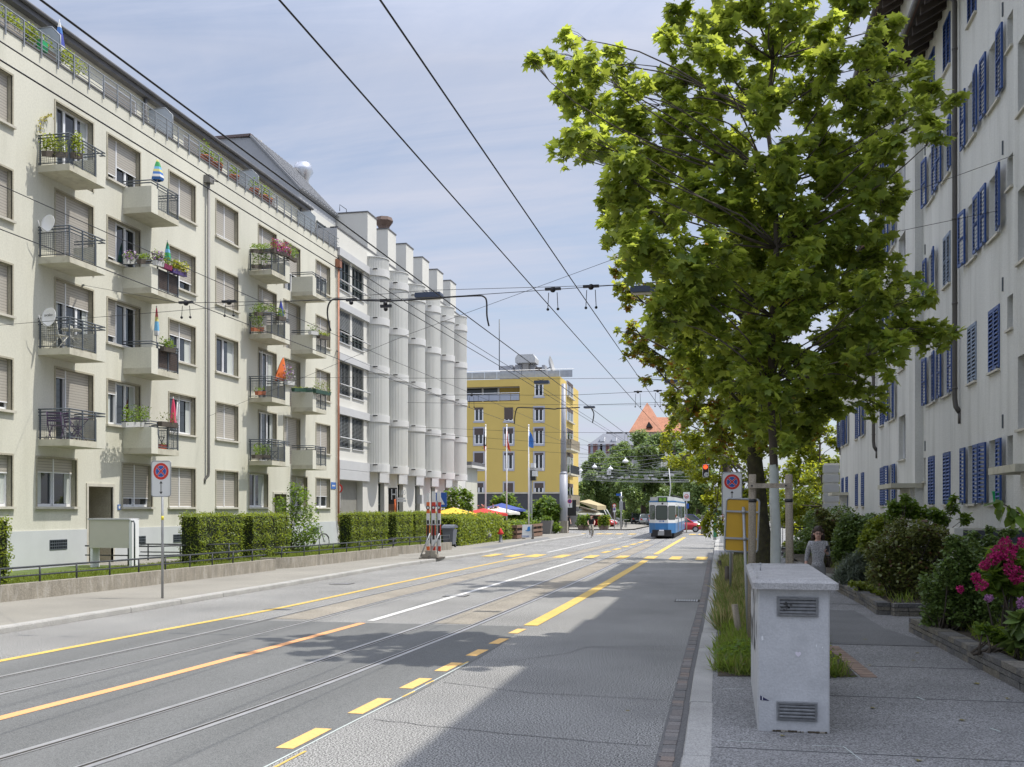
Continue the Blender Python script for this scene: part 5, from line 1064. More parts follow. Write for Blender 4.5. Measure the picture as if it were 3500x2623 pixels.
# dry stone walls along the right garden
M_DRY = [mat('wall_stone_%d' % i, c, .95, var=.2, vs=6, var2=.25, vs2=40, bump=.6, bs=30) for i, c in enumerate(((.15, .145, .135), (.19, .175, .15), (.12, .118, .115), (.17, .155, .125)))]
def stone_wall(label, line, z0, rows, w):
    b = MB(); P = [Vector(p) for p in line]; zz = z0 - .085; h = .085
    for r in range(rows):
        zz += h; h = (.10, .075, .085)[r % 3]
        for a, c in zip(P[:-1], P[1:]):
            L = (c - a).length; t = (c - a) / L; nr = Vector((t.y, -t.x)); s = -random.uniform(0, .2)
            while s < L:
                l = random.uniform(.16, .62); s0 = max(0, s) + .006; s1 = min(L, s + l) - .006; s += l
                if s1 - s0 < .03: continue
                j = random.uniform(-.03, .03); hh = h - random.uniform(.006, .016)
                q = [a + t * s0 - nr * (0 + j), a + t * s1 - nr * (0 + j), a + t * s1 + nr * w, a + t * s0 + nr * w]
                vs = [(*p, zz) for p in q] + [(*p, zz + hh) for p in q]; b.add(vs, [(0, 1, 2, 3), (7, 6, 5, 4), (0, 4, 5, 1), (1, 5, 6, 2), (2, 6, 7, 3), (3, 7, 4, 0)], random.choice(M_DRY))
    return tag(b.build('stone_wall'), label, 'wall')
stone_wall('low dry stone wall edging the near garden bed at the right edge', [(3.34, 18.85), (3.42, 17.2), (3.55, 14.5), (3.62, 13), (3.72, 9.5), (3.7, 5)], .11, 3, .25)
stone_wall('low dry stone wall running back beside the pavement from the bronze bush', [(2.6, 38), (2.95, 30), (3.2, 23.5), (3.2, 21.7)], .11, 3, .25)
stone_wall('short end of dry stone wall facing the camera below the bronze bush', [(3.22, 21.72), (4.2, 21.85), (5.4, 21.9)], .11, 3, .22)
b = MB(); b.box(4.05, 4.2, 19.9, 20.3, .2, 1.9, M_OFFW); b.box(4.2, 5.6, 20.0, 20.12, .2, 1.86, mat('slate_screen', (.05, .055, .07), .6)); b.box(4.2, 5.6, 19.99, 20.13, 1.86, 1.9, M_SILL); tag(b.build('garden_screen'), 'dark slate garden screen with a pale end post behind the hydrangea', 'screen')
# iron garden fence far back
b = MB(); x = 1.6
while x < 4.6: b.box(x, x + .03, 50, 50.03, .1, 1.5, M_BLACK); x += .16
for z in (.35, 1.35): b.box(1.6, 4.6, 49.99, 50.04, z, z + .05, M_BLACK)
tag(b.build('iron_fence'), 'iron bar garden fence in the shade behind the walking woman', 'fence')
b = MB(); b.box(4.9, 5.6, 54.9, 55.6, .1, 4.6, M_OFFW)
for k in range(9): b.box(4.86, 5.64, 54.86, 55.64, .12 + .5 * k, .5 + .5 * k, M_BAND)
tag(b.build('gate_pier'), 'pale rusticated stone pier at the far end of the white house', 'pier')

# ---------------------------------------------------------------- concrete utility cabinet
M_CAB = mat('cabinet_concrete', (0.455, 0.46, 0.465), .9, var=.09, vs=2.2, var2=.045, vs2=60, bump=.25, bs=45, dark=(.33, .335, .34), darkamt=.5)
M_LID = mat('lid_concrete', (0.36, 0.355, 0.35), .95, var=.12, vs=4, var2=.18, vs2=70, bump=.5, bs=40, dark=(.22, .215, .21), darkamt=.5)
M_VENT = mat('vent_steel', (.17, .175, .18), .45, metal=.4, var=.2, vs=20)
cab = thing('utility_cabinet', 'pale grey concrete utility cabinet with two louvred vents and a thick lid', 'cabinet', (.62, 11.6, .12))
X0, X1, Y0, Y1 = .29, .955, 10.14, 13.05
def bevbox(b, x0, x1, y0, y1, z0, z1, m, c=.015):
    P = [(x0 + c, y0), (x1 - c, y0), (x1, y0 + c), (x1, y1 - c), (x1 - c, y1), (x0 + c, y1), (x0, y1 - c), (x0, y0 + c)]; b.prism(P, z0, z1, 'z', m)
b = MB(); bevbox(b, X0, X1, Y0, Y1, .10, 1.485, M_CAB); b.build('body', None, cab)
b = MB()
P = [(.235, 10.06), (.26, 10.04), (1.0, 10.05), (1.03, 10.08), (1.02, 13.2), (.23, 13.2)]
n = len(P); lo = [(x, y, 1.485) for x, y in P]; hi = [(x, y, 1.545) for x, y in P]; pk = [(x + (.62 - x) * .12, y + (11.6 - y) * .05, 1.572) for x, y in P]
b.add(lo + hi + pk, [tuple(range(n))[::-1]] + [(i, (i + 1) % n, n + (i + 1) % n, n + i) for i in range(n)] + [(n + i, n + (i + 1) % n, 2 * n + (i + 1) % n, 2 * n + i) for i in range(n)] + [tuple(range(2 * n, 3 * n))], M_LID); b.build('lid', None, cab)
b = MB(); b.cyl(.36, 11.6, 1.56, 1.64, .008, 8, M_GALV); b.cyl(.36, 11.6, 1.64, 1.655, .013, 8, M_GALV); b.build('lifting_bolt', None, cab)
def vent(zc, xc=.635, w=.36, h=.165, grime=False):
    b = MB(); y = Y0
    b.box(xc - w / 2 - .012, xc + w / 2 + .012, y - .006, y - .001, zc - h / 2 - .012, zc + h / 2 + .012, mat('vent_mortar', (.3, .305, .31), .9, var=.2, vs=15)); f = .016
    for a, c, e, g in ((xc - w / 2, xc - w / 2 + f, zc - h / 2, zc + h / 2), (xc + w / 2 - f, xc + w / 2, zc - h / 2, zc + h / 2), (xc - w / 2 + f, xc + w / 2 - f, zc - h / 2, zc - h / 2 + f), (xc - w / 2 + f, xc + w / 2 - f, zc + h / 2 - f, zc + h / 2)): b.box(a, c, y - .028, y - .006, e, g, M_VENT)
    b.box(xc - w / 2 + f, xc + w / 2 - f, y - .01, y - .0065, zc - h / 2 + f, zc + h / 2 - f, M_BLACK)
    for k in range(4):
        z = zc - h / 2 + f + .006 + k * .033
        b.add([(xc - w / 2 + f, y - .026, z), (xc + w / 2 - f, y - .026, z), (xc + w / 2 - f, y - .026, z + .012), (xc + w / 2 - f, y - .011, z + .03), (xc - w / 2 + f, y - .011, z + .03), (xc - w / 2 + f, y - .026, z + .012)], [(0, 1, 2, 5), (5, 2, 3, 4)], M_VENT)
    v = b.build('vent', None, cab)
    if grime:
        b = MB()
        for k in range(11): x = xc - .16 + random.uniform(0, .1); z = zc + random.uniform(-.05, .05); s_ = random.uniform(.008, .016); b.quad((x, y - .031, z), (x + s_ * 1.6, y - .031, z), (x + s_ * 1.6, y - .031, z + s_), (x, y - .031, z + s_), M_BLACK)
        b.build('graffiti', None, v)
vent(1.315, .66, .365, .17, True); vent(.315, .655)
b = MB(); hp = [(math.sin(t) ** 3 * .028, (13 * math.cos(t) - 5 * math.cos(2 * t) - 2 * math.cos(3 * t) - math.cos(4 * t)) * .0018) for t in [2 * math.pi * k / 24 for k in range(24)]]
b.prism([(.665 + x, .862 + z) for x, z in hp], Y0 - .003, Y0 - .0005, 'y', mat('pale_sticker', (.62, .58, .64), .6)); b.build('heart_sticker', None, cab)
b = MB(); b.prism([(.312, .455), (.40, .405), (.312, .41)], Y0 - .003, Y0 - .0005, 'y', mat('navy_sticker', (.02, .02, .07), .5)); b.prism([(.33, .446), (.337, .442), (.337, .411), (.33, .411)], Y0 - .0045, Y0 - .003, 'y', M_SWHITE); b.build('sticker', None, cab)
b = MB()
for x, z, w_, h in ((.325, .98, .018, .05), (.83, .93, .008, .03), (.885, .92, .01, .02)): b.prism([(x, z), (x + w_, z + .01), (x + w_ * .8, z + h), (x - .003, z + h * .8)], Y0 - .003, Y0 - .0005, 'y', M_SWHITE)
b.build('sticker', None, cab)
b = MB()
for z in (1.2, .95, .42): b.box(X1, X1 + .022, 10.4, 10.62, z - .06, z + .06, M_VENT)
b.build('door_hinges', None, cab)
b = MB()
for k in range(26):
    y = 10.3 + random.uniform(0, 2.5); z = random.uniform(.6, 1.35); h = random.uniform(.1, .4); b.quad((X0 - .002, y, z), (X0 - .002, y + random.uniform(.02, .3), z + .03), (X0 - .002, y + random.uniform(.05, .3), z + h), (X0 - .002, y - .03, z + h * .8), M_BLACK if k % 2 else M_VENT)
b.build('graffiti', None, cab)
b = MB()
for k in range(60):
    x = random.uniform(X0 + .12, X1 - .05); s_ = random.uniform(.004, .014); b.box(x, x + s_ * 2, Y0 - .012 - s_, Y0 - .002, .118, .118 + s_, M_SOIL if k % 3 else M_CONC)
tag(b.build('gravel_crumbs'), 'dark crumbs of dirt and grit along the foot of the utility cabinet', 'dirt', None, 'stuff')
b = MB(); b.box(X1 - .002, X1 + .003, 10.3, 12.9, .2, 1.42, M_CAB); b.build('door', None, cab)
# ---------------------------------------------------------------- tree stakes and verge posts
M_STAKE = mat('weathered_timber', (.29, .25, .19), .9, var=.2, vs=6, var2=.15, stretch=(3, 3, .3), bump=.3, bs=30)
M_STAKED = mat('dark_timber', (.09, .075, .06), .9, var=.2, vs=6)
sup = thing('tree_support', 'pair of round timber stakes joined by a crossbar around the lime washed tree', 'tree stakes', (.8, 16.4, .12))
def stake_at(px_, Y, ptop): return gy(px_, ptop, Y)
for a, bt in ((2568, 2572), (2702, 2696)):
    p = gy(bt, 1622, 15.9); q = gy(a, 2200, 15.9); b = MB(); b.tube([(q.x, 15.9, .1), (p.x, 15.9, p.z - .01), (p.x, 15.9, p.z)], [.062, .055, .05], 12, M_STAKE)
    for z in (2.35,): b.tube([(p.x, 15.9, z + .0), (p.x, 15.9, z + .05)], .062, 12, M_BLACK)
    b.build('stake', None, sup)
p = gy(2556, 1661, 15.8); q = gy(2700, 1665, 15.8); b = MB(); b.box(p.x, q.x, 15.79, 15.835, p.z - .035, p.z + .035, M_STAKE)
for x in (p.x + .06, q.x - .06): b.box(x - .012, x + .012, 15.783, 15.79, p.z - .012, p.z + .012, M_BLACK)
b.build('crossbar', None, sup)
K = lambda x, y: (2350 + .4662 * x, 1850 + .4662 * y)
for bt, tp, r, m, lb in (((385, 730), (345, 465), .055, M_STAKE, 'leaning pale timber verge post nearest the cabinet'), ((290, 375), (289, 185), .06, M_STAKED, 'upright dark timber verge post beside the sign pole'), ((254, 240), (232, 142), .06, M_STAKED, 'short leaning dark verge post farthest from the cabinet'), ((330, 300), (328, 90), .03, M_STAKE, 'thin timber verge stake just behind the dark post')):
    q = gz(*K(*bt), .1); p = gy(*K(*tp), q.y); b = MB(); b.tube([q, p], r, 10, m); tag(b.build('verge_post'), lb, 'post', 'timber posts along the right verge')
# ---------------------------------------------------------------- signs
def rrect(x0, x1, z0, z1, r, n=5):
    P = []
    for cx, cz, a in ((x1 - r, z0 + r, -90), (x1 - r, z1 - r, 0), (x0 + r, z1 - r, 90), (x0 + r, z0 + r, 180)):
        for k in range(n + 1): q = R(a + 90 * k / n); P.append((cx + r * math.cos(q), cz + r * math.sin(q)))
    return P
def disc(x, z, r, n=28): return [(x + r * math.cos(2 * math.pi * k / n), z + r * math.sin(2 * math.pi * k / n)) for k in range(n)]
def sector(x, z, r, a0, a1, g):
    c = (a0 + a1) / 2; ox = g * math.cos(R(c)); oz = g * math.sin(R(c)); return [(x + ox, z + oz)] + [(x + r * math.cos(R(a0 + (a1 - a0) * k / 8)), z + r * math.sin(R(a0 + (a1 - a0) * k / 8))) for k in range(9)]
def nostop(t, x, y, zc, w, h, arrow, frame=True):
    """white plate, red ring, red cross on blue, black arrow below; reads from -Y"""
    b = MB(); b.prism(rrect(x - w / 2, x + w / 2, zc - h / 2, zc + h / 2, w * .11), y, y + .012, 'y', M_SWHITE); pl = b.build('plate', None, t)
    b = MB(); P = rrect(x - w / 2 - .012, x + w / 2 + .012, zc - h / 2 - .012, zc + h / 2 + .012, w * .12); b.tube([(p[0], y + .005, p[1]) for p in P + P[:1]], .014, 6, M_GALV); b.build('frame', None, t)
    R0 = w * .42; cz = zc + h / 2 - w * .49; b = MB(); b.prism(disc(x, cz, R0), y - .003, y - .0005, 'y', M_RED)
    for k in range(4): b.prism(sector(x, cz, R0 * .7, 45 + 90 * k + 5, 135 + 90 * k - 5, R0 * .14), y - .0045, y - .003, 'y', M_SWHITE); b.prism(sector(x, cz, R0 * .665, 45 + 90 * k + 7, 135 + 90 * k - 7, R0 * .175), y - .006, y - .0045, 'y', M_SBLUE)
    b.build('roundel', None, pl); b = MB(); az1 = cz - R0 - .03; az0 = zc - h / 2 + .04; a = w * .085
    b.box(x - a * .22, x + a * .22, y - .003, y - .0005, az0 + (a * 1.5 if arrow == 2 else 0), az1 - a * 1.4, M_BLACK); b.prism([(x - a, az1 - a * 1.5), (x + a, az1 - a * 1.5), (x, az1)], y - .0035, y - .001, 'y', M_BLACK)
    if arrow == 2: b.prism([(x - a, az0 + a * 1.5), (x, az0), (x + a, az0 + a * 1.5)], y - .0035, y - .001, 'y', M_BLACK)
    b.build('arrow', None, pl); return pl
def pole(t, x, y, z0, z1, r=.03, m=None): b = MB(); b.cyl(x, y, z0, z1, r, 10, m or M_GALV); return b.build('pole', None, t)
SG = 'no stopping signs on poles'
q = gz(552, 2046, .115); t = thing('no_stopping_sign', 'no stopping sign with double headed arrow on a grey pole on the left pavement', 'sign', q, 0, SG)
pole(t, q.x, q.y + .04, .11, gy(552, 1600, q.y).z, .03); c = gy(550.5, 1637, q.y - .01); nostop(t, c.x, q.y - .012, c.z, .475, .82, 2)
b = MB(); z = gy(552, 1771, q.y).z; b.cyl(q.x, q.y + .04, z - .05, z + .05, .0315, 10, mat('yellow_sticker', (.65, .55, .03), .5)); b.build('sticker', None, t)
q = gz(*K(315, 410), .12); t = thing('no_stopping_sign', 'no stopping sign with single upward arrow above the back of the yellow sign', 'sign', q, 0, SG); p = gy(2501, 1700, q.y)
pole(t, q.x, q.y + .05, .1, gy(2501, 1640, q.y).z, .03); c = gy(2502, 1688, q.y); nostop(t, c.x, q.y, c.z, .44, 1.0, 1)
# back of a yellow sign on its own leaning pole
t = thing('yellow_sign', 'back of a yellow rectangular sign in a grey tube frame on a leaning pole', 'sign', (.3, 16.5, .12)); Y = 16.5
a = gy(2479, 1886, Y); c = gy(2592, 1706, Y); M_SYEL = mat('yellow_sign_back', (.52, .30, .012), .45, var=.06, vs=3)
sh = Matrix.Rotation(R(2.2), 4, 'Y', ) ; ctr = Vector(((a.x + c.x) / 2, Y, (a.z + c.z) / 2)); MT = Matrix.Translation(ctr) @ sh @ Matrix.Translation(-ctr)
b = MB(); P = rrect(a.x, c.x, a.z, c.z, .05); b.prism(P, Y, Y + .01, 'y', M_SYEL); b.v = [tuple(MT @ Vector(v)) for v in b.v]; b.build('plate', None, t)
b = MB(); b.tube([(x, Y, z) for x, z in P + P[:1]], .016, 8, M_GALV)
for f in (.25, .76): z = a.z + (c.z - a.z) * f; b.box(a.x, c.x, Y - .03, Y - .001, z - .014, z + .014, M_GALV)
b.v = [tuple(MT @ Vector(v)) for v in b.v]; b.build('frame', None, t)
b = MB(); p0 = gy(2558, 2215, Y); p1 = gy(2541, 1733, Y - .06); b.tube([(p0.x, Y - .06, .11), (p1.x, Y - .06, p1.z)], .024, 10, M_GALV)
for f in (.25, .76): z = a.z + (c.z - a.z) * f; s_ = (z - .11) / (p1.z - .11); b.tube([(p0.x + (p1.x - p0.x) * s_, Y - .06, z - .03), (p0.x + (p1.x - p0.x) * s_, Y - .06, z + .03)], .032, 10, M_GALV)
b.build('pole', None, t)
# ---------------------------------------------------------------- left front garden: panel box
t = thing('letterbox_unit', 'pale boxed letterbox panel standing in front of the recessed house door', 'letterboxes', (-18.8, 28.8, .42)); Y = 28.7
a = gy(305, 1873, Y); c = gy(440, 1778, Y); M_BOXP = mat('beige_metal', (.55, .53, .46), .5, var=.03)
b = MB(); b.box(a.x, c.x, Y, Y + .42, a.z, c.z, M_BOXP); b.build('box', None, t)
b = MB(); b.box(a.x - .03, c.x + .05, Y - .04, Y + .5, c.z, c.z + .05, M_BAND); b.build('roof', None, t)
b = MB(); b.box(c.x, c.x + .1, Y + .02, Y + .4, .42, c.z, M_WFRAME); b.build('leg', None, t); b = MB(); b.box(a.x + .02, a.x + .1, Y + .02, Y + .4, .42, a.z, M_WFRAME); b.build('leg', None, t)
b = MB(); x = c.x + .2; b.tube([(x - .1, Y, c.z - .05), (x - .03, Y, c.z - .03), (x, Y, c.z - .12), (x, Y, .42)], .025, 8, M_IRON); b.build('tube_post', None, t)
# ---------------------------------------------------------------- barrier boards on a stand
C = lambda x, y: (1100 + .27137 * x, 1550 + .27137 * y)
Y = 42.4; t = thing('barrier_boards', 'stack of red and white barrier boards standing upright on concrete blocks by the left kerb', 'barrier boards', (-12.4, Y, .12))
M_BRED = mat('barrier_red', (.5, .045, .025), .5, var=.05, vs=5); M_BORA = mat('barrier_orange', (.62, .13, .03), .5); M_BWH = mat('barrier_white', (.62, .62, .60), .5, dark=(.42, .42, .4), darkamt=.4, vs=4)
for i, (x0, x1, tp) in enumerate(((1318, 1356, 500), (1384, 1430, 478), (1449, 1496, 480))):
    a = gy(*C(x0, 1232), Y + .1 * i); c = gy(*C(x1, tp), Y + .1 * i); b = MB(); rows = [(1232, 1172, 1), (1172, 1035, 0), (1035, 897, 1), (897, 755, 0), (755, 615, 1), (615, tp, 0)]
    for y0, y1, red in rows: z0 = gy(*C(x0, y0), Y).z; z1 = gy(*C(x0, y1), Y).z; b.box(a.x, c.x, Y + .1 * i, Y + .1 * i + .04, z0, z1, (M_BORA if i == 0 else M_BRED) if red else M_BWH)
    bd = b.build('board', None, t); z = gy(*C(x0, 685), Y).z; xm = (a.x + c.x) / 2; b = MB(); b.prism(disc(xm, z, .085, 18), Y + .1 * i - .008, Y + .1 * i - .001, 'y', M_BLACK); b.prism(disc(xm, z, .05, 18), Y + .1 * i - .012, Y + .1 * i - .008, 'y', M_BWH); b.build('reflector', None, bd)
    z = gy(*C(x0, 965), Y).z; b = MB(); b.box(xm - .05, xm + .05, Y + .1 * i - .006, Y + .1 * i - .001, z - .42, z + .42, M_BLACK); b.build('label_plate', None, bd)
b = MB(); a = gy(*C(1245, 1330), Y); c = gy(*C(1490, 1330), Y); m_ = gy(*C(1480, 1150), Y)
for x in (gy(*C(1368, 500), Y).x, gy(*C(1440, 500), Y).x): b.box(x - .03, x + .03, Y + .16, Y + .22, .12, 2.6, M_GALV)
b.box(a.x, c.x, Y - .3, Y + .8, .115, .16, M_STAKED); b.tube([(c.x - .45, Y - .2, .2), (c.x, Y - .1, 1.2)], .035, 6, M_GALV); b.tube([(a.x + .05, Y - .2, .2), (a.x + .45, Y - .1, 1.2)], .03, 6, M_GALV); b.box(a.x + .3, c.x, Y - .05, Y - .02, 1.55, 1.6, M_GALV); b.build('stand', None, t)
for k, (w0, w1, z0, z1) in enumerate(((.1, .95, .16, .31), (.3, .85, .31, .46))): b = MB(); bevbox(b, a.x + (c.x - a.x) * w0, a.x + (c.x - a.x) * w1, Y - .22, Y + .0, z0, z1, M_CONC, .04); b.build('concrete_block', None, t)
# crossing sign
Y = 49.2; p = gy(*C(1484, 585), Y); t = thing('crossing_sign', 'blue square pedestrian crossing sign partly hidden by the barrier boards', 'sign', (p.x, Y, .12)); s_ = .36
b = MB(); b.prism(rrect(p.x - s_, p.x + s_, p.z - s_, p.z + s_, .05), Y, Y + .02, 'y', M_SBLUE); b.build('plate', None, t)
b = MB(); b.prism([(p.x - .27, p.z - .24), (p.x + .27, p.z - .24), (p.x, p.z + .25)], Y - .004, Y, 'y', M_SWHITE); b.tube([(p.x - .02, Y - .006, p.z + .1), (p.x, Y - .006, p.z - .06), (p.x + .09, Y - .006, p.z - .2)], .03, 5, M_BLACK); b.tube([(p.x, Y - .006, p.z - .06), (p.x - .1, Y - .006, p.z - .2)], .03, 5, M_BLACK); b.build('symbol', None, t); pole(t, p.x, Y + .05, .1, p.z + .4, .04)
# wheelie bin
t = thing('wheelie_bin', 'dark grey wheeled rubbish bin beside the loose thuja hedge', 'bin', (-15.1, 54.7, .1)); Y = 54.6; a = gy(*C(1515, 1160), Y); c = gy(*C(1655, 960), Y); M_BIN = mat('bin_plastic', (.105, .115, .14), .5, var=.05)
b = MB(); x0, x1 = a.x, c.x; b.add([(x0 + .06, Y + .08, .28), (x1 - .06, Y + .08, .28), (x1 - .06, Y + .75, .28), (x0 + .06, Y + .75, .28), (x0, Y, 1.12), (x1, Y, 1.12), (x1, Y + .85, 1.12), (x0, Y + .85, 1.12)], [(3, 2, 1, 0), (0, 1, 5, 4), (1, 2, 6, 5), (2, 3, 7, 6), (3, 0, 4, 7), (4, 5, 6, 7)], M_BIN); b.build('body', None, t)
b = MB(); b.box(x0 - .04, x1 + .04, Y - .04, Y + .1, 1.12, 1.2, M_BIN); b.prism([(Y - .03, 1.2), (Y + .9, 1.2), (Y + .9, 1.3), (Y + .4, 1.38), (Y + .05, 1.3)], x0 - .03, x1 + .03, 'x', M_BIN); b.build('lid', None, t)
for x in (x0 + .02, x1 - .1): b = MB(); b.tube([(x, Y + .65, .22), (x + .08, Y + .65, .22)], .11, 12, M_BLACK); b.build('wheel', None, t)
# hydrant, boulder seat, folding board sign, planters
W = lambda x, y: (1650 + .22614 * x, 1550 + .22614 * y)
q = gz(*W(270, 1350), .1); t = thing('hydrant', 'fire hydrant with red cap and grey post on the left pavement', 'hydrant', q)
b = MB(); b.lathe([(.17, 0), (.17, .05), (.11, .06), (.1, .5), (.11, .52)], tuple(q), 14, M_BIN); b.build('post', None, t)
b = MB(); b.lathe([(.12, .52), (.16, .54), (.16, .66), (.13, .7), (.13, .76), (.06, .84), (.05, .9), (.005, .91)], tuple(q), 14, M_RED); b.tube([q + Vector((-.2, 0, .6)), q + Vector((.2, 0, .6))], .045, 8, M_RED); b.build('cap', None, t)
q = gz(*W(60, 1345), .1); b = MB(); b.lathe([(.01, -.55), (.25, -.53), (.42, -.3), (.46, 0), (.43, .28), (.38, .42), (.34, .44), (.30, .38), (.01, .36)], (0, 0, 0), 20, mat('grey_planter', (.19, .19, .2), .45, var=.08), True, Matrix.Translation((q.x - .25, q.y, .62)) @ Matrix.Rotation(R(62), 4, 'Y')); tag(b.build('barrel_bin'), 'grey barrel shaped litter bin lying tilted against the thuja hedge', 'litter bin')
q = gz(*W(668, 1300), .1); Y = q.y; a = gy(*W(592, 1275), Y); c = gy(*W(746, 1080), Y); t = thing('sandwich_board', 'white folding pavement board with a blue cap picture by the wooden planter', 'board sign', (q.x, Y, .1))
b = MB(); b.add([(a.x, Y, a.z), (c.x, Y, a.z), (c.x, Y + .18, c.z), (a.x, Y + .18, c.z), (a.x, Y + .04, a.z), (c.x, Y + .04, a.z), (c.x, Y + .22, c.z), (a.x, Y + .22, c.z)], [(0, 1, 2, 3), (7, 6, 5, 4), (0, 3, 7, 4), (1, 5, 6, 2), (3, 2, 6, 7), (0, 4, 5, 1)], M_SWHITE); b.build('panel', None, t)
H = c.z - a.z; Wd = c.x - a.x; TL = Matrix.Translation((a.x, Y - .012, a.z)) @ Matrix.Rotation(-math.atan2(.18, H), 4, 'X')
b = MB(); cp = [(.28, .56), (.5, .6), (.52, .8), (.62, .87), (.75, .86), (.79, .7), (.78, .54), (.6, .5), (.42, .52)]; b.prism([(x * Wd, z * H) for x, z in cp], -.004, .0, 'y', mat('cap_blue', (.03, .19, .5), .5)); b.v = [tuple(TL @ Vector(v)) for v in b.v]; b.build('cap_picture', None, t)
text_mesh('lettering', 'MODISS', .16, TL @ Matrix.Translation((.32 * Wd, -.004, .1 * H)) @ FACE_CAM, M_SBLUE, t)
b = MB()
for x in (a.x + .08, c.x - .02): b.box(x - .03, x + .03, Y - .02, Y + .05, .1, a.z, M_STAKED); b.box(x - .03, x + .03, Y + .6, Y + .66, .1, .6, M_STAKED)
b.box(c.x, c.x + .05, Y, Y + .3, .1, c.z, M_STAKED); b.build('legs', None, t)
M_PLANK = mat('planter_planks', (.2, .12, .08), .8, var=.2, vs=5)
t = thing('wooden_planter', 'long slatted wooden planter bench behind the folding board', 'planter', (-14.2, 75, .1)); p0 = gz(*W(520, 1300), .1); p1 = gz(*W(905, 1250), .1); b = MB(); d = Vector((p1.x - p0.x, p1.y - p0.y, 0)); L = d.length; MTX = Matrix.Translation((p0.x, p0.y, .1)) @ Matrix.Rotation(math.atan2(d.y, d.x), 4, 'Z')
for z0, z1 in ((.05, .3), (.42, .6), (.8, 1.0)): b.box(0, L, 0, .05, z0, z1, M_PLANK, MTX); b.box(0, L, .9, .95, z0, z1, M_PLANK, MTX); b.box(0, .05, .05, .9, z0, z1, M_PLANK, MTX)
for k in range(6): x = .1 + (L - .3) * k / 5; b.box(x, x + .1, .05, .12, 0, 1.0, M_PLANK, MTX)
b.box(.06, L, .13, .88, .1, .95, M_SOIL, MTX); b.build('frame', None, t)
P = np.concatenate([blob_pts(MTX @ Vector((x, .5, 1.05)), (.4, .3, .25), 120) for x in np.linspace(.4, L - .4, 7)]); leaves('foliage', P, .16, L_FRESH, t)
q = gz(*W(945, 1222), .1); t = thing('square_planter', 'grey square planter tub left of the mast', 'planter', q); b = MB(); s_ = .55; b.add([(q.x - s_ * .75, q.y, .1), (q.x + s_ * .75, q.y, .1), (q.x + s_ * .75, q.y + 1, .1), (q.x - s_ * .75, q.y + 1, .1), (q.x - s_, q.y - .1, 1.25), (q.x + s_, q.y - .1, 1.25), (q.x + s_, q.y + 1.1, 1.25), (q.x - s_, q.y + 1.1, 1.25)], [(0, 1, 5, 4), (1, 2, 6, 5), (2, 3, 7, 6), (3, 0, 4, 7), (4, 5, 6, 7)], mat('planter_grey', (.17, .165, .16), .7)); b.build('tub', None, t); leaves('foliage', blob_pts((q.x, q.y + .5, 1.4), (.5, .5, .3), 250), .18, L_FRESH, t)
for i, (x, y, w_) in enumerate(((1485, 1150, .42), (1555, 1150, .36), (1600, 1155, .26), (1800, 1158, .34), (1835, 1158, .26), (1868, 1158, .28))):
    q = gz(*W(x, y), .1); t = thing('potted_plant', ['broad leafed potted plant nearest the cafe corner pillar', 'second potted plant from the cafe corner, wide tub', 'small potted plant half hidden behind the cyclist', 'large potted bush in front of the red hatchback', 'small square tub between two potted bushes by the red hatchback', 'upright potted plant at the right end of the cafe row'][i], 'potted plant', q, 0, 'potted plants on the cafe corner')
    b = MB(); b.lathe([(w_ * .75, 0), (w_, .5), (w_ * .9, .51), (w_ * .85, .46), (.01, .45)], tuple(q), 12, mat('terracotta_dark', (.17, .125, .1), .85)); b.build('pot', None, t); leaves('foliage', np.concatenate([blob_pts((q.x, q.y, .85), (w_ * 1.3, w_ * 1.3, .45), 260), blob_pts((q.x, q.y, 1.25), (w_ * 1.1, w_ * 1.1, .45), 220)]), .2, L_FRESH if i % 2 == 0 else L_HEDGE, t)
# ---------------------------------------------------------------- parasols of the cafe garden
def parasol(label, px_, y_top, y_edge, Y, r, m, sag=.28):
    p = gy(px_, y_top, Y); e = gy(px_, y_edge, Y).z; t = thing('parasol', label, 'parasol', (p.x, Y, .1), 0, 'open parasols in the cafe garden'); b = MB(); n = 8; vs = [(p.x, Y, p.z)]; fs = []
    for k in range(n * 2):
        a = math.pi * k / n; rr = r * (1 if k % 2 == 0 else .93); vs.append((p.x + rr * math.cos(a), Y + rr * math.sin(a), e + (.0 if k % 2 == 0 else .03)))
    for k in range(n * 2): vs.append((vs[1 + k][0], vs[1 + k][1], vs[1 + k][2] - .18))
    for k in range(n * 2): j = (k + 1) % (2 * n); fs += [(0, 1 + k, 1 + j), (1 + k, 1 + 2 * n + k, 1 + 2 * n + j, 1 + j)]
    b.add(vs, fs, m); b.build('canopy', None, t); b = MB(); b.cyl(p.x, Y, .1, p.z, .03, 8, M_STAKE); b.build('pole', None, t)
def clothm(n, c): return mat(n, c, .8, var=.05)
parasol('yellow open parasol above the thuja hedge', 1550, 1735, 1757, 62, 1.55, clothm('yellow_cloth', (.7, .45, .04)))
parasol('red open parasol right of the yellow one', 1652, 1738, 1756, 72, 1.8, clothm('red_cloth', (.55, .04, .03)))
parasol('white open parasol between the red and the blue one', 1695, 1732, 1752, 77, 1.9, clothm('white_cloth', (.66, .64, .58)))
parasol('blue open parasol in front of the bamboo thicket', 1715, 1720, 1742, 82, 2.0, clothm('blue_cloth', (.05, .08, .28)))
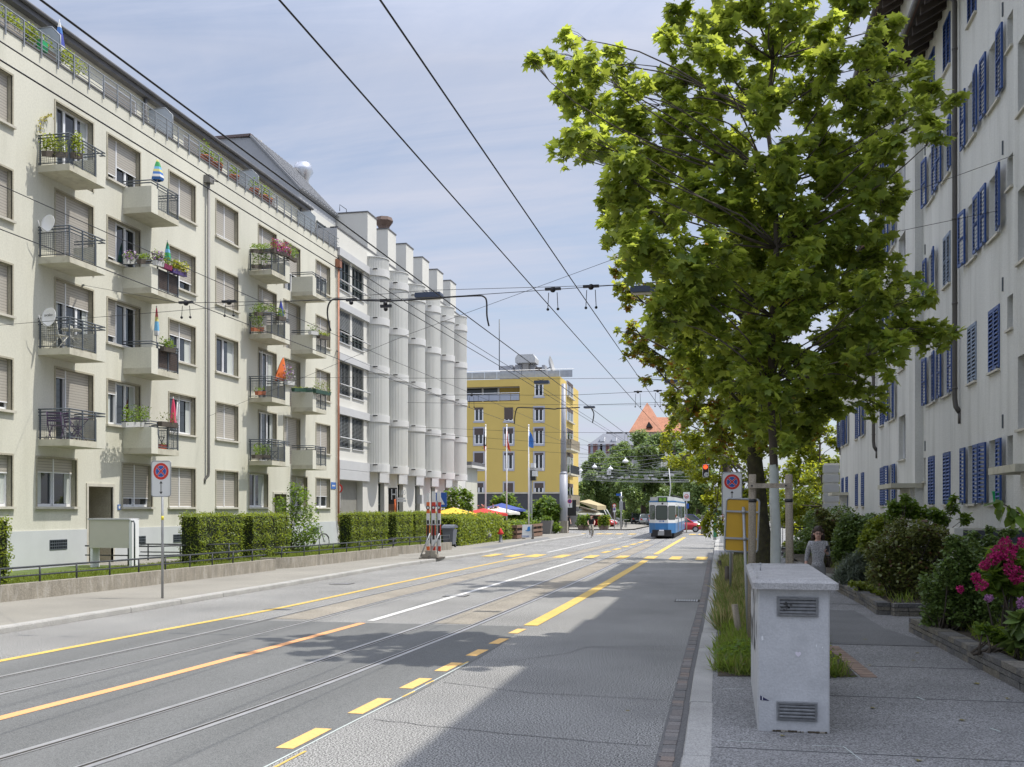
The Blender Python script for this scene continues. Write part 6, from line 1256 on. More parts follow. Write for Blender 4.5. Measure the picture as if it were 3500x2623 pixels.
# ---------------------------------------------------------------- flags
def flag(label, px_, m1, shape, Y=75, parts=()):
    p = gy(px_, 1457, Y); t = thing('flagpole', label, 'flag', (p.x, Y, .1), 0, 'flags in front of the ochre building'); b = MB(); b.tube([(p.x, Y, .1), (p.x, Y, p.z)], [.06, .04], 10, M_WFRAME); b.ball((p.x, Y, p.z + .06), .07, 6, M_WFRAME); b.build('pole', None, t)
    def P(x, y): q = gy(1550 + .22614 * x, 1200 + .22614 * y, Y); return (q.x, q.z)
    for nm, poly, m in [('flag', shape, m1)] + list(parts):
        b = MB(); n = len(poly); vs = []
        for i, (x, y) in enumerate(poly): xx, zz = P(x, y); vs.append((xx, Y + .12 * math.sin(i * 1.9), zz))
        b.add(vs + [(v[0], v[1] + .03, v[2]) for v in vs], [tuple(range(n)), tuple(range(n, 2 * n))[::-1]] + [(i, (i + 1) % n, n + (i + 1) % n, n + i) for i in range(n)], m); b.build(nm, None, t)
flag('flagpole with a limp black flag tipped red', 1660, clothm('black_cloth', (.02, .02, .025)), [(473, 1200), (480, 1215), (500, 1330), (497, 1440), (478, 1440), (452, 1430), (458, 1330)], parts=(('flag_tip', [(452, 1432), (500, 1432), (495, 1500), (480, 1525), (460, 1495)], clothm('red_cloth2', (.5, .06, .03))), ('emblem', [(470, 1250), (490, 1240), (494, 1310), (478, 1300)], M_SWHITE)))
flag('flagpole with a hanging red flag in the middle', 1732, clothm('flag_red', (.6, .06, .03)), [(795, 1195), (812, 1215), (822, 1330), (845, 1430), (858, 1528), (815, 1470), (788, 1450), (790, 1330)])
flag('flagpole with a light blue flag nearest the mast', 1807, clothm('flag_blue', (.06, .2, .55)), [(1140, 1200), (1160, 1230), (1188, 1265), (1212, 1350), (1205, 1465), (1180, 1465), (1142, 1445)])
# thin mast with signal box
p0 = gy(*W(712, 1000), 84); p1 = gy(*W(712, 215), 84); t = thing('signal_mast', 'slim grey square mast with small signal boxes in front of the ochre wall', 'mast', (p0.x, 84, .1)); b = MB(); b.box(p0.x - .15, p0.x + .15, 84, 84.3, .1, p1.z, M_GALV); b.build('mast', None, t)
a = gy(*W(745, 240), 84); b = MB(); b.box(a.x - .35, a.x + .9, 83.9, 84.4, a.z - .1, a.z + .1, M_BAND); b.box(a.x - .1, a.x + .25, 83.8, 84.4, a.z + .12, a.z + .5, M_SWHITE); b.box(a.x - .1, a.x + .3, 83.8, 84.4, a.z - .95, a.z - .12, M_BLACK); b.box(a.x + .05, a.x + .45, 83.7, 84.3, a.z - .6, a.z - .15, M_SWHITE); b.build('signal_box', None, t)
# heavy tram mast
p0 = gz(*W(1222, 1208), .1); Y = p0.y; p1 = gy(*zoomy(1688, 497), Y); M_MAST = mat('mast_paint', (.33, .34, .38), .45, var=.06, vs=.8)
t = thing('catenary_mast', 'tall thick grey tram mast on the pavement corner by the ochre building', 'mast', p0); zk = gy(*W(1225, 320), Y).z
b = MB(); b.tube([(p0.x, Y, .1), (p0.x, Y, zk)], .36, 16, M_MAST); b.tube([(p0.x, Y, zk), (p0.x, Y, zk + .25)], [.36, .25], 16, M_MAST); b.tube([(p0.x, Y, zk + .25), (p0.x, Y, p1.z)], [.25, .19], 16, M_MAST); b.build('pole', None, t)
b = MB(); b.box(p0.x - .37, p0.x + .37, Y - .37, Y + .37, .1, 1.2, M_CONC); b.build('base', None, t)
a = gy(*W(1315, 755), Y - .4); b = MB(); b.box(a.x - .21, a.x + .21, Y - .42, Y - .38, a.z - .38, a.z + .4, M_SWHITE); pl = b.build('no_parking_plate', None, t); b = MB(); b.prism(disc(a.x, a.z + .17, .19, 20), Y - .43, Y - .421, 'y', M_RED); b.prism(disc(a.x, a.z + .17, .135, 20), Y - .435, Y - .431, 'y', mat('sign_violet', (.12, .06, .25), .4)); b.box(a.x - .025, a.x + .025, Y - .43, Y - .421, a.z - .3, a.z - .08, M_BLACK); b.build('roundel', None, pl)
a = gy(*W(1400, 790), Y + .5); b = MB(); b.box(p0.x + .3, a.x + .1, Y + .3, Y + .34, a.z - .9, a.z + .5, M_BLACK); b.build('dark_panel', None, t)
# awning of the cafe
a = gx(*W(1455, 722), XC + .1); q = gy(*W(1735, 800), 118); b = MB(); t = thing('awning', 'sloping beige fabric awning over the cafe corner', 'awning', (XC + 2, 120, 3)); za = 6.2
l0 = gy(*W(1455, 725), 119); l1 = gy(*W(1730, 790), 119); l2 = gy(*W(1460, 760), 119)
b.add([(l0.x, 119, l0.z), (l1.x, 119, l1.z), (l1.x, 128, l1.z), (l0.x, 128, l0.z + .3), (l0.x, 119, l0.z - .12), (l1.x, 119, l1.z - .5), (l1.x, 128, l1.z - .5), (l0.x, 128, l0.z + .1)], [(0, 1, 2, 3), (7, 6, 5, 4), (0, 4, 5, 1), (1, 5, 6, 2)], clothm('beige_cloth', (.42, .35, .2))); b.build('fabric', None, t)
b = MB()
for k in range(3): c0 = gy(*W(1455, 800 + 25 * k), 119); c1 = gy(*W(1740, 880 + 8 * k), 119); b.tube([(c0.x, 119 + k, c0.z), (c1.x, 119 + k, c1.z)], .08, 6, M_STAKE)
b.build('frame', None, t)
parasol('pale parasol under the beige cafe awning', 1995, 1745, 1756, 121, 2.4, clothm('pale_cloth', (.6, .6, .5)))
# ================================================================ OVERHEAD LINES, LAMPS, SIGNALS
M_WIRE = mat('wire_black', (.012, .012, .014), .5); M_LAMP = mat('lamp_blue', (.045, .06, .10), .4, var=.05); M_LGLASS = mat('lamp_glass', (.35, .33, .25), .3)
def wire(name, pts, r, label, group=None, sag=0.0, m=None, cat='cable'):
    b = MB(); P = [Vector(p) for p in pts]; Q = []
    for a, c in zip(P[:-1], P[1:]):
        for k in range(6): s = k / 6; Q.append(a.lerp(c, s) - Vector((0, 0, sag * 4 * s * (1 - s) * (c - a).length / 20)))
    b.tube(Q + [P[-1]], r, 5, m or M_WIRE); return tag(b.build(name), label, cat, group)
OW = 'contact wires along the street'
SP = [3, 16.5, 33, 50, 70, 95, 140]
def run(x, z, y1=140, bend=0): return [(x + bend * (y / 100) ** 2, y, z) for y in (-4, 3, 10, 16.5, 25, 33, 50, 70, 95, y1)]
wire('contact_wire', run(-2.8, 5.5, 140, .6), .0075, 'left wire of the trolleybus pair above the right lane', OW)
wire('contact_wire', run(-2.17, 5.5, 140, .6), .0075, 'right wire of the trolleybus pair above the right lane', OW)
wire('contact_wire', [(-5.34, y, 5.62) for y in (-4, 3, 16.5)] + [(-5.2, 25, 5.6), (-5.05, 50, 5.6), (-4.9, 95, 5.6)], .007, 'tram contact wire over the right track', OW)
wire('contact_wire', [(-5.34, y, 5.76) for y in (-4, 3, 16.5)] + [(-5.2, 25, 5.72), (-5.05, 50, 5.7), (-4.9, 95, 5.7)], .006, 'carrier wire just above the right track contact wire', OW)
wire('contact_wire', run(-4.42, 5.6, 95), .009, 'thick cable between the right track and the trolleybus pair', OW)
wire('contact_wire', [(-8.57, y, 5.62) for y in (-4, 3, 16.5)] + [(-8.5, 25, 5.6), (-8, 50, 5.6), (-6.9, 95, 5.6)], .007, 'tram contact wire over the left track', OW)
wire('contact_wire', [(-8.57, y, 6.15) for y in (-4, 3, 16.5)] + [(-8.5, 25, 6.1), (-8, 50, 6.1), (-6.9, 95, 6)], .006, 'carrier wire above the left track contact wire', OW)
def hanger(b, top, bot, w=.14):
    b.ball(top, .05, 5, M_WIRE); b.box(top[0] - .13, top[0] + .13, top[1] - .03, top[1] + .03, top[2] - .01, top[2] + .03, M_WIRE)
    for s in (-1, 1): b.tube([(top[0] + s * .07, top[1], top[2] - .05), (bot[0] + s * w * .6, bot[1], bot[2] + .03)], .006, 4, M_WIRE); b.ball((bot[0] + s * w * .6, bot[1], bot[2] + .01), .025, 4, M_WIRE)
SG2 = 'span wires across the street'
def span(Y, yl, zl, zr, xr, hang, zc, lab, r=.008, xm=None):
    """wire from the left facade (x -20.7) over the street to the right side, with hangers down to the contact wires"""
    t = thing('span_wire', lab, 'span wire', (-8, Y, zc), 0, SG2); pts = [(XL, yl, zl)] + [(x, Y, zc + .12 * abs(x + 5) / 5) for x in (-9.5, -5, -1)] + ([(xr, xm if xm else Y, zr)])
    b = MB(); b.tube(pts, r, 5, M_WIRE); b.tube([pts[0], Vector(pts[0]).lerp(Vector(pts[1]), .02)], .03, 6, M_IRON); b.build('wire', None, t)
    for x, z in hang:
        b = MB(); zz = zc + .12 * abs(x + 5) / 5; hanger(b, (x, Y, zz), (x, Y, z)); b.build('hanger', None, t)
    return t
span(16.6, 30.0, 9.6, 9.4, 5.7, [(-2.8, 5.52), (-2.17, 5.52), (-8.57, 5.64), (-9.4, 5.64)], 5.8, 'span wire nearest the camera, above the long curved pull off arm', .0055, 22.3)
span(33, 52.3, 10.8, 10.8, 5.6, [(-2.8, 5.52), (-2.17, 5.52), (-8.3, 5.62)], 5.95, 'second span wire from the copper drainpipe across the street', .0065, 40)
span(52, 59, 7.3, 9.5, 5.6, [(-2.7, 5.52), (-2.1, 5.52), (-7.9, 5.62), (-5.0, 5.62)], 6.1, 'third span wire reaching from the first fluted column', .008)
span(66, 64, 7.3, 9.5, 6, [(-2.6, 5.52), (-2.0, 5.52), (-7.3, 5.62), (-5.0, 5.62)], 6.3, 'fourth span wire in front of the ochre building', .009)
span(86, 86, 7.5, 9, 8, [(-2.3, 5.52), (-6.9, 5.62), (-4.9, 5.62)], 6.6, 'far span wire near the tall tram mast', .012)
wire('span_wire', [(XL + .2, 38, 6.0), (-9.5, 30, 7.6), (-2, 24, 8.3), (5.6, 38.5, 11.1)], .006, 'thin stay wire from the grey downpipe over the street', SG2)
wire('span_wire', [(-14.1, 90.2, 11.5), (-4, 70, 9.3), (5.6, 48, 9)], .012, 'stay wire from the tall mast to the far end of the white house', SG2)
# pull-off arms with curved ends
def arm(label, pts, r=.015):
    P = smooth([Vector(p) for p in pts], 24); b = MB(); b.tube(P, r, 7, M_WIRE); return tag(b.build('pull_off_arm'), label, 'pull off arm', 'curved pull off arms on the span wires')
def A_(x, y): return (1100 + .27137 * x, 700 + .27137 * y)
Y = 17.4; seq = [(112, 1590), (85, 1480), (70, 1340), (100, 1230), (175, 1190), (400, 1200), (820, 1212), (1200, 1195), (1600, 1165), (1950, 1148), (2040, 1160), (2075, 1220), (2080, 1400), (2105, 1530)]
arm('long curved black arm crossing in front of the fluted columns', [tuple(gy(*A_(x, y), Y)) for x, y in seq])
b = MB()
for x, y in ((370, 1200), (800, 1210), (805, 1280)): p = gy(*A_(x, y), Y - .02); b.box(p.x - .1, p.x + .1, Y - .03, Y + .02, p.z - .02, p.z + .03, M_WIRE); b.ball((p.x, Y - .02, p.z - .05), .04, 5, M_WIRE)
tag(b.build('insulator'), 'black insulator clamps on the long curved arm', 'insulator')
Y = 62; seq = [(920, 1100), (930, 980), (950, 890), (985, 857), (1150, 860), (1430, 872), (1530, 880), (1580, 870), (1700, 865), (1910, 855)]
arm('curved arm in front of the ochre facade', [tuple(gy(*zoomy(x, y), Y)) for x, y in seq], .035)
seq = [(2085, 870), (2120, 940), (2115, 1010), (2100, 1090)]; arm('short bent arm hanging below the small street lamp', [tuple(gy(*zoomy(x, y), Y)) for x, y in seq], .035)
# hanging street lamps
def lamp(label, x0, x1, yt, yb, Y):
    a = gy(x0, yb, Y); c = gy(x1, yt, Y); t = thing('street_lamp', label, 'street lamp', ((a.x + c.x) / 2, Y, a.z), 0, 'lamps hung over the street'); xm = (a.x + c.x) / 2; h = c.z - a.z; w = (c.x - a.x)
    b = MB(); b.prism([(a.x + w * .02, a.z), (c.x - w * .02, a.z), (c.x, a.z + h * .45), (c.x - w * .03, c.z), (a.x + w * .03, c.z), (a.x, a.z + h * .45)], Y - .14, Y + .14, 'y', M_LAMP); b.build('housing', None, t)
    b = MB(); b.prism([(a.x + w * .08, a.z - h * .02), (c.x - w * .08, a.z - h * .02), (c.x - w * .12, a.z - h * .18), (a.x + w * .12, a.z - h * .18)], Y - .1, Y + .1, 'y', M_LGLASS); b.build('lens', None, t)
    b = MB(); b.tube([(xm - w * .3, Y, c.z + h * .55), (xm - w * .12, Y, c.z + h * .2), (xm, Y, c.z + h * .1), (xm + w * .15, Y, c.z + h * .55)], h * .06, 5, M_WIRE); b.tube([(xm, Y, c.z), (xm, Y, c.z + h * .2)], h * .1, 5, M_WIRE); b.build('bracket', None, t)
lamp('dark blue hanging lamp in front of the fluted columns, largest of the street lamps', 1422, 1511, 1001, 1022, 22)
lamp('blue grey hanging lamp touching the leaves of the old maple', 2155, 2243, 978, 1003, 22.5)
lamp('hanging lamp in front of the upper corner window of the ochre building', 1826, 1878, 1301, 1313, 44)
lamp('small hanging lamp in the sky right of the ochre building', 1995, 2034, 1389, 1396, 62)
lamp('hanging lamp half hidden in the trees at the second span', 2272, 2316, 1299, 1310, 44)
wire('span_wire', [(XL + .2, 23.5, 7.0), tuple(gy(1465, 993, 22)), tuple(gy(2199, 972, 22.4)), (5.6, 23.5, 8.6)], .006, 'lamp cable carrying the two nearest hanging lamps', SG2)
wire('span_wire', [(XL + .2, 47, 8.7), tuple(gy(1850, 1296, 44)), tuple(gy(2294, 1292, 44)), (5.6, 45, 8.2)], .008, 'lamp cable carrying the two lamps at the crossing', SG2)
wire('span_wire', [(XL + .2, 62, 9.0), tuple(gy(2015, 1385, 62)), (5.6, 60, 8.6)], .010, 'lamp cable of the small lamp in the sky', SG2)
def Qp(x, y): return (1950 + .27137 * x, 1350 + .27137 * y)
def bell(label, x, y, Y, s=1.0):
    s *= .5
    p = gy(*Qp(x, y), Y); t = thing('pendant_lamp', label, 'pendant lamp', p, 0, 'white bell lamps over the junction'); b = MB(); b.lathe([(.06 * s, .75 * s), (.08 * s, .45 * s), (.2 * s, .38 * s), (.52 * s, .1 * s), (.55 * s, -.08 * s), (.3 * s, -.2 * s), (.01, -.22 * s)], tuple(p), 14, M_WFRAME); b.build('shade', None, t)
bell('white bell lamp over the junction nearest the ochre balcony', 130, 955, 105, .8); bell('white bell lamp over the junction, second from the ochre balcony', 303, 910, 102); bell('white bell lamp above the small square number plate', 503, 935, 102); bell('white bell lamp highest over the junction', 692, 840, 98, 1.1)
# tangle of junction wires
for k, (x0, y0, x1, y1, Y) in enumerate(((110, 740, 1560, 540, 92), (110, 790, 1620, 700, 96), (110, 880, 1600, 720, 100), (130, 830, 1610, 990, 104), (110, 905, 1650, 965, 98), (110, 930, 1660, 1035, 102), (160, 960, 1700, 940, 106), (110, 985, 1750, 1075, 99), (110, 1010, 1770, 1060, 97), (110, 1030, 1740, 1085, 103), (110, 1050, 1760, 1092, 108), (120, 1065, 1770, 1075, 95), (620, 905, 1640, 720, 94), (100, 870, 1400, 1000, 107), (300, 1000, 1700, 960, 101), (110, 1000, 1200, 850, 110))):
    a = gy(*Qp(x0, y0), Y); c = gy(*Qp(x1, y1), Y - 12); wire('junction_wire', [a, c], .012, ['pale overhead wire crossing the junction in front of the park trees', ][0], 'overhead wires over the junction', .25, M_GALV)
b = MB(); random.seed(5)
for (x, y) in ((920, 1030), (1265, 1000), (600, 1040), (1100, 1060), (750, 1035), (1610, 1070), (1000, 1065), (480, 1045), (380, 1030)):
    p = gy(*Qp(x, y), 99); s_ = .5 if x in (920, 1265) else .25
    for k in range(4): q = p + Vector((random.uniform(-1, 1) * s_ * 1.6, random.uniform(-.5, .5), random.uniform(-.3, .3) * s_)); b.box(q.x - s_ * .4, q.x + s_ * .4, q.y - .1, q.y + .1, q.z - .08, q.z + .08, M_BAND if k % 2 else M_GALV)
tag(b.build('wire_crossings'), 'pale clamps and crossing pieces in the wire web above the tram', 'wire fittings', None, 'stuff')
p = gy(*Qp(483, 978), 100); b = MB(); b.box(p.x - .2, p.x + .2, 100, 100.05, p.z - .24, p.z + .24, M_SWHITE); t = b.build('number_plate'); tag(t, 'small white square plate with a black number hanging in the wires', 'sign'); text_mesh('number', '10', .34, Matrix.Translation((p.x, 99.99, p.z)) @ FACE_CAM, M_BLACK, t)
# traffic signal with red light
Y = 37; a = gy(*Qp(1665, 1038), Y); c = gy(*Qp(1738, 876), Y); t = thing('traffic_signal', 'black hanging traffic signal showing red above a white disc reading 14', 'traffic light', ((a.x + c.x) / 2, Y, a.z)); b = MB(); b.box(a.x, c.x, Y, Y + .25, a.z, c.z, M_BLACK); P = rrect(a.x, c.x, a.z, c.z, .05); b.tube([(x, Y, z) for x, z in P + P[:1]], .008, 5, M_WFRAME); b.build('housing', None, t)
p = gy(*Qp(1700, 910), Y); b = MB(); b.prism(disc(p.x, p.z, .075, 20), Y - .04, Y, 'y', emitmat('red_light', (1.0, .08, .02), 1.6)); b.build('red_light', None, t)
p = gy(*Qp(1712, 1006), Y); b = MB(); b.prism(disc(p.x, p.z, .082, 22), Y - .03, Y, 'y', M_SWHITE); d = b.build('number_disc', None, t); text_mesh('number', '14', .105, Matrix.Translation((p.x, Y - .035, p.z)) @ FACE_CAM, M_BLACK, d)
wire('span_wire', [tuple(gy(*Qp(1702, 876), Y)), tuple(gy(*Qp(1702, 700), Y))], .015, 'short rod the red traffic signal hangs from', SG2)
# signs beyond the tram
def plate_sign(name, label, x0, x1, y0, y1, Y, m, extra=None, ground=.1):
    a = gy(*Qp(x0, y1), Y); c = gy(*Qp(x1, y0), Y); t = thing(name, label, 'sign', ((a.x + c.x) / 2, Y, ground)); b = MB(); b.prism(rrect(a.x, c.x, a.z, c.z, .06), Y, Y + .03, 'y', m); pl = b.build('plate', None, t); pole(t, (a.x + c.x) / 2, Y + .06, ground, c.z, .05); return t, pl, a, c
t, pl, a, c = plate_sign('zone_sign', 'white zone sign with a red ring right above the tram', 1420, 1502, 1225, 1338, 92, M_SWHITE); xm = (a.x + c.x) / 2; z = a.z + (c.z - a.z) * .52
b = MB(); b.prism(disc(xm, z, .19, 22), 91.98, 91.995, 'y', M_RED); b.prism(disc(xm, z, .14, 22), 91.97, 91.98, 'y', M_SWHITE); b.box(xm - .14, xm + .14, 91.955, 91.97, z - .012, z + .018, M_RED); b.box(xm - .08, xm + .08, 91.955, 91.97, z - .09, z - .035, M_BLACK); b.build('roundel', None, pl)
b = MB(); a2 = gy(*Qp(1460, 1435), 92); c2 = gy(*Qp(1492, 1370), 92); b.prism(rrect(a2.x, c2.x, a2.z, c2.z, .05), 92, 92.03, 'y', M_SBLUE); b.build('blue_plate', None, t)
t, pl, a, c = plate_sign('parking_sign', 'blue parking sign with white letter P in front of the trees', 1737, 1782, 1380, 1462, 76, M_SWHITE); b = MB(); b.box(a.x + .03, c.x - .03, 75.985, 75.999, a.z + .08, c.z - .03, M_SBLUE); pb = b.build('blue_field', None, pl); text_mesh('letter', 'P', .24, Matrix.Translation(((a.x + c.x) / 2, 75.98, c.z - .14)) @ FACE_CAM, M_SWHITE, pb); b = MB(); b.box(a.x + .08, c.x - .08, 75.975, 75.985, a.z + .13, a.z + .2, M_SWHITE); b.build('symbol', None, pb)
a = gy(*Qp(1797, 1640), 72); c = gy(*Qp(1838, 1132), 72); e = gy(*Qp(1930, 1345), 72); f = gy(*Qp(1800, 1452), 72); t = thing('info_pillar', 'pale grey overhead display pillar behind the no stopping sign', 'pillar', (c.x, 72, .1)); b = MB(); b.box(a.x, c.x, 72, 72.3, .1, c.z, M_BAND); b.build('column', None, t); b = MB(); b.box(f.x, e.x, 71.95, 72.35, f.z, e.z, mat('greenish_panel', (.3, .37, .33), .4)); b.build('panel', None, t); b = MB(); a = gy(*Qp(1795, 1620), 70); c = gy(*Qp(1840, 1460), 70); b.box(a.x, c.x, 71.8, 71.95, .3, c.z, mat('green_panel', (.04, .2, .1), .4)); b.build('ticket_front', None, t)
a = gy(*Qp(1640, 1640), 88); c = gy(*Qp(1708, 1520), 88); t = thing('ticket_machine', 'grey concrete cabinet pair at the kerb right of the red car', 'cabinet', (a.x, 88, .1)); b = MB(); b.box(a.x, c.x, 88, 89, .1, c.z, M_CONC); b.build('body', None, t); c2 = gy(*Qp(1740, 1552), 87); b = MB(); b.box(c.x, c2.x, 87.2, 88.2, .1, c2.z, M_BAND); b.build('side_box', None, t)
b = MB(); a = gy(*Qp(1885, 1640), 66); c = gy(*Qp(1935, 1560), 66); b.box(a.x, c.x, 66, 66.5, .1, c.z + .15, M_SWHITE); b.box(a.x - .02, c.x + .02, 65.98, 66.52, c.z + .15, c.z + .2, M_BAND)
for k in range(12): x = random.uniform(a.x + .1, c.x - .1); z = random.uniform(.5, c.z); b.box(x, x + .08, 65.985, 65.995, z, z + random.uniform(.05, .3), M_RED if k % 2 else M_BLACK)
tag(b.build('control_box'), 'white control box covered in red scribbles beside the verge', 'cabinet')
# signs at the junction
t, pl, a, c = plate_sign('no_entry_sign', 'round red ringed sign above a small square sign by the white van', 533, 570, 1375, 1415, 112, M_SWHITE); xm = (a.x + c.x) / 2; b = MB(); b.prism(disc(xm, (a.z + c.z) / 2, .21, 20), 111.96, 111.99, 'y', M_RED); b.prism(disc(xm, (a.z + c.z) / 2, .14, 20), 111.93, 111.96, 'y', M_SWHITE); b.build('roundel', None, pl); b = MB(); a2 = gy(*Qp(535, 1478), 112); c2 = gy(*Qp(570, 1418), 112); b.box(a2.x, c2.x, 111.97, 112, a2.z, c2.z, M_SWHITE); b.prism(disc((a2.x + c2.x) / 2, (a2.z + c2.z) / 2 + .05, .13, 18), 111.95, 111.97, 'y', MATS['sign_violet']); b.build('lower_plate', None, t)
p = gz(1950 + .27137 * 637, 1812, .0); t = thing('signal_post', 'signal post with a blue street plate and an inverted triangle sign at the junction', 'signal post', p); Y = p.y; pole(t, p.x, Y, 0, gy(*Qp(610, 1225), Y).z, .09)
b = MB(); a = gy(*Qp(575, 1272), Y - .1); c = gy(*Qp(637, 1245), Y - .1); b.box(a.x, c.x, Y - .14, Y - .1, a.z, c.z, M_SBLUE); b.build('street_plate', None, t)
b = MB(); v = [gy(*Qp(x, y), Y - .1) for x, y in ((608, 1278), (668, 1278), (638, 1325))]; b.prism([(q.x, q.z) for q in v], Y - .14, Y - .1, 'y', M_GALV); a = gy(*Qp(615, 1452), Y); c = gy(*Qp(662, 1340), Y); b.box(a.x, c.x, Y - .12, Y + .1, a.z, c.z, M_GALV); b.build('triangle_sign', None, t)
b = MB(); a = gy(*Qp(663, 1450), Y); c = gy(*Qp(688, 1352), Y); b.box(a.x, c.x, Y - .1, Y + .3, a.z, c.z, M_BLACK); b.build('signal_head', None, t)
# ================================================================ THINGS ON THE BALCONIES AND THE ROOF TERRACE
def closed_parasol(label, px_, yt, yb, X, cols, r=.13, foot=None, lean=0):
    a = gx(px_, yb, X); c = gx(px_ + lean, yt, X); t = thing('closed_parasol', label, 'parasol', (a.x, a.y, a.z), 0, 'folded parasols on the balconies'); n = len(cols); b = MB()
    d = c - a
    def P(s): return a + d * s
    for k, m in enumerate(cols):
        s0 = k / n; s1 = (k + 1) / n; f = lambda s: r * (1 - s) ** .75 * (1.0 if s > .12 else .75 + s * 2) + .012
        nn = 10; vs = []
        for s in (s0, (s0 + s1) / 2, s1):
            for j in range(nn): q = 2 * math.pi * j / nn; rr = f(s) * (1 + .22 * (j % 2)); vs.append(P(s) + Vector((rr * math.cos(q), rr * math.sin(q), 0)))
        b.add(vs, [(i * nn + j, i * nn + (j + 1) % nn, (i + 1) * nn + (j + 1) % nn, (i + 1) * nn + j) for i in range(2) for j in range(nn)], m)
    b.build('fabric', None, t); b = MB(); b.tube([a - d.normalized() * (foot or .9), c + d.normalized() * .06], .016, 6, M_BAND); b.build('pole', None, t)
cl = {k: mat('cloth_' + k, v, .85) for k, v in dict(blue=(.06, .17, .45), green=(.05, .3, .1), yellow=(.6, .55, .2), sky=(.15, .4, .62), white=(.62, .62, .6), pink=(.62, .06, .13), orange=(.62, .14, .03), navy=(.05, .07, .32), red=(.5, .12, .1), teal=(.03, .3, .22)).items()}
closed_parasol('blue green and yellow striped folded parasol on the top solid cheeked balcony', 538, 545, 618, -20.0, [cl['blue'], cl['white'], cl['blue'], cl['yellow'], cl['sky'], cl['green'], cl['green'], cl['yellow']], .2)
closed_parasol('green folded parasol behind the crowded flower boxes', 572, 828, 890, -20.0, [cl['teal'], cl['green'], cl['sky'], cl['teal'], cl['green']], .11)
closed_parasol('slim many coloured folded parasol above the reed screened balcony', 535, 1052, 1148, -20.0, [cl['white'], cl['sky'], cl['sky'], cl['yellow'], cl['red'], cl['pink']], .08)
closed_parasol('pink red folded parasol beside a white pole on the lowest cheeked balcony', 592, 1362, 1455, -20.0, [cl['pink']] * 4, .11)
closed_parasol('blue folded parasol between two plants on the farther balcony pair', 960, 1028, 1085, -20.0, [cl['navy']] * 4, .13)
closed_parasol('orange folded parasol leaning on the farther balcony', 956, 1222, 1302, -19.9, [cl['orange'], cl['orange'], cl['orange'], cl['orange']], .24, lean=12)
closed_parasol('blue and white folded parasol on the roof terrace', 203, 74, 180, -21.2, [cl['white'], cl['navy'], cl['navy'], cl['blue'], cl['white']], .15)
b = MB(); p = gx(597, 1480, -19.9); q = gx(607, 1375, -19.9); b.tube([p, q], .02, 6, M_BAND); tag(b.build('white_pole'), 'thin white pole leaning on the lowest cheeked balcony rail', 'pole')
M_POT = mat('terracotta', (.36, .11, .05), .8, var=.1); F_PINK = leafmat('balcony_pink', (.6, .06, .2), (.5, .08, .2), .4, .2, alt=(.5, .12, .45), altamt=.3); F_YEL = leafmat('balcony_yellow', (.5, .45, .06), (.5, .45, .1), .3, .3); F_VIO = leafmat('balcony_violet', (.35, .2, .42), (.4, .25, .45), .3, .2, alt=(.5, .45, .5), altamt=.3)
def flowerbox(label, p, q, X, lm, fl=None, h=.3, n=150, box=None, leaf=.07):
    """trough hung on a rail between two marked points"""
    a = gx(*p, X); c = gx(*q, X); t = thing('flower_box', label, 'flower box', a, 0, 'flower boxes on the balconies'); d = (c - a); L = max(d.length, .2); u = d / L; nn = Vector((0, 0, 1)).cross(u).normalized() * .09; b = MB(); up = Vector((0, 0, .17))
    vs = [a - nn * .8, c - nn * .8, c + nn * .8, a + nn * .8]; b.add([v for v in vs] + [a - nn + up, c - nn + up, c + nn + up, a + nn + up], [(3, 2, 1, 0), (0, 1, 5, 4), (1, 2, 6, 5), (2, 3, 7, 6), (3, 0, 4, 7), (4, 5, 6, 7)], box or M_STAKED); b.build('trough', None, t)
    k = max(2, int(L / .2)); P = np.concatenate([blob_pts(a + d * (i + .5) / k + Vector((random.uniform(-.05, .05), 0, .17 + h * .4)), (.17, .17, h * .6), n // k + 4, .5) for i in range(k)]); leaves('foliage', P, leaf, lm, t, LEAF_OVAL, .3)
    if fl: sel = P[rng.random(len(P)) < .7] + rng.normal(0, .03, (int(0) or 1, 3)); leaves('flowers', sel, .085, fl, t, LEAF_OVAL, 0, .3)
    return t
XF_ = -19.52
M_TROUGHW = mat('white_trough', (.55, .55, .53), .6)
zb_ = lambda x, y: (.3956 * x, 600 + .3956 * y); zc_ = lambda x, y: (.3956 * x, 1200 + .3956 * y); ze_ = lambda x, y: (600 + .3956 * x, 900 + .3956 * y); zd_ = lambda x, y: (600 + .3956 * x, 400 + .3956 * y)
flowerbox('white flower box with mauve flowers on the end rail of the second cheeked balcony', zb_(1085, 765), zb_(1175, 765), -20.3, L_FRESH, F_VIO, .3, 130, M_TROUGHW)
flowerbox('small leafy box in the middle of the end rail of the second cheeked balcony', zb_(1200, 765), zb_(1290, 765), -19.9, L_FRESH, None, .25, 90)
flowerbox('white box with violet flowers at the corner of the second cheeked balcony', zb_(1335, 775), zb_(1400, 795), XF_, L_FRESH, F_VIO, .42, 170, M_TROUGHW)
flowerbox('magenta boxed greenery beside the violet corner box', zb_(1405, 800), zb_(1470, 825), XF_, L_FRESH, None, .3, 120, mat('magenta_trough', (.25, .02, .08), .5))
flowerbox('yellow flowering box at the far end of the second cheeked balcony', zb_(1480, 840), zb_(1600, 880), XF_, L_HEDGE, F_YEL, .4, 330, mat('violet_trough', (.09, .05, .2), .5))
flowerbox('pot box with a green bush on the rail above the reed screen', zc_(1400, -60 + 760 - 700 + 0), zc_(1500, 20), XF_, L_FRESH, None, .38, 200)
flowerbox('long white box with a bushy shrub on the lowest cheeked balcony', zc_(1070, 660), zc_(1270, 655), -19.95, L_FRESH, None, .65, 520, M_TROUGHW)
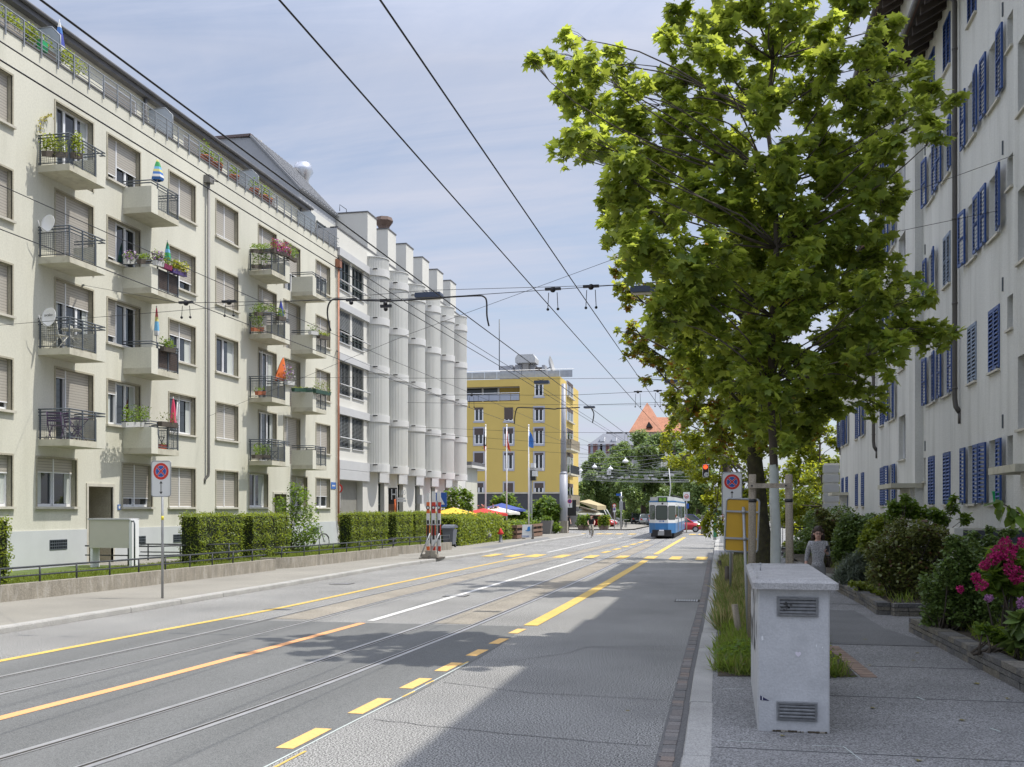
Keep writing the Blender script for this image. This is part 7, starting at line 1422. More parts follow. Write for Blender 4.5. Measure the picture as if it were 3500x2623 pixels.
flowerbox('sparse dark box on the front rail of the lowest cheeked balcony', zc_(1380, 650), zc_(1520, 665), XF_, L_AZAL, None, .4, 70)
flowerbox('long box overflowing with greenery on the top balcony of the farther pair', zd_(660, 1175), zd_(830, 1180), -20.1, L_FRESH, None, .3, 330)
flowerbox('box of bright pink and purple geraniums on the top balcony of the farther pair', zd_(835, 1170), zd_(975, 1215), XF_, L_FRESH, F_PINK, .48, 420)
flowerbox('trailing white flowered box at the far end of the pink geraniums', zd_(970, 1220), zd_(1040, 1260), XF_, L_FRESH, None, .55, 240)
flowerbox('leafy box at the corner of the balcony with the blue parasol', zb_(2180, 1180) if False else ze_(690, 455), ze_(850, 455), -20.1, L_FRESH, None, .45, 380)
flowerbox('grey box with a bright bush beside the blue parasol', ze_(880, 490), ze_(940, 500), XF_, L_FRESH, None, .4, 200)
flowerbox('white box with wispy flowers right of the orange parasol', ze_(955, 1050), ze_(1015, 1055), XF_, L_AZAL, F_VIO, .85, 150, M_TROUGHW)
flowerbox('pale box with spiky aloe on the second cheeked balcony of the farther pair', ze_(1160, 615), ze_(1225, 625), -19.6, L_DARKG, None, .4, 90, M_TROUGHW)
flowerbox('row of brown pots on the front rail beside the aloe', ze_(1235, 650), ze_(1325, 665), XF_, L_HEDGE, None, .22, 130)
flowerbox('dark green box along the end rail of the third cheeked balcony of the farther pair', ze_(1015, 1110), ze_(1190, 1115), -20.0, L_HEDGE, None, .08, 60, mat('green_trough', (.02, .07, .045), .5))
flowerbox('dark green box with long grass on the front rail of the third cheeked balcony', ze_(1200, 1120), ze_(1330, 1145), XF_, L_GRASS, None, .6, 160, MATS['green_trough'])
flowerbox('bushy green planting inside the lowest balcony of the farther pair', ze_(670, 1690), ze_(810, 1690), -20.1, L_FRESH, None, .55, 420)
flowerbox('ivy climbing over the mesh of the top balcony of the farther pair', zd_(670, 1310), zd_(820, 1310), -20.2, L_FRESH, None, .8, 420)
flowerbox('tall tomato plants in the near corner of the balcony with the blue parasol', ze_(665, 590), ze_(750, 590), -20.2, L_FRESH, None, 1.1, 420, M_POT)
flowerbox('creeper hanging over the mesh of the nearest top balcony', (150, 535), (225, 540), -20.2, L_HEDGE, None, .55, 520)
flowerbox('creeper spilling over the front mesh of the nearest top balcony', (245, 540), (275, 545), -19.56, L_HEDGE, None, .7, 300)
flowerbox('terracotta trough with seedlings inside the balcony with the orange parasol', ze_(700, 1140), ze_(765, 1140), -20.1, L_FRESH, None, .25, 60, M_POT)
flowerbox('red plastic crate on the floor of the lowest cheeked balcony', zc_(1370, 845), zc_(1435, 850), -19.75, L_HEDGE, None, .02, 10, mat('red_plastic', (.5, .07, .02), .5))
# vine tendril beside the top balcony, dishes, chairs
p = gx(136, 480, -20.6); t = thing('climbing_vine', 'yellowish climbing vine tendril beside the nearest top balcony', 'plant', p); pts = [gx(x, y, -20.6) for x, y in ((135, 455), (137, 430), (150, 410), (160, 400), (168, 396))]; b = MB(); b.tube(pts, .008, 5, M_BARK); b.build('stem', None, t); leaves('foliage', np.concatenate([np.array(q)[None] + rng.normal(0, .05, (14, 3)) for q in pts]), .07, F_YEL, t)
def dish(label, px_, py_, r, X, text=None):
    p = gx(px_, py_, X); t = thing('satellite_dish', label, 'satellite dish', p, 0, None); M = Matrix.Translation(p) @ Matrix.Rotation(R(-12), 4, 'Z') @ Matrix.Rotation(R(82), 4, 'X'); b = MB(); b.lathe([(.005, -.07), (r * .5, -.05), (r * .85, -.015), (r, .02), (r, .03), (r * .84, -.002), (r * .5, -.035), (.005, -.055)], (0, 0, 0), 22, M_WFRAME, True, M); b.build('reflector', None, t)
    b = MB(); b.tube([M @ Vector((0, -r, 0)), M @ Vector((0, -r * .7, .3)), M @ Vector((0, -.05, .38))], .012, 5, M_BAND); b.tube([M @ Vector((0, 0, -.07)), p + Vector((.0, .25, -.15)), p + Vector((0, .25, -.7))], .02, 6, M_GALV); b.build('arm', None, t)
    if text: text_mesh('lettering', text, .13, M @ Matrix.Translation((0, .06, .035)), M_BLACK, t)
dish('white satellite dish with dark lettering on the third nearest balcony', 168, 1085, .3, -20.25, 'tvcabo'); dish('cream satellite dish on the second nearest balcony', 165, 765, .28, -20.3)
def folding_chair(label, x, y, z, rz, m):
    t = thing('folding_chair', label, 'chair', (x, y, z), rz, None); b = MB(); 
    for s in (-.2, .2): b.tube([(s, -.22, 0), (s, .2, .45), (s, .28, .85)], .016, 6, m); b.tube([(s * .9, .22, 0), (s * .9, -.2, .45)], .016, 6, m)
    b.v = [tuple(world_of(t) @ Vector(v)) for v in b.v]; b.build('frame', None, t); b = MB()
    for k in range(5): b.box(-.2, .2, -.22 + .09 * k, -.15 + .09 * k, .44, .46, m)
    b.v = [tuple(world_of(t) @ Vector(v)) for v in b.v]; b.build('seat', None, t); b = MB()
    for k in range(4): b.box(-.2, .2, .225 + .015 * k, .24 + .015 * k, .55 + .08 * k, .61 + .08 * k, m)
    b.v = [tuple(world_of(t) @ Vector(v)) for v in b.v]; b.build('backrest', None, t)
def bistro(label, x, y, z, m):
    t = thing('bistro_table', label, 'table', (x, y, z)); b = MB(); b.cyl(x, y, z + .7, z + .73, .3, 18, m); b.build('table_top', None, t); b = MB()
    for s in (-.2, .2): b.tube([(x + s, y - .2, z), (x - s, y + .2, z + .7)], .014, 5, m); b.tube([(x + s, y + .2, z), (x - s, y - .2, z + .7)], .014, 5, m)
    b.build('legs', None, t)
M_PURP = mat('purple_metal', (.09, .04, .12), .5); M_GARD = mat('white_wood', (.58, .57, .5), .6)
folding_chair('purple folding chair at the near end of the lowest nearest balcony', -20.3, 28.1, 4.38, R(200), M_PURP); folding_chair('purple folding chair nearer the street on the lowest nearest balcony', -19.95, 28.5, 4.38, R(150), M_PURP); bistro('small purple table between the purple chairs', -20.1, 28.9, 4.38, M_PURP)
folding_chair('white slatted chair with a green cushion on the third nearest balcony', -20.3, 28.2, 7.17, R(170), M_GARD); folding_chair('white folded garden chair near the front mesh of the third nearest balcony', -19.95, 28.75, 7.17, R(110), M_GARD); bistro('white garden table on the third nearest balcony', -20.2, 28.7, 7.17, M_GARD)
folding_chair('grey folding chair on the lowest cheeked balcony', -20.0, 33.3, 4.38, R(60), M_IRON); folding_chair('dark scrolled metal chair on the lowest balcony of the farther pair', -20.0, 42.9, 4.38, R(90), M_IRON)
# roof terrace pots
for i, (x, y, h, s_) in enumerate(((700, 528, .7, .22), (712, 545, .3, .2), (738, 562, .45, .24), (747, 575, .2, .18), (800, 610, .4, .22), (868, 660, .6, .22), (900, 678, .5, .2), (917, 690, .45, .2))):
    p = gx(x, y + 8, -21.0); p.z = 16.36; t = thing('terrace_pot', ['tall thin plant in a terracotta pot on the roof terrace', 'terracotta pot second along the roof terrace', 'leafy terracotta pot past the bend of the terrace plants', 'small terracotta pot beside the leafy one on the roof terrace', 'terracotta pot by the dark attic window', 'bushy pot before the third glass partition', 'middle pot of the three at the third glass partition', 'terracotta pot touching the third glass partition'][i], 'potted plant', p, 0, 'pots on the roof terrace')
    b = MB(); b.lathe([(s_ * .6, 0), (s_ * .95, .33), (s_ * 1.05, .34), (s_ * 1.05, .4), (.01, .38)], tuple(p), 12, M_POT); b.build('pot', None, t); leaves('foliage', blob_pts(p + Vector((0, 0, .42 + h * .4)), (s_ * 1.1, s_ * 1.1, h * .6), 90), .09, L_FRESH, t)
P = np.concatenate([blob_pts(tuple(gx(x, y, -21.1)), (.3, .5, .25), 160) for x, y in ((12, 60), (28, 72), (45, 85), (90, 108), (105, 118), (140, 140), (215, 190), (228, 198), (262, 222))]); t = thing('terrace_plants', 'row of climbing plants in troughs on the nearest stretch of the roof terrace', 'plants', (-21.1, 27, 16.36)); leaves('foliage', P, .08, L_HEDGE, t); b = MB(); b.box(-21.25, -20.9, 24.5, 27.4, 16.36, 16.7, M_CONC); b.box(-21.25, -20.9, 28.2, 28.9, 16.36, 16.7, M_STAKED); b.build('trough', None, t)
b = MB(); p = gx(145, 143, -20.9); b.box(p.x - .1, p.x + .1, p.y - .12, p.y + .12, 16.5, 16.85, mat('green_bucket_plastic', (.02, .35, .12), .4)); b.tube([(p.x - .1, p.y, 16.8), (p.x, p.y, 16.98), (p.x + .1, p.y, 16.8)], .01, 5, M_WFRAME); tag(b.build('green_box'), 'small green watering box on the roof terrace', 'container')
p = gx(3390, 1715, 5.9); b = MB(); b.lathe([(.09, 0), (.125, .26), (.135, .27), (.13, .28), (.115, .26), (.01, .25)], (5.98, 24.85, 2.37), 14, MATS['green_bucket_plastic']); b.tube([(5.98, 24.72, 2.63), (5.9, 24.85, 2.5), (5.98, 24.98, 2.63)], .006, 5, M_WFRAME); tag(b.build('green_bucket'), 'green plastic bucket on a sill between blue shutters', 'bucket')

# ================================================================ TRAM
T7 = lambda x, y: (2150 + .16287 * x, 1600 + .16287 * y)
Y = 77.5; xl = gy(2219, 1750, Y + .9).x; xr = gy(2309.5, 1750, Y + .9).x; L_ = 19.5; xm = (xl + xr) / 2; hw = (xr - xl) / 2
zz = lambda y: gy(2260, 1600 + .16287 * y, Y).z
tram = thing('tram', 'white and blue tram seen from behind with a green 8 on its roof board', 'tram', (xm, Y + L_ / 2, 0))
M_TBL = mat('tram_blue', (.03, .15, .35), .35, var=.05); M_TW = mat('tram_white', (.66, .67, .66), .35); M_TROOF = mat('tram_roof', (.45, .47, .45), .5, var=.1); M_TGL = glassmat('tram_glass', (.045, .06, .05), .05, .7); M_TDK = mat('tram_underframe', (.02, .02, .022), .7)
c0 = hw * .47
def plan(o=0.0): return [(xl - o, Y + .95), (xm - c0, Y - o), (xm + c0, Y - o), (xr + o, Y + .95), (xr + o, Y + L_ - .9), (xm + c0, Y + L_), (xm - c0, Y + L_), (xl - o, Y + L_ - .9)]
b = MB(); b.prism(plan(), .42, zz(1158), 'z', M_TBL); b.build('lower_body', None, tram)
b = MB(); b.prism(plan(.005), zz(1158) + .004, zz(720), 'z', M_TW); ub = b.build('upper_body', None, tram)
b = MB(); b.prism(plan(.02), zz(718), zz(690), 'z', M_TBL); b.prism([(x + (xm - x) * .06, y + .05) for x, y in plan()], zz(688), zz(610), 'z', M_TROOF); b.build('roof', None, tram)
def facewin(pa, pb, s0, s1, z0, z1, name, m, o=.012, r=.1):
    pa = Vector(pa); pb = Vector(pb); d = pb - pa; nr = Vector((d.y, -d.x)).normalized(); L = d.length; P = rrect(s0 * L, s1 * L, z0, z1, r); u = d.normalized(); b = MB(); f = [pa + u * s + nr * o for s, z in P]; g_ = [pa + u * s + nr * .006 for s, z in P]; n = len(P)
    b.add([(*p, z) for p, (s, z) in zip(f, P)] + [(*p, z) for p, (s, z) in zip(g_, P)], [tuple(range(n))] + [(i, n + i, n + (i + 1) % n, (i + 1) % n) for i in range(n)], m); return b.build(name, None, tram)
pl_ = plan(.005)
for f, (s0, s1, t_, bt) in enumerate(((.1, .92, 795, 1072), (.06, .94, 800, 1080), (.06, .94, 805, 1075))):
    facewin(pl_[f], pl_[f + 1], s0 - .04, s1 + .04, zz(bt) - .05, zz(t_) + .05, 'window_gasket', M_TDK, .01, .16); facewin(pl_[f], pl_[f + 1], s0, s1, zz(bt), zz(t_), 'rear_window', M_TGL, .016, .14)
k = .02
while k < .95: facewin(pl_[3], pl_[4], k, k + .06, zz(1078), zz(800), 'side_window', M_TGL, .012, .08); k += .078
for k in (.2, .55, .85): facewin(pl_[3], pl_[4], k, k + .065, .5, zz(790), 'door', mat('tram_door', (.10, .13, .17), .3), .014, .03)
a = gy(*T7(612, 712), Y); c = gy(*T7(796, 615), Y); b = MB(); b.box(a.x, c.x, Y - .05, Y + .5, a.z, c.z, M_TDK); bx = b.build('destination_box', None, tram); a2 = gy(*T7(630, 700), Y); c2 = gy(*T7(780, 625), Y); b = MB(); b.box(a2.x, c2.x, Y - .06, Y - .051, a2.z, c2.z, mat('destination_green', (.16, .36, .035), .4)); pn = b.build('panel', None, bx); text_mesh('route_number', '8', .34, Matrix.Translation(((a2.x + c2.x) / 2, Y - .065, (a2.z + c2.z) / 2)) @ FACE_CAM, M_BLACK, pn)
b = MB(); p = gy(*T7(700, 750), Y); b.prism(disc(p.x, p.z, .07, 12), Y - .03, Y, 'y', M_TDK); b.build('camera_eye', None, tram)
p = gy(*T7(690, 1120), Y); b = MB(); b.box(p.x - .22, p.x - .02, Y - .016, Y - .006, zz(1113), zz(1106), M_SBLUE); b.box(p.x - .22, p.x - .02, Y - .016, Y - .006, zz(1131), zz(1124), M_SBLUE); b.prism(disc(p.x + .1, zz(1119), .06, 12), Y - .016, Y - .006, 'y', M_SBLUE); b.build('fleet_mark', None, tram)
for x in (525, 850): p = gy(*T7(x, 1268), Y + .4); b = MB(); b.box(p.x - .07, p.x + .07, Y + (.42 if x == 525 else .36), Y + .55, p.z - .08, p.z + .08, M_WFRAME); b.build('tail_light', None, tram)
for s, x in ((-1, xl), (1, xr)): b = MB(); b.box(x - .05, x + .05, Y + .92, Y + 1.05, zz(1040), zz(985), M_BORA); b.build('marker_light', None, tram)
b = MB(); P = [(xm - c0 * 1.55, .2), (xm - c0 * 1.5, zz(1300)), (xm + c0 * 1.5, zz(1300)), (xm + c0 * 1.55, .2)]; b.prism(P, Y - .02, Y + .35, 'y', M_TDK); b.box(xl + .12, xr - .12, Y + 1.2, Y + L_ - 1.2, .12, .44, M_TDK); b.build('underframe', None, tram)
b = MB(); a = gy(*T7(608, 1415), Y - .2); c = gy(*T7(735, 1300), Y - .2); b.box(a.x, c.x, Y - .25, Y + .1, a.z, c.z - .12, M_GALV); b.box(a.x + .08, c.x - .02, Y - .27, Y, c.z - .1, c.z, M_WFRAME); b.build('coupler', None, tram)
for yb in (Y + 2.5, Y + 4.3, Y + 14.5, Y + 16.3):
    for x in (xm - .5, xm + .5): b = MB(); b.tube([(x - .05, yb, .34), (x + .05, yb, .34)], .33, 16, M_TDK); b.build('wheel', None, tram)
b = MB(); b.tube([(xm + .35, Y + 4, zz(600)), (xm + .5, Y + 3.2, zz(400)), (xm + .3, Y + 4.2, 5.55)], .04, 6, M_BAND); b.tube([(xm - .6, Y + 4.2, 5.56), (xm + .9, Y + 4.2, 5.56)], .03, 6, M_TDK); b.build('pantograph', None, tram)
b = MB()
for k in range(7): y = Y + 2 + 2.3 * k; b.box(xm - .5, xm + .5, y, y + 1.2, zz(610), zz(590), M_TROOF); b.cyl(xr - .25, y, zz(610), zz(560), .06, 6, M_TDK)
b.build('roof_gear', None, tram)
# ================================================================ CARS
def car(name, label, x, y, rz, L, W_, H, paint, van=False, group='parked cars at the junction'):
    t = thing(name, label, 'van' if van else 'car', (x, y, 0), rz, group); wm = world_of(t); h = L / 2
    def put(b, nm, par=None): b.v = [tuple(wm @ Vector(v)) for v in b.v]; return b.build(nm, None, par or t)
    sec = [(-h, .5, .78, .80), (-h + .12, .3, .95, .9), (-h + .9, .25, 1.0 if not van else 1.05, 1.0), (0, .22, .98, 1.0), (h - 1.1, .25, .93, 1.0), (h - .25, .3, .78, .92), (h, .42, .62, .78)]
    b = MB(); w = W_ / 2; vs = []
    for sx, z0, z1, k in sec: vs += [(sx, -w * k * .92, z0), (sx, -w * k, (z0 + z1) / 2), (sx, -w * k * .95, z1), (sx, w * k * .95, z1), (sx, w * k, (z0 + z1) / 2), (sx, w * k * .92, z0)]
    n = 6; fs = [tuple(range(n)), tuple(range((len(sec) - 1) * n, len(sec) * n))[::-1]]
    for i in range(len(sec) - 1): fs += [(i * n + j, (i + 1) * n + j, (i + 1) * n + (j + 1) % n, i * n + (j + 1) % n) for j in range(n)]
    b.add(vs, fs, paint, True); put(b, 'body')
    x0, x1, x2, x3 = (-h + .15, -h + .55, h - 1.9, h - 1.05) if not van else (-h + .1, -h + .2, h - 1.5, h - .8)
    zb = .95; b = MB(); vs = []
    for sx, z, k in ((x0, zb, .9), (x3, zb, .9), (x1, H, .72), (x2, H, .72)): vs += [(sx, -w * k, z), (sx, w * k, z)]
    b.add(vs, [(0, 1, 5, 4), (2, 6, 7, 3), (0, 4, 6, 2), (1, 3, 7, 5)], M_TGL); put(b, 'windows'); b = MB(); b.prism([(x1 - .03, H - .02), (x2 + .03, H - .02), (x2 - .1, H + .05), (x1 + .1, H + .05)], -w * .73, w * .73, 'y', paint)
    for sx0, sx1 in ((x0, x1), (x3, x2), ((x0 + x3) / 2, (x1 + x2) / 2)):
        for s in (-1, 1): b.tube([(sx0, s * w * .91, zb - .02), (sx1, s * w * .73, H)], .05, 5, paint)
    if van: b.box(x0 + .3, 0.1, -w * .93, w * .93, zb, H - .1, paint)
    put(b, 'roof')
    for sx in (-h + .8, h - .8):
        for s in (-1, 1):
            b = MB(); b.tube([(sx, s * w * .98 - s * .2, .31), (sx, s * w * 1.0, .31)], .31, 16, M_BLACK); wh = put(b, 'wheel'); b = MB(); b.tube([(sx, s * w * 1.0, .31), (sx, s * w * 1.02, .31)], .19, 12, M_GALV); put(b, 'rim', wh)
    for s in (-1, 1):
        b = MB(); b.box(h - .18, h - .02, s * w * .62 - .16, s * w * .62 + .16, .58, .72, M_WFRAME); put(b, 'headlight'); b = MB(); b.box(-h - .01, -h + .14, s * w * .68 - .12, s * w * .68 + .12, .72, .92, M_RED); put(b, 'tail_light')
    b = MB(); b.box(-h - .02, -h + .02, -.26, .26, .52, .64, M_SWHITE); put(b, 'number_plate')
    return t
P_RED = mat('car_red', (.42, .012, .02), .2, spec=.7); P_SIL = mat('car_silver', (.36, .38, .4), .25, metal=.5); P_BLK = mat('car_black', (.02, .022, .026), .2, spec=.7); P_WHT = mat('car_white', (.68, .69, .69), .25); P_BLU = mat('car_bluegrey', (.1, .14, .19), .25, metal=.3)
p = gy(2407, 1790, 100); car('parked_car', 'bright red hatchback standing side on, right of the tram', p.x - 2.1, 100, 0, 4.2, 1.75, 1.48, P_RED)
p = gy(2050, 1790, 124); car('parked_car', 'red car behind the potted bushes beside the white van', p.x, 124, R(-20), 4.1, 1.75, 1.45, P_RED)
p = gy(2040, 1790, 132); car('parked_van', 'white delivery van parked behind the red car', p.x, 132, R(-8), 5.2, 1.95, 2.2, P_WHT, True)
p = gy(2072, 1780, 165); car('parked_car', 'white car far back below the park trees', p.x, 165, R(0), 4.5, 1.8, 1.5, P_WHT)
p = gy(2178, 1790, 150); car('parked_car', 'black car at the left end of the parked row left of the tram', p.x, 150, R(96), 4.3, 1.8, 1.55, P_BLK)
p = gy(2206, 1790, 143); car('parked_car', 'silver car in the parked row close to the tram', p.x, 143, R(96), 4.3, 1.8, 1.5, P_SIL)
p = gy(2234, 1790, 136); car('parked_car', 'blue grey car half hidden by the tram', p.x, 136, R(96), 4.3, 1.8, 1.5, P_BLU)
p = gy(2192, 1790, 156); car('parked_car', 'dark red car squeezed between the black and the silver car', p.x, 155, R(96), 4.2, 1.75, 1.45, mat('car_darkred', (.22, .012, .03), .25))
p = gy(2360, 1780, 118); car('parked_car', 'violet blue car roof showing behind the red hatchback', p.x, 118, R(10), 4.2, 1.75, 1.6, mat('car_violet', (.07, .06, .2), .25)); p = gy(2400, 1780, 112); car('parked_car', 'white car bonnet behind the red hatchback', p.x + .6, 112, R(180), 4.2, 1.75, 1.4, P_WHT)
p = gy(2198, 1770, 170); t = thing('parked_truck', 'grey lorry front facing the street under the park trees', 'lorry', (p.x, 170, 0)); b = MB(); b.box(p.x - 1.2, p.x + 1.2, 170, 177, .5, 3.3, mat('truck_grey', (.33, .35, .36), .5)); b.build('cab', None, t); b = MB(); b.box(p.x - 1.05, p.x + 1.05, 169.95, 170, 1.75, 2.95, M_TGL); b.build('windscreen', None, t); b = MB(); b.box(p.x - 1.25, p.x + 1.25, 169.8, 170, .45, .9, M_BAND); b.box(p.x - .8, p.x + .8, 169.9, 170, 1.0, 1.5, M_BLACK); b.build('bumper', None, t)
for s in (-.95, .95): b = MB(); b.tube([(p.x + s - .15, 171, .5), (p.x + s + .15, 171, .5)], .5, 14, M_BLACK); b.build('wheel', None, t)
# ================================================================ BICYCLES
def bicycle(label, x, y, z, rz, m=None, lean=0.0, group=None):
    m = m or M_BLACK; t = thing('bicycle', label, 'bicycle', (x, y, z), rz, group); wm = world_of(t) @ Matrix.Rotation(lean, 4, 'X')
    def put(b, nm, par=None): b.v = [tuple(wm @ Vector(v)) for v in b.v]; return b.build(nm, None, par or t)
    def ring(cx, r, rr, mm, nm, par=None): b = MB(); b.tube([(cx + r * math.cos(2 * math.pi * k / 28), 0, .34 + r * math.sin(2 * math.pi * k / 28)) for k in range(29)], rr, 6, mm, False); return put(b, nm, par)
    for cx in (-.53, .53):
        w = ring(cx, .33, .017, M_BLACK, 'wheel'); b = MB()
        for k in range(14): q = 2 * math.pi * k / 14; b.tube([(cx, 0, .34), (cx + .32 * math.cos(q), 0, .34 + .32 * math.sin(q))], .0025, 3, M_GALV)
        b.tube([(cx, -.05, .34), (cx, .05, .34)], .025, 6, M_GALV); put(b, 'spokes', w)
        b = MB(); b.tube([(cx + .37 * math.cos(q), 0, .34 + .37 * math.sin(q)) for q in [R(20 + 14 * k) for k in range(11)]], .012, 5, m); put(b, 'mudguard')
    b = MB()
    for a, c in (((-.53, .34), (-.08, .30)), ((-.08, .30), (-.22, .82)), ((-.53, .34), (-.19, .72)), ((-.08, .30), (.36, .66)), ((-.18, .62), (.37, .74)), ((.53, .34), (.36, .8)), ((.36, .8), (.33, .98))): b.tube([(a[0], 0, a[1]), (c[0], 0, c[1])], .016, 7, m)
    put(b, 'frame'); b = MB(); b.tube([(.18, -.27, 1.0), (.3, -.2, 1.02), (.33, 0, 1.0), (.3, .2, 1.02), (.18, .27, 1.0)], .013, 7, M_GALV); put(b, 'handlebar'); b = MB(); b.prism([(-.38, -.09), (-.38, .09), (-.1, .03), (-.1, -.03)], .83, .9, 'z', M_BLACK); put(b, 'saddle')
    b = MB(); b.tube([(-.08, .06, .30), (-.02, .06, .16)], .01, 5, M_GALV); b.tube([(-.08, -.06, .30), (-.14, -.06, .44)], .01, 5, M_GALV); b.box(-.06, .02, .06, .14, .14, .17, M_BLACK); b.box(-.18, -.1, -.14, -.06, .42, .45, M_BLACK); b.tube([(-.08, .04, .30), (-.08, .05, .30)], .09, 14, M_GALV); put(b, 'crank'); b = MB(); b.box(-.75, -.35, -.07, .07, .72, .74, M_BLACK); put(b, 'carrier'); return t
q0 = gx(1074, 1868, -18.6); q1 = gx(1171, 1868, -18.6)
bicycle('black city bicycle parked by the railing behind the low wall', -18.6, 41.8, .43, R(62), None, R(5), None)
q = gx(1160, 1868, -18.2); bicycle('second dark bicycle half hidden by the clipped hedge', -18.2, 43.6, .43, R(70), None, R(-5), None)
for i, (x, y) in enumerate(((2112, 1803), (2126, 1805), (2138, 1806))): q = gz(x, y, 0); bicycle(['grey bicycle at the stand by the signal post, leftmost', 'bicycle in the middle of the three at the signal post', 'bicycle touching the post at the junction stand'][i], q.x, q.y, 0, R(80 + 12 * i), M_GALV if i == 0 else None, R(6), 'bicycles at the junction stand')
# ================================================================ PEOPLE
M_SKIN = mat('skin', (.62, .38, .3), .55); M_HAIRD = mat('dark_hair', (.035, .02, .014), .5)
def skinned(name, edges, rad, m, parent, wm, root, lv=2):
    """edges: joint pairs; rad: {joint: (position, radius)}"""
    ks = list(rad); me = bpy.data.meshes.new(name + '_bones'); me.from_pydata([rad[k][0] for k in ks], [(ks.index(a), ks.index(c)) for a, c in edges], []); o = bpy.data.objects.new(name + '_bones', me); COL.objects.link(o)
    md = o.modifiers.new('skin', 'SKIN'); md.use_smooth_shade = True; o.modifiers.new('sub', 'SUBSURF').levels = lv
    for i, k in enumerate(ks): r = rad[k][1]; me.skin_vertices[0].data[i].radius = (r, r) if not isinstance(r, tuple) else r; me.skin_vertices[0].data[i].use_root = (k == root)
    dg = bpy.context.evaluated_depsgraph_get(); dg.update(); nm = bpy.data.meshes.new_from_object(o.evaluated_get(dg)); bpy.data.objects.remove(o); bpy.data.meshes.remove(me)
    nm.name = name; nm.materials.clear(); nm.materials.append(m); nm.transform(world_of(parent).inverted() @ wm); r = bpy.data.objects.new(name, nm); COL.objects.link(r); r.parent = parent; return r
def person(label, loc, rz, J, top, legs, shoe, hair, long_hair=False, glasses=False, sc=1.0, sleeves='short', beard=False):
    t = thing('person', label, 'person', loc, rz); wm = world_of(t) @ Matrix.Scale(sc, 4); V = lambda k: Vector(J[k])
    rad = {'pelvis': (V('pelvis'), .125), 'waist': (V('waist'), .115), 'chest': (V('chest'), .14), 'neck0': (V('neck'), .06), 'neck1': (V('neck').lerp(V('head'), .35), .055), 'jaw': (V('head') + Vector((0, -.02, -.05)), .072), 'skull': (V('head') + Vector((0, .005, .05)), .085), 'crown': (V('head') + Vector((0, .005, .1)), .06)}
    E_ = [('pelvis', 'waist'), ('waist', 'chest'), ('chest', 'neck0'), ('neck0', 'neck1'), ('neck1', 'jaw'), ('jaw', 'skull'), ('skull', 'crown')]
    for s in 'LR':
        for k, r in (('sh', .062), ('el', .042), ('wr', .028), ('hip', .085), ('kn', .056), ('an', .038), ('toe', .034)): rad[k + s] = (V(k + s), r)
        E_ += [('chest', 'sh' + s), ('sh' + s, 'el' + s), ('el' + s, 'wr' + s), ('pelvis', 'hip' + s), ('hip' + s, 'kn' + s), ('kn' + s, 'an' + s), ('an' + s, 'toe' + s)]
        w = V('wr' + s); d = (w - V('el' + s)).normalized(); side = d.cross(Vector((0, 1, 0))); side = side.normalized() if side.length > .1 else Vector((1, 0, 0)); pa = w + d * .07; rad['pa' + s] = (pa, .034); E_.append(('wr' + s, 'pa' + s))
        for f, (o, l) in enumerate(((-.028, .06), (-.01, .075), (.01, .07), (.026, .055))):
            a = pa + side * o + d * .02; b_ = a + d * l * .55 + Vector((0, -.012, 0)); c = b_ + d * l * .3 + Vector((0, -.025, 0)); rad['f%d0%s' % (f, s)] = (a, .0095); rad['f%d1%s' % (f, s)] = (b_, .0085); rad['f%d2%s' % (f, s)] = (c, .0075); E_ += [('pa' + s, 'f%d0%s' % (f, s)), ('f%d0%s' % (f, s), 'f%d1%s' % (f, s)), ('f%d1%s' % (f, s), 'f%d2%s' % (f, s))]
        a = pa + Vector((0, -.035, 0)) - d * .02; b_ = a + d * .035 + Vector((0, -.015, 0)); rad['t0' + s] = (a, .011); rad['t1' + s] = (b_, .009); E_ += [('pa' + s, 't0' + s), ('t0' + s, 't1' + s)]
    thin = dict(rad)
    for k in ('pelvis', 'waist', 'chest', 'hipL', 'hipR', 'knL', 'knR', 'shL', 'shR'): thin[k] = (rad[k][0], rad[k][1] * .74)
    body = skinned('body', E_, thin, M_SKIN, t, wm, 'pelvis')
    g = lambda ks, ex: {k: (rad[k][0], rad[k][1] + ex) for k in ks}
    ks = ['pelvis', 'waist', 'chest', 'neck0', 'shL', 'shR']; ee = [('hem', 'pelvis'), ('pelvis', 'waist'), ('waist', 'chest'), ('chest', 'neck0'), ('chest', 'shL'), ('chest', 'shR')]; rd = g(ks, .018)
    for s in 'LR':
        rd['el' + s] = (rad['sh' + s][0].lerp(rad['el' + s][0], .6 if sleeves == 'short' else 1.0), .06 if sleeves == 'short' else .052); ee.append(('sh' + s, 'el' + s))
        if sleeves == 'long': rd['w' + s] = (rad['el' + s][0].lerp(rad['wr' + s][0], .55), .045); ee.append(('el' + s, 'w' + s))
    rd['hem'] = (V('pelvis') + (V('pelvis') - V('waist')) * .62, (.16, .135)); rd['pelvis'] = (V('pelvis'), (.155, .125)); rd['waist'] = (V('waist'), (.135, .115)); rd['neck0'] = (rad['chest'][0].lerp(rad['neck0'][0], .8), .075); skinned('shirt', ee, rd, top, t, wm, 'waist')
    rd = g(['pelvis', 'hipL', 'hipR', 'knL', 'knR'], .018); rd['band'] = (V('pelvis').lerp(V('waist'), .45), .12); ee = [('band', 'pelvis'), ('pelvis', 'hipL'), ('pelvis', 'hipR'), ('hipL', 'knL'), ('hipR', 'knR')]
    for s in 'LR': rd['a' + s] = (rad['kn' + s][0].lerp(rad['an' + s][0], .92), .054); ee.append(('kn' + s, 'a' + s))
    skinned('trousers', ee, rd, legs, t, wm, 'pelvis')
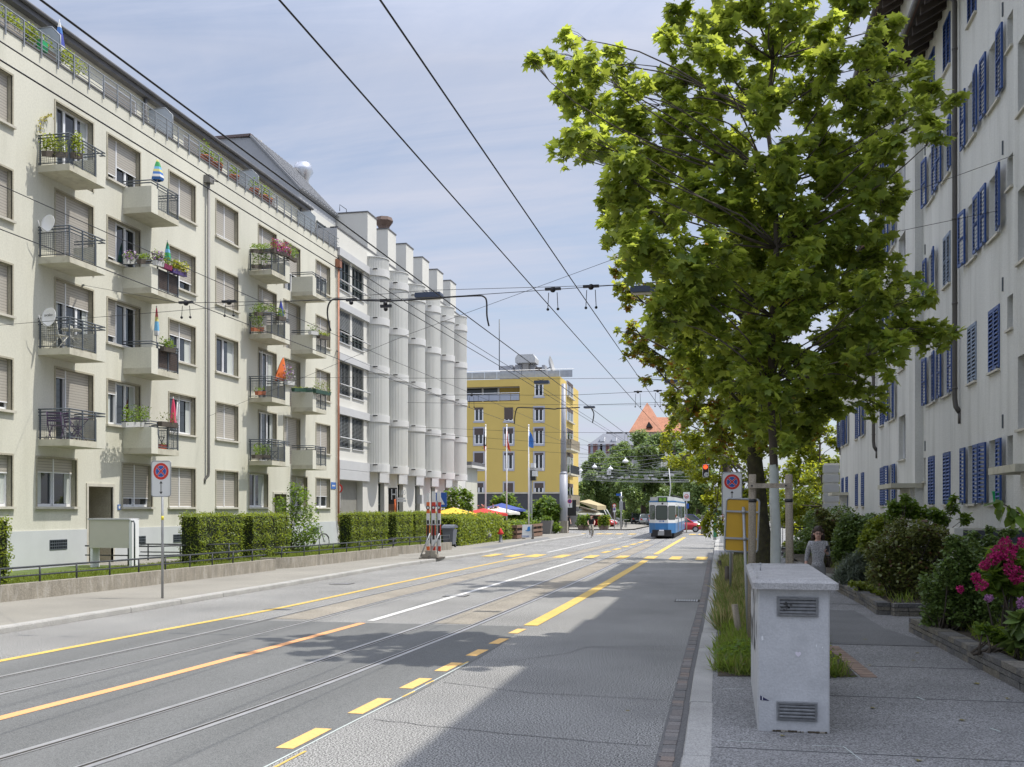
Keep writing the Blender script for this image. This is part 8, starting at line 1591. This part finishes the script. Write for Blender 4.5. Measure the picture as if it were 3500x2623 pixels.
    for s in 'LR': skinned('shoe', [('a', 'b'), ('b', 'c')], {'a': (V('an' + s) + Vector((0, .03, -.05)), .05), 'b': (V('an' + s).lerp(V('toe' + s), .6) + Vector((0, 0, -.015)), .047), 'c': (V('toe' + s) + Vector((0, -.02, 0)), .04)}, shoe, t, wm, 'b', 1)
    def put(b, nm): b.v = [tuple(wm @ Vector(v)) for v in b.v]; return b.build(nm, None, t)
    h = V('head'); b = MB(); b.lathe([(.01, -.02), (.088, .0), (.1, .06), (.085, .13), (.04, .165), (.005, .172)], (h.x, h.y + .034, h.z + .035), 14, hair)
    if long_hair:
        for q in range(13): a = R(5 + 170 * q / 12); c = h + Vector((.088 * math.cos(a), .05 + .07 * math.sin(a), 0)); b.ball(tuple(c + Vector((0, 0, .07))), .05, 5, hair); b.ball(tuple(c * 1.0 + Vector((.012 * math.cos(a), 0, -.02))), .056, 5, hair); b.ball(tuple(c + Vector((.02 * math.cos(a), .01, -.08))), .046, 5, hair)
    put(b, 'hair'); b = MB()
    for s in (-1, 1): b.ball((h.x + s * .031, h.y - .078, h.z + .035), .011, 5, M_BLACK); b.ball((h.x + s * .085, h.y + .01, h.z + .02), .024, 5, M_SKIN)
    b.tube([(h.x, h.y - .085, h.z + .035), (h.x, h.y - .108, h.z + .0), (h.x, h.y - .088, h.z - .008)], [.008, .016, .008], 6, M_SKIN); b.box(h.x - .024, h.x + .024, h.y - .094, h.y - .08, h.z - .043, h.z - .034, mat('lips', (.3, .09, .08), .5)); put(b, 'face')
    if beard: b = MB(); b.ball((h.x, h.y - .045, h.z - .06), .058, 6, hair); put(b, 'beard')
    if glasses:
        b = MB()
        for s in (-1, 1): b.tube([(h.x + s * .033 + .026 * math.cos(q), h.y - .098, h.z + .035 + .02 * math.sin(q)) for q in [2 * math.pi * k / 12 for k in range(13)]], .004, 4, M_BLACK, False); b.tube([(h.x + s * .058, h.y - .095, h.z + .04), (h.x + s * .085, h.y, h.z + .045)], .004, 4, M_BLACK)
        b.tube([(h.x - .008, h.y - .1, h.z + .038), (h.x + .008, h.y - .1, h.z + .038)], .004, 4, M_BLACK); put(b, 'glasses')
    return t
WALK = dict(pelvis=(0, 0, .93), waist=(0, 0, 1.1), chest=(0, 0, 1.3), neck=(0, 0, 1.46), head=(0, -.02, 1.58), shL=(-.17, 0, 1.38), elL=(-.24, .04, 1.1), wrL=(-.27, -.02, .86), shR=(.17, 0, 1.38), elR=(.23, .08, 1.12), wrR=(.17, -.12, 1.2),
            hipL=(-.09, 0, .8), knL=(-.1, -.12, .5), anL=(-.1, -.16, .1), toeL=(-.1, -.3, .04), hipR=(.09, 0, .8), knR=(.1, .02, .48), anR=(.1, .2, .14), toeR=(.1, .1, .04))
M_BLOUSE = mat('grey_blouse', (.33, .33, .35), .85, var2=.45, vs2=60); M_GTR = mat('grey_trousers', (.24, .24, .25), .85); M_BLKC = mat('black_clothes', (.02, .02, .024), .85); M_SHOE = mat('dark_shoes', (.03, .028, .025), .6)
hd = gy(2796, 1822, 23.6)
person('woman in grey dotted blouse and grey trousers walking towards us with phone and bag', (hd.x, 23.6, .12), 0, WALK, M_BLOUSE, M_GTR, M_SHOE, M_HAIRD, True, True, .985, 'long')
wp = Vector((hd.x, 23.6, .12)); b = MB(); b.box(wp.x + .14, wp.x + .21, 23.36, 23.375, 1.31, 1.44, M_BLACK); tag(b.build('phone'), 'black phone held up by the walking woman', 'phone')
t = thing('handbag', 'white and black bag hanging from the hand of the walking woman', 'bag', (wp.x - .27, 23.55, .4)); b = MB(); b.prism([(wp.x - .38, .42), (wp.x - .2, .42), (wp.x - .22, .68), (wp.x - .36, .68)], 23.5, 23.6, 'y', M_WHT); b.build('body', None, t); b = MB(); b.tube([(wp.x - .36, 23.55, .66), (wp.x - .29, 23.56, .86), (wp.x - .22, 23.55, .66)], .012, 5, M_BLACK); b.build('handle', None, t)
q = gz(1939, 1822, .1); J2 = dict(WALK); J2.update(wrR=(.29, -.1, .9), elR=(.25, .05, 1.12), elL=(-.26, .06, 1.12), wrL=(-.2, -.14, 1.3)); person('man in black T-shirt and black trousers walking beside the tall mast', (q.x, q.y, .1), R(10), J2, M_BLKC, M_BLKC, M_SHOE, mat('short_hair', (.03, .022, .016), .6), False, False, 1.03, 'short', True)
q = gz(2021, 1838, 0.0); cyc = R(-75)
bicycle('bicycle ridden towards us by the man in black', q.x, q.y, 0, R(-82), None, 0)
RIDE = dict(pelvis=(0, .25, .98), waist=(0, .2, 1.12), chest=(0, .08, 1.32), neck=(0, 0, 1.47), head=(0, -.05, 1.58), shL=(-.17, .06, 1.4), elL=(-.27, -.08, 1.2), wrL=(-.23, -.26, 1.06), shR=(.17, .06, 1.4), elR=(.27, -.08, 1.2), wrR=(.23, -.26, 1.06), hipL=(-.1, .12, .9), knL=(-.13, -.16, .72), anL=(-.11, .0, .34), toeL=(-.11, -.14, .26), hipR=(.1, .12, .9), knR=(.13, -.12, .56), anR=(.11, .08, .18), toeR=(.11, -.06, .12))
person('cyclist in black T-shirt and light shorts riding towards us', (q.x, q.y, 0), R(8), RIDE, M_BLKC, mat('khaki_cloth', (.3, .28, .22), .85), M_SHOE, MATS['short_hair'], False, False, 1.02, 'short')
# poster banner on the office front
a = gx(*C(838, 770), XO + .25); c = gx(*C(948, 435), XO + .25); t = thing('banner', 'black hanging banner with white letters H100 and a copper brown lower half', 'banner', (a.x, a.y, a.z)); yb0, yb1 = a.y, a.y + .35
Yb = a.y; x1 = gy(*C(948, 600), Yb).x; x0 = gy(*C(838, 600), Yb).x; z1 = gy(*C(880, 435), Yb).z; z0 = gy(*C(880, 775), Yb).z; zm = gy(*C(880, 640), Yb).z
b = MB(); b.box(x0, x1, Yb, Yb + .03, zm, z1, M_BLACK); b.box(x0, x1, Yb, Yb + .031, z0, zm, mat('copper_print', (.17, .1, .07), .6, var=.3, vs=2)); b.build('cloth', None, t)
text_mesh('lettering', 'H', .95, Matrix.Translation((x0 + .36, Yb - .01, gy(*C(855, 525), Yb).z)) @ FACE_CAM @ Matrix.Scale(.6, 4, (1, 0, 0)), M_SWHITE, t); text_mesh('lettering', '100', .42, Matrix.Translation((x0 + .88, Yb - .01, gy(*C(855, 498), Yb).z)) @ FACE_CAM @ Matrix.Scale(.75, 4, (1, 0, 0)), M_SWHITE, t)
b = MB()
for k, w_ in ((570, .55), (600, .6)): z = gy(*C(880, k), Yb).z; b.box(x0 + .55, x0 + .55 + w_, Yb - .006, Yb - .002, z - .06, z + .06, M_SWHITE)
b.build('small_print', None, t); b = MB(); z = gy(*C(925, 680), Yb).z; b.tube([(x1 - .12, Yb - .01, z + .5), (x1 - .12, Yb - .01, z - .3), (x1 - .25, Yb - .01, z - .45), (x1 - .35, Yb - .01, z - .3)], .07, 6, M_BORA); b.build('red_mark', None, t)
t = thing('rule_sign', 'stack of small white and red rule plates on the post beside the copper drainpipe', 'sign', (XO + .3, 52.6, 1)); b = MB(); Yb = 52.62; p = gy(*C(200, 445), Yb); b.box(p.x - .17, p.x + .17, Yb, Yb + .02, gy(*C(200, 690), Yb).z, gy(*C(200, 490), Yb).z, M_SWHITE); b.build('plates', None, t); b = MB(); b.prism(disc(p.x, p.z, .28, 20), Yb, Yb + .02, 'y', M_RED); b.prism(disc(p.x, p.z, .2, 20), Yb - .004, Yb, 'y', M_SWHITE); b.build('roundel', None, t); pole(t, p.x, Yb + .05, .4, p.z + .3, .03)
# ================================================================ LIGHT, SKY, CAMERA
SUN_DIR = Vector((1.0, 0.2, 2.1)).normalized()
sd = bpy.data.lights.new('sun', 'SUN'); sd.energy = 3.65; sd.angle = R(0.55); sd.color = (1.0, 0.955, 0.88)
so = bpy.data.objects.new('sun', sd); COL.objects.link(so); so.rotation_euler = SUN_DIR.to_track_quat('Z', 'Y').to_euler()
w = bpy.data.worlds.new('World'); scene.world = w; w.use_nodes = True; nt = w.node_tree; N = nt.nodes; L = nt.links
bg = N['Background']; sky = N.new('ShaderNodeTexSky'); sky.sky_type = 'NISHITA'; sky.sun_disc = False
sky.sun_elevation = math.asin(SUN_DIR.z); sky.sun_rotation = math.atan2(SUN_DIR.x, SUN_DIR.y); sky.air_density = 1.0; sky.dust_density = 1.4; sky.ozone_density = 1.2
geo = N.new('ShaderNodeNewGeometry'); sep = N.new('ShaderNodeSeparateXYZ'); L.new(geo.outputs['Incoming'], sep.inputs[0])
# clouds on a high flat layer: direction / height
ab = N.new('ShaderNodeMath'); ab.operation = 'ABSOLUTE'; L.new(sep.outputs[2], ab.inputs[0])
ad = N.new('ShaderNodeMath'); ad.operation = 'ADD'; ad.inputs[1].default_value = 0.12; L.new(ab.outputs[0], ad.inputs[0])
dx = N.new('ShaderNodeMath'); dx.operation = 'DIVIDE'; L.new(sep.outputs[0], dx.inputs[0]); L.new(ad.outputs[0], dx.inputs[1])
dy = N.new('ShaderNodeMath'); dy.operation = 'DIVIDE'; L.new(sep.outputs[1], dy.inputs[0]); L.new(ad.outputs[0], dy.inputs[1])
cx = N.new('ShaderNodeCombineXYZ'); L.new(dx.outputs[0], cx.inputs[0]); L.new(dy.outputs[0], cx.inputs[1])
mp = N.new('ShaderNodeMapping'); L.new(cx.outputs[0], mp.inputs[0]); mp.inputs['Scale'].default_value = (0.55, 1.0, 1); mp.inputs['Rotation'].default_value = (0, 0, R(25)); mp.inputs['Location'].default_value = (3.1, 1.7, 0)
n1 = N.new('ShaderNodeTexNoise'); n1.inputs['Scale'].default_value = 0.9; n1.inputs['Detail'].default_value = 9; n1.inputs['Roughness'].default_value = 0.58; n1.inputs['Distortion'].default_value = 0.4
L.new(mp.outputs[0], n1.inputs['Vector'])
mr = N.new('ShaderNodeMapRange'); n2 = N.new('ShaderNodeTexNoise'); n2.inputs['Scale'].default_value = 2.6; n2.inputs['Detail'].default_value = 10; n2.inputs['Roughness'].default_value = 0.62; n2.inputs['Distortion'].default_value = 1.2
mp2 = N.new('ShaderNodeMapping'); mp2.inputs['Scale'].default_value = (0.35, 1.5, 1); mp2.inputs['Rotation'].default_value = (0, 0, R(-18)); L.new(cx.outputs[0], mp2.inputs[0]); L.new(mp2.outputs[0], n2.inputs['Vector'])
av = N.new('ShaderNodeMath'); av.operation = 'MULTIPLY_ADD'; av.inputs[1].default_value = 0.38; L.new(n2.outputs[0], av.inputs[0])
hf = N.new('ShaderNodeMath'); hf.operation = 'MULTIPLY'; hf.inputs[1].default_value = 0.72; L.new(n1.outputs[0], hf.inputs[0]); L.new(hf.outputs[0], av.inputs[2])
mr.inputs[1].default_value = 0.44; mr.inputs[2].default_value = 0.68; mr.inputs[3].default_value = 0.36; mr.inputs[4].default_value = 1.0; L.new(av.outputs[0], mr.inputs[0])
sc = N.new('ShaderNodeVectorMath'); sc.operation = 'SCALE'; sc.inputs['Scale'].default_value = 1.0; L.new(sky.outputs[0], sc.inputs[0])
mx = N.new('ShaderNodeMix'); mx.data_type = 'RGBA'; L.new(mr.outputs[0], mx.inputs[0]); L.new(sc.outputs[0], mx.inputs[6]); mx.inputs[7].default_value = (3.9, 4.35, 5.3, 1)
# upper sky, mostly out of view, brightened to lift the shade below
br = N.new('ShaderNodeMapRange'); br.inputs[1].default_value = 0.4; br.inputs[2].default_value = 0.95; br.inputs[3].default_value = 0.84; br.inputs[4].default_value = 3.1; L.new(ab.outputs[0], br.inputs[0])
cs = N.new('ShaderNodeVectorMath'); cs.operation = 'SCALE'; cs.inputs[0].default_value = (4.7, 4.98, 5.95); L.new(br.outputs[0], cs.inputs['Scale']); L.new(cs.outputs[0], mx.inputs[7])
L.new(mx.outputs[2], bg.inputs['Color']); bg.inputs['Strength'].default_value = 0.125
cam = bpy.data.cameras.new('camera'); co = bpy.data.objects.new('camera', cam); COL.objects.link(co); scene.camera = co
co.location = (0, 0, CH); co.rotation_euler = (R(90), 0, CT); cam.sensor_width = 36.0; cam.lens = 36.0; cam.shift_y = (CHY - 1311.5) / 3500.0; cam.clip_end = 3000; cam.clip_start = 0.1
scene.view_settings.view_transform = 'Standard'; scene.view_settings.look = 'None'; scene.view_settings.gamma = 1.0; scene.view_settings.exposure = 0.36
scene.cycles.max_bounces = 8; scene.cycles.transparent_max_bounces = 12
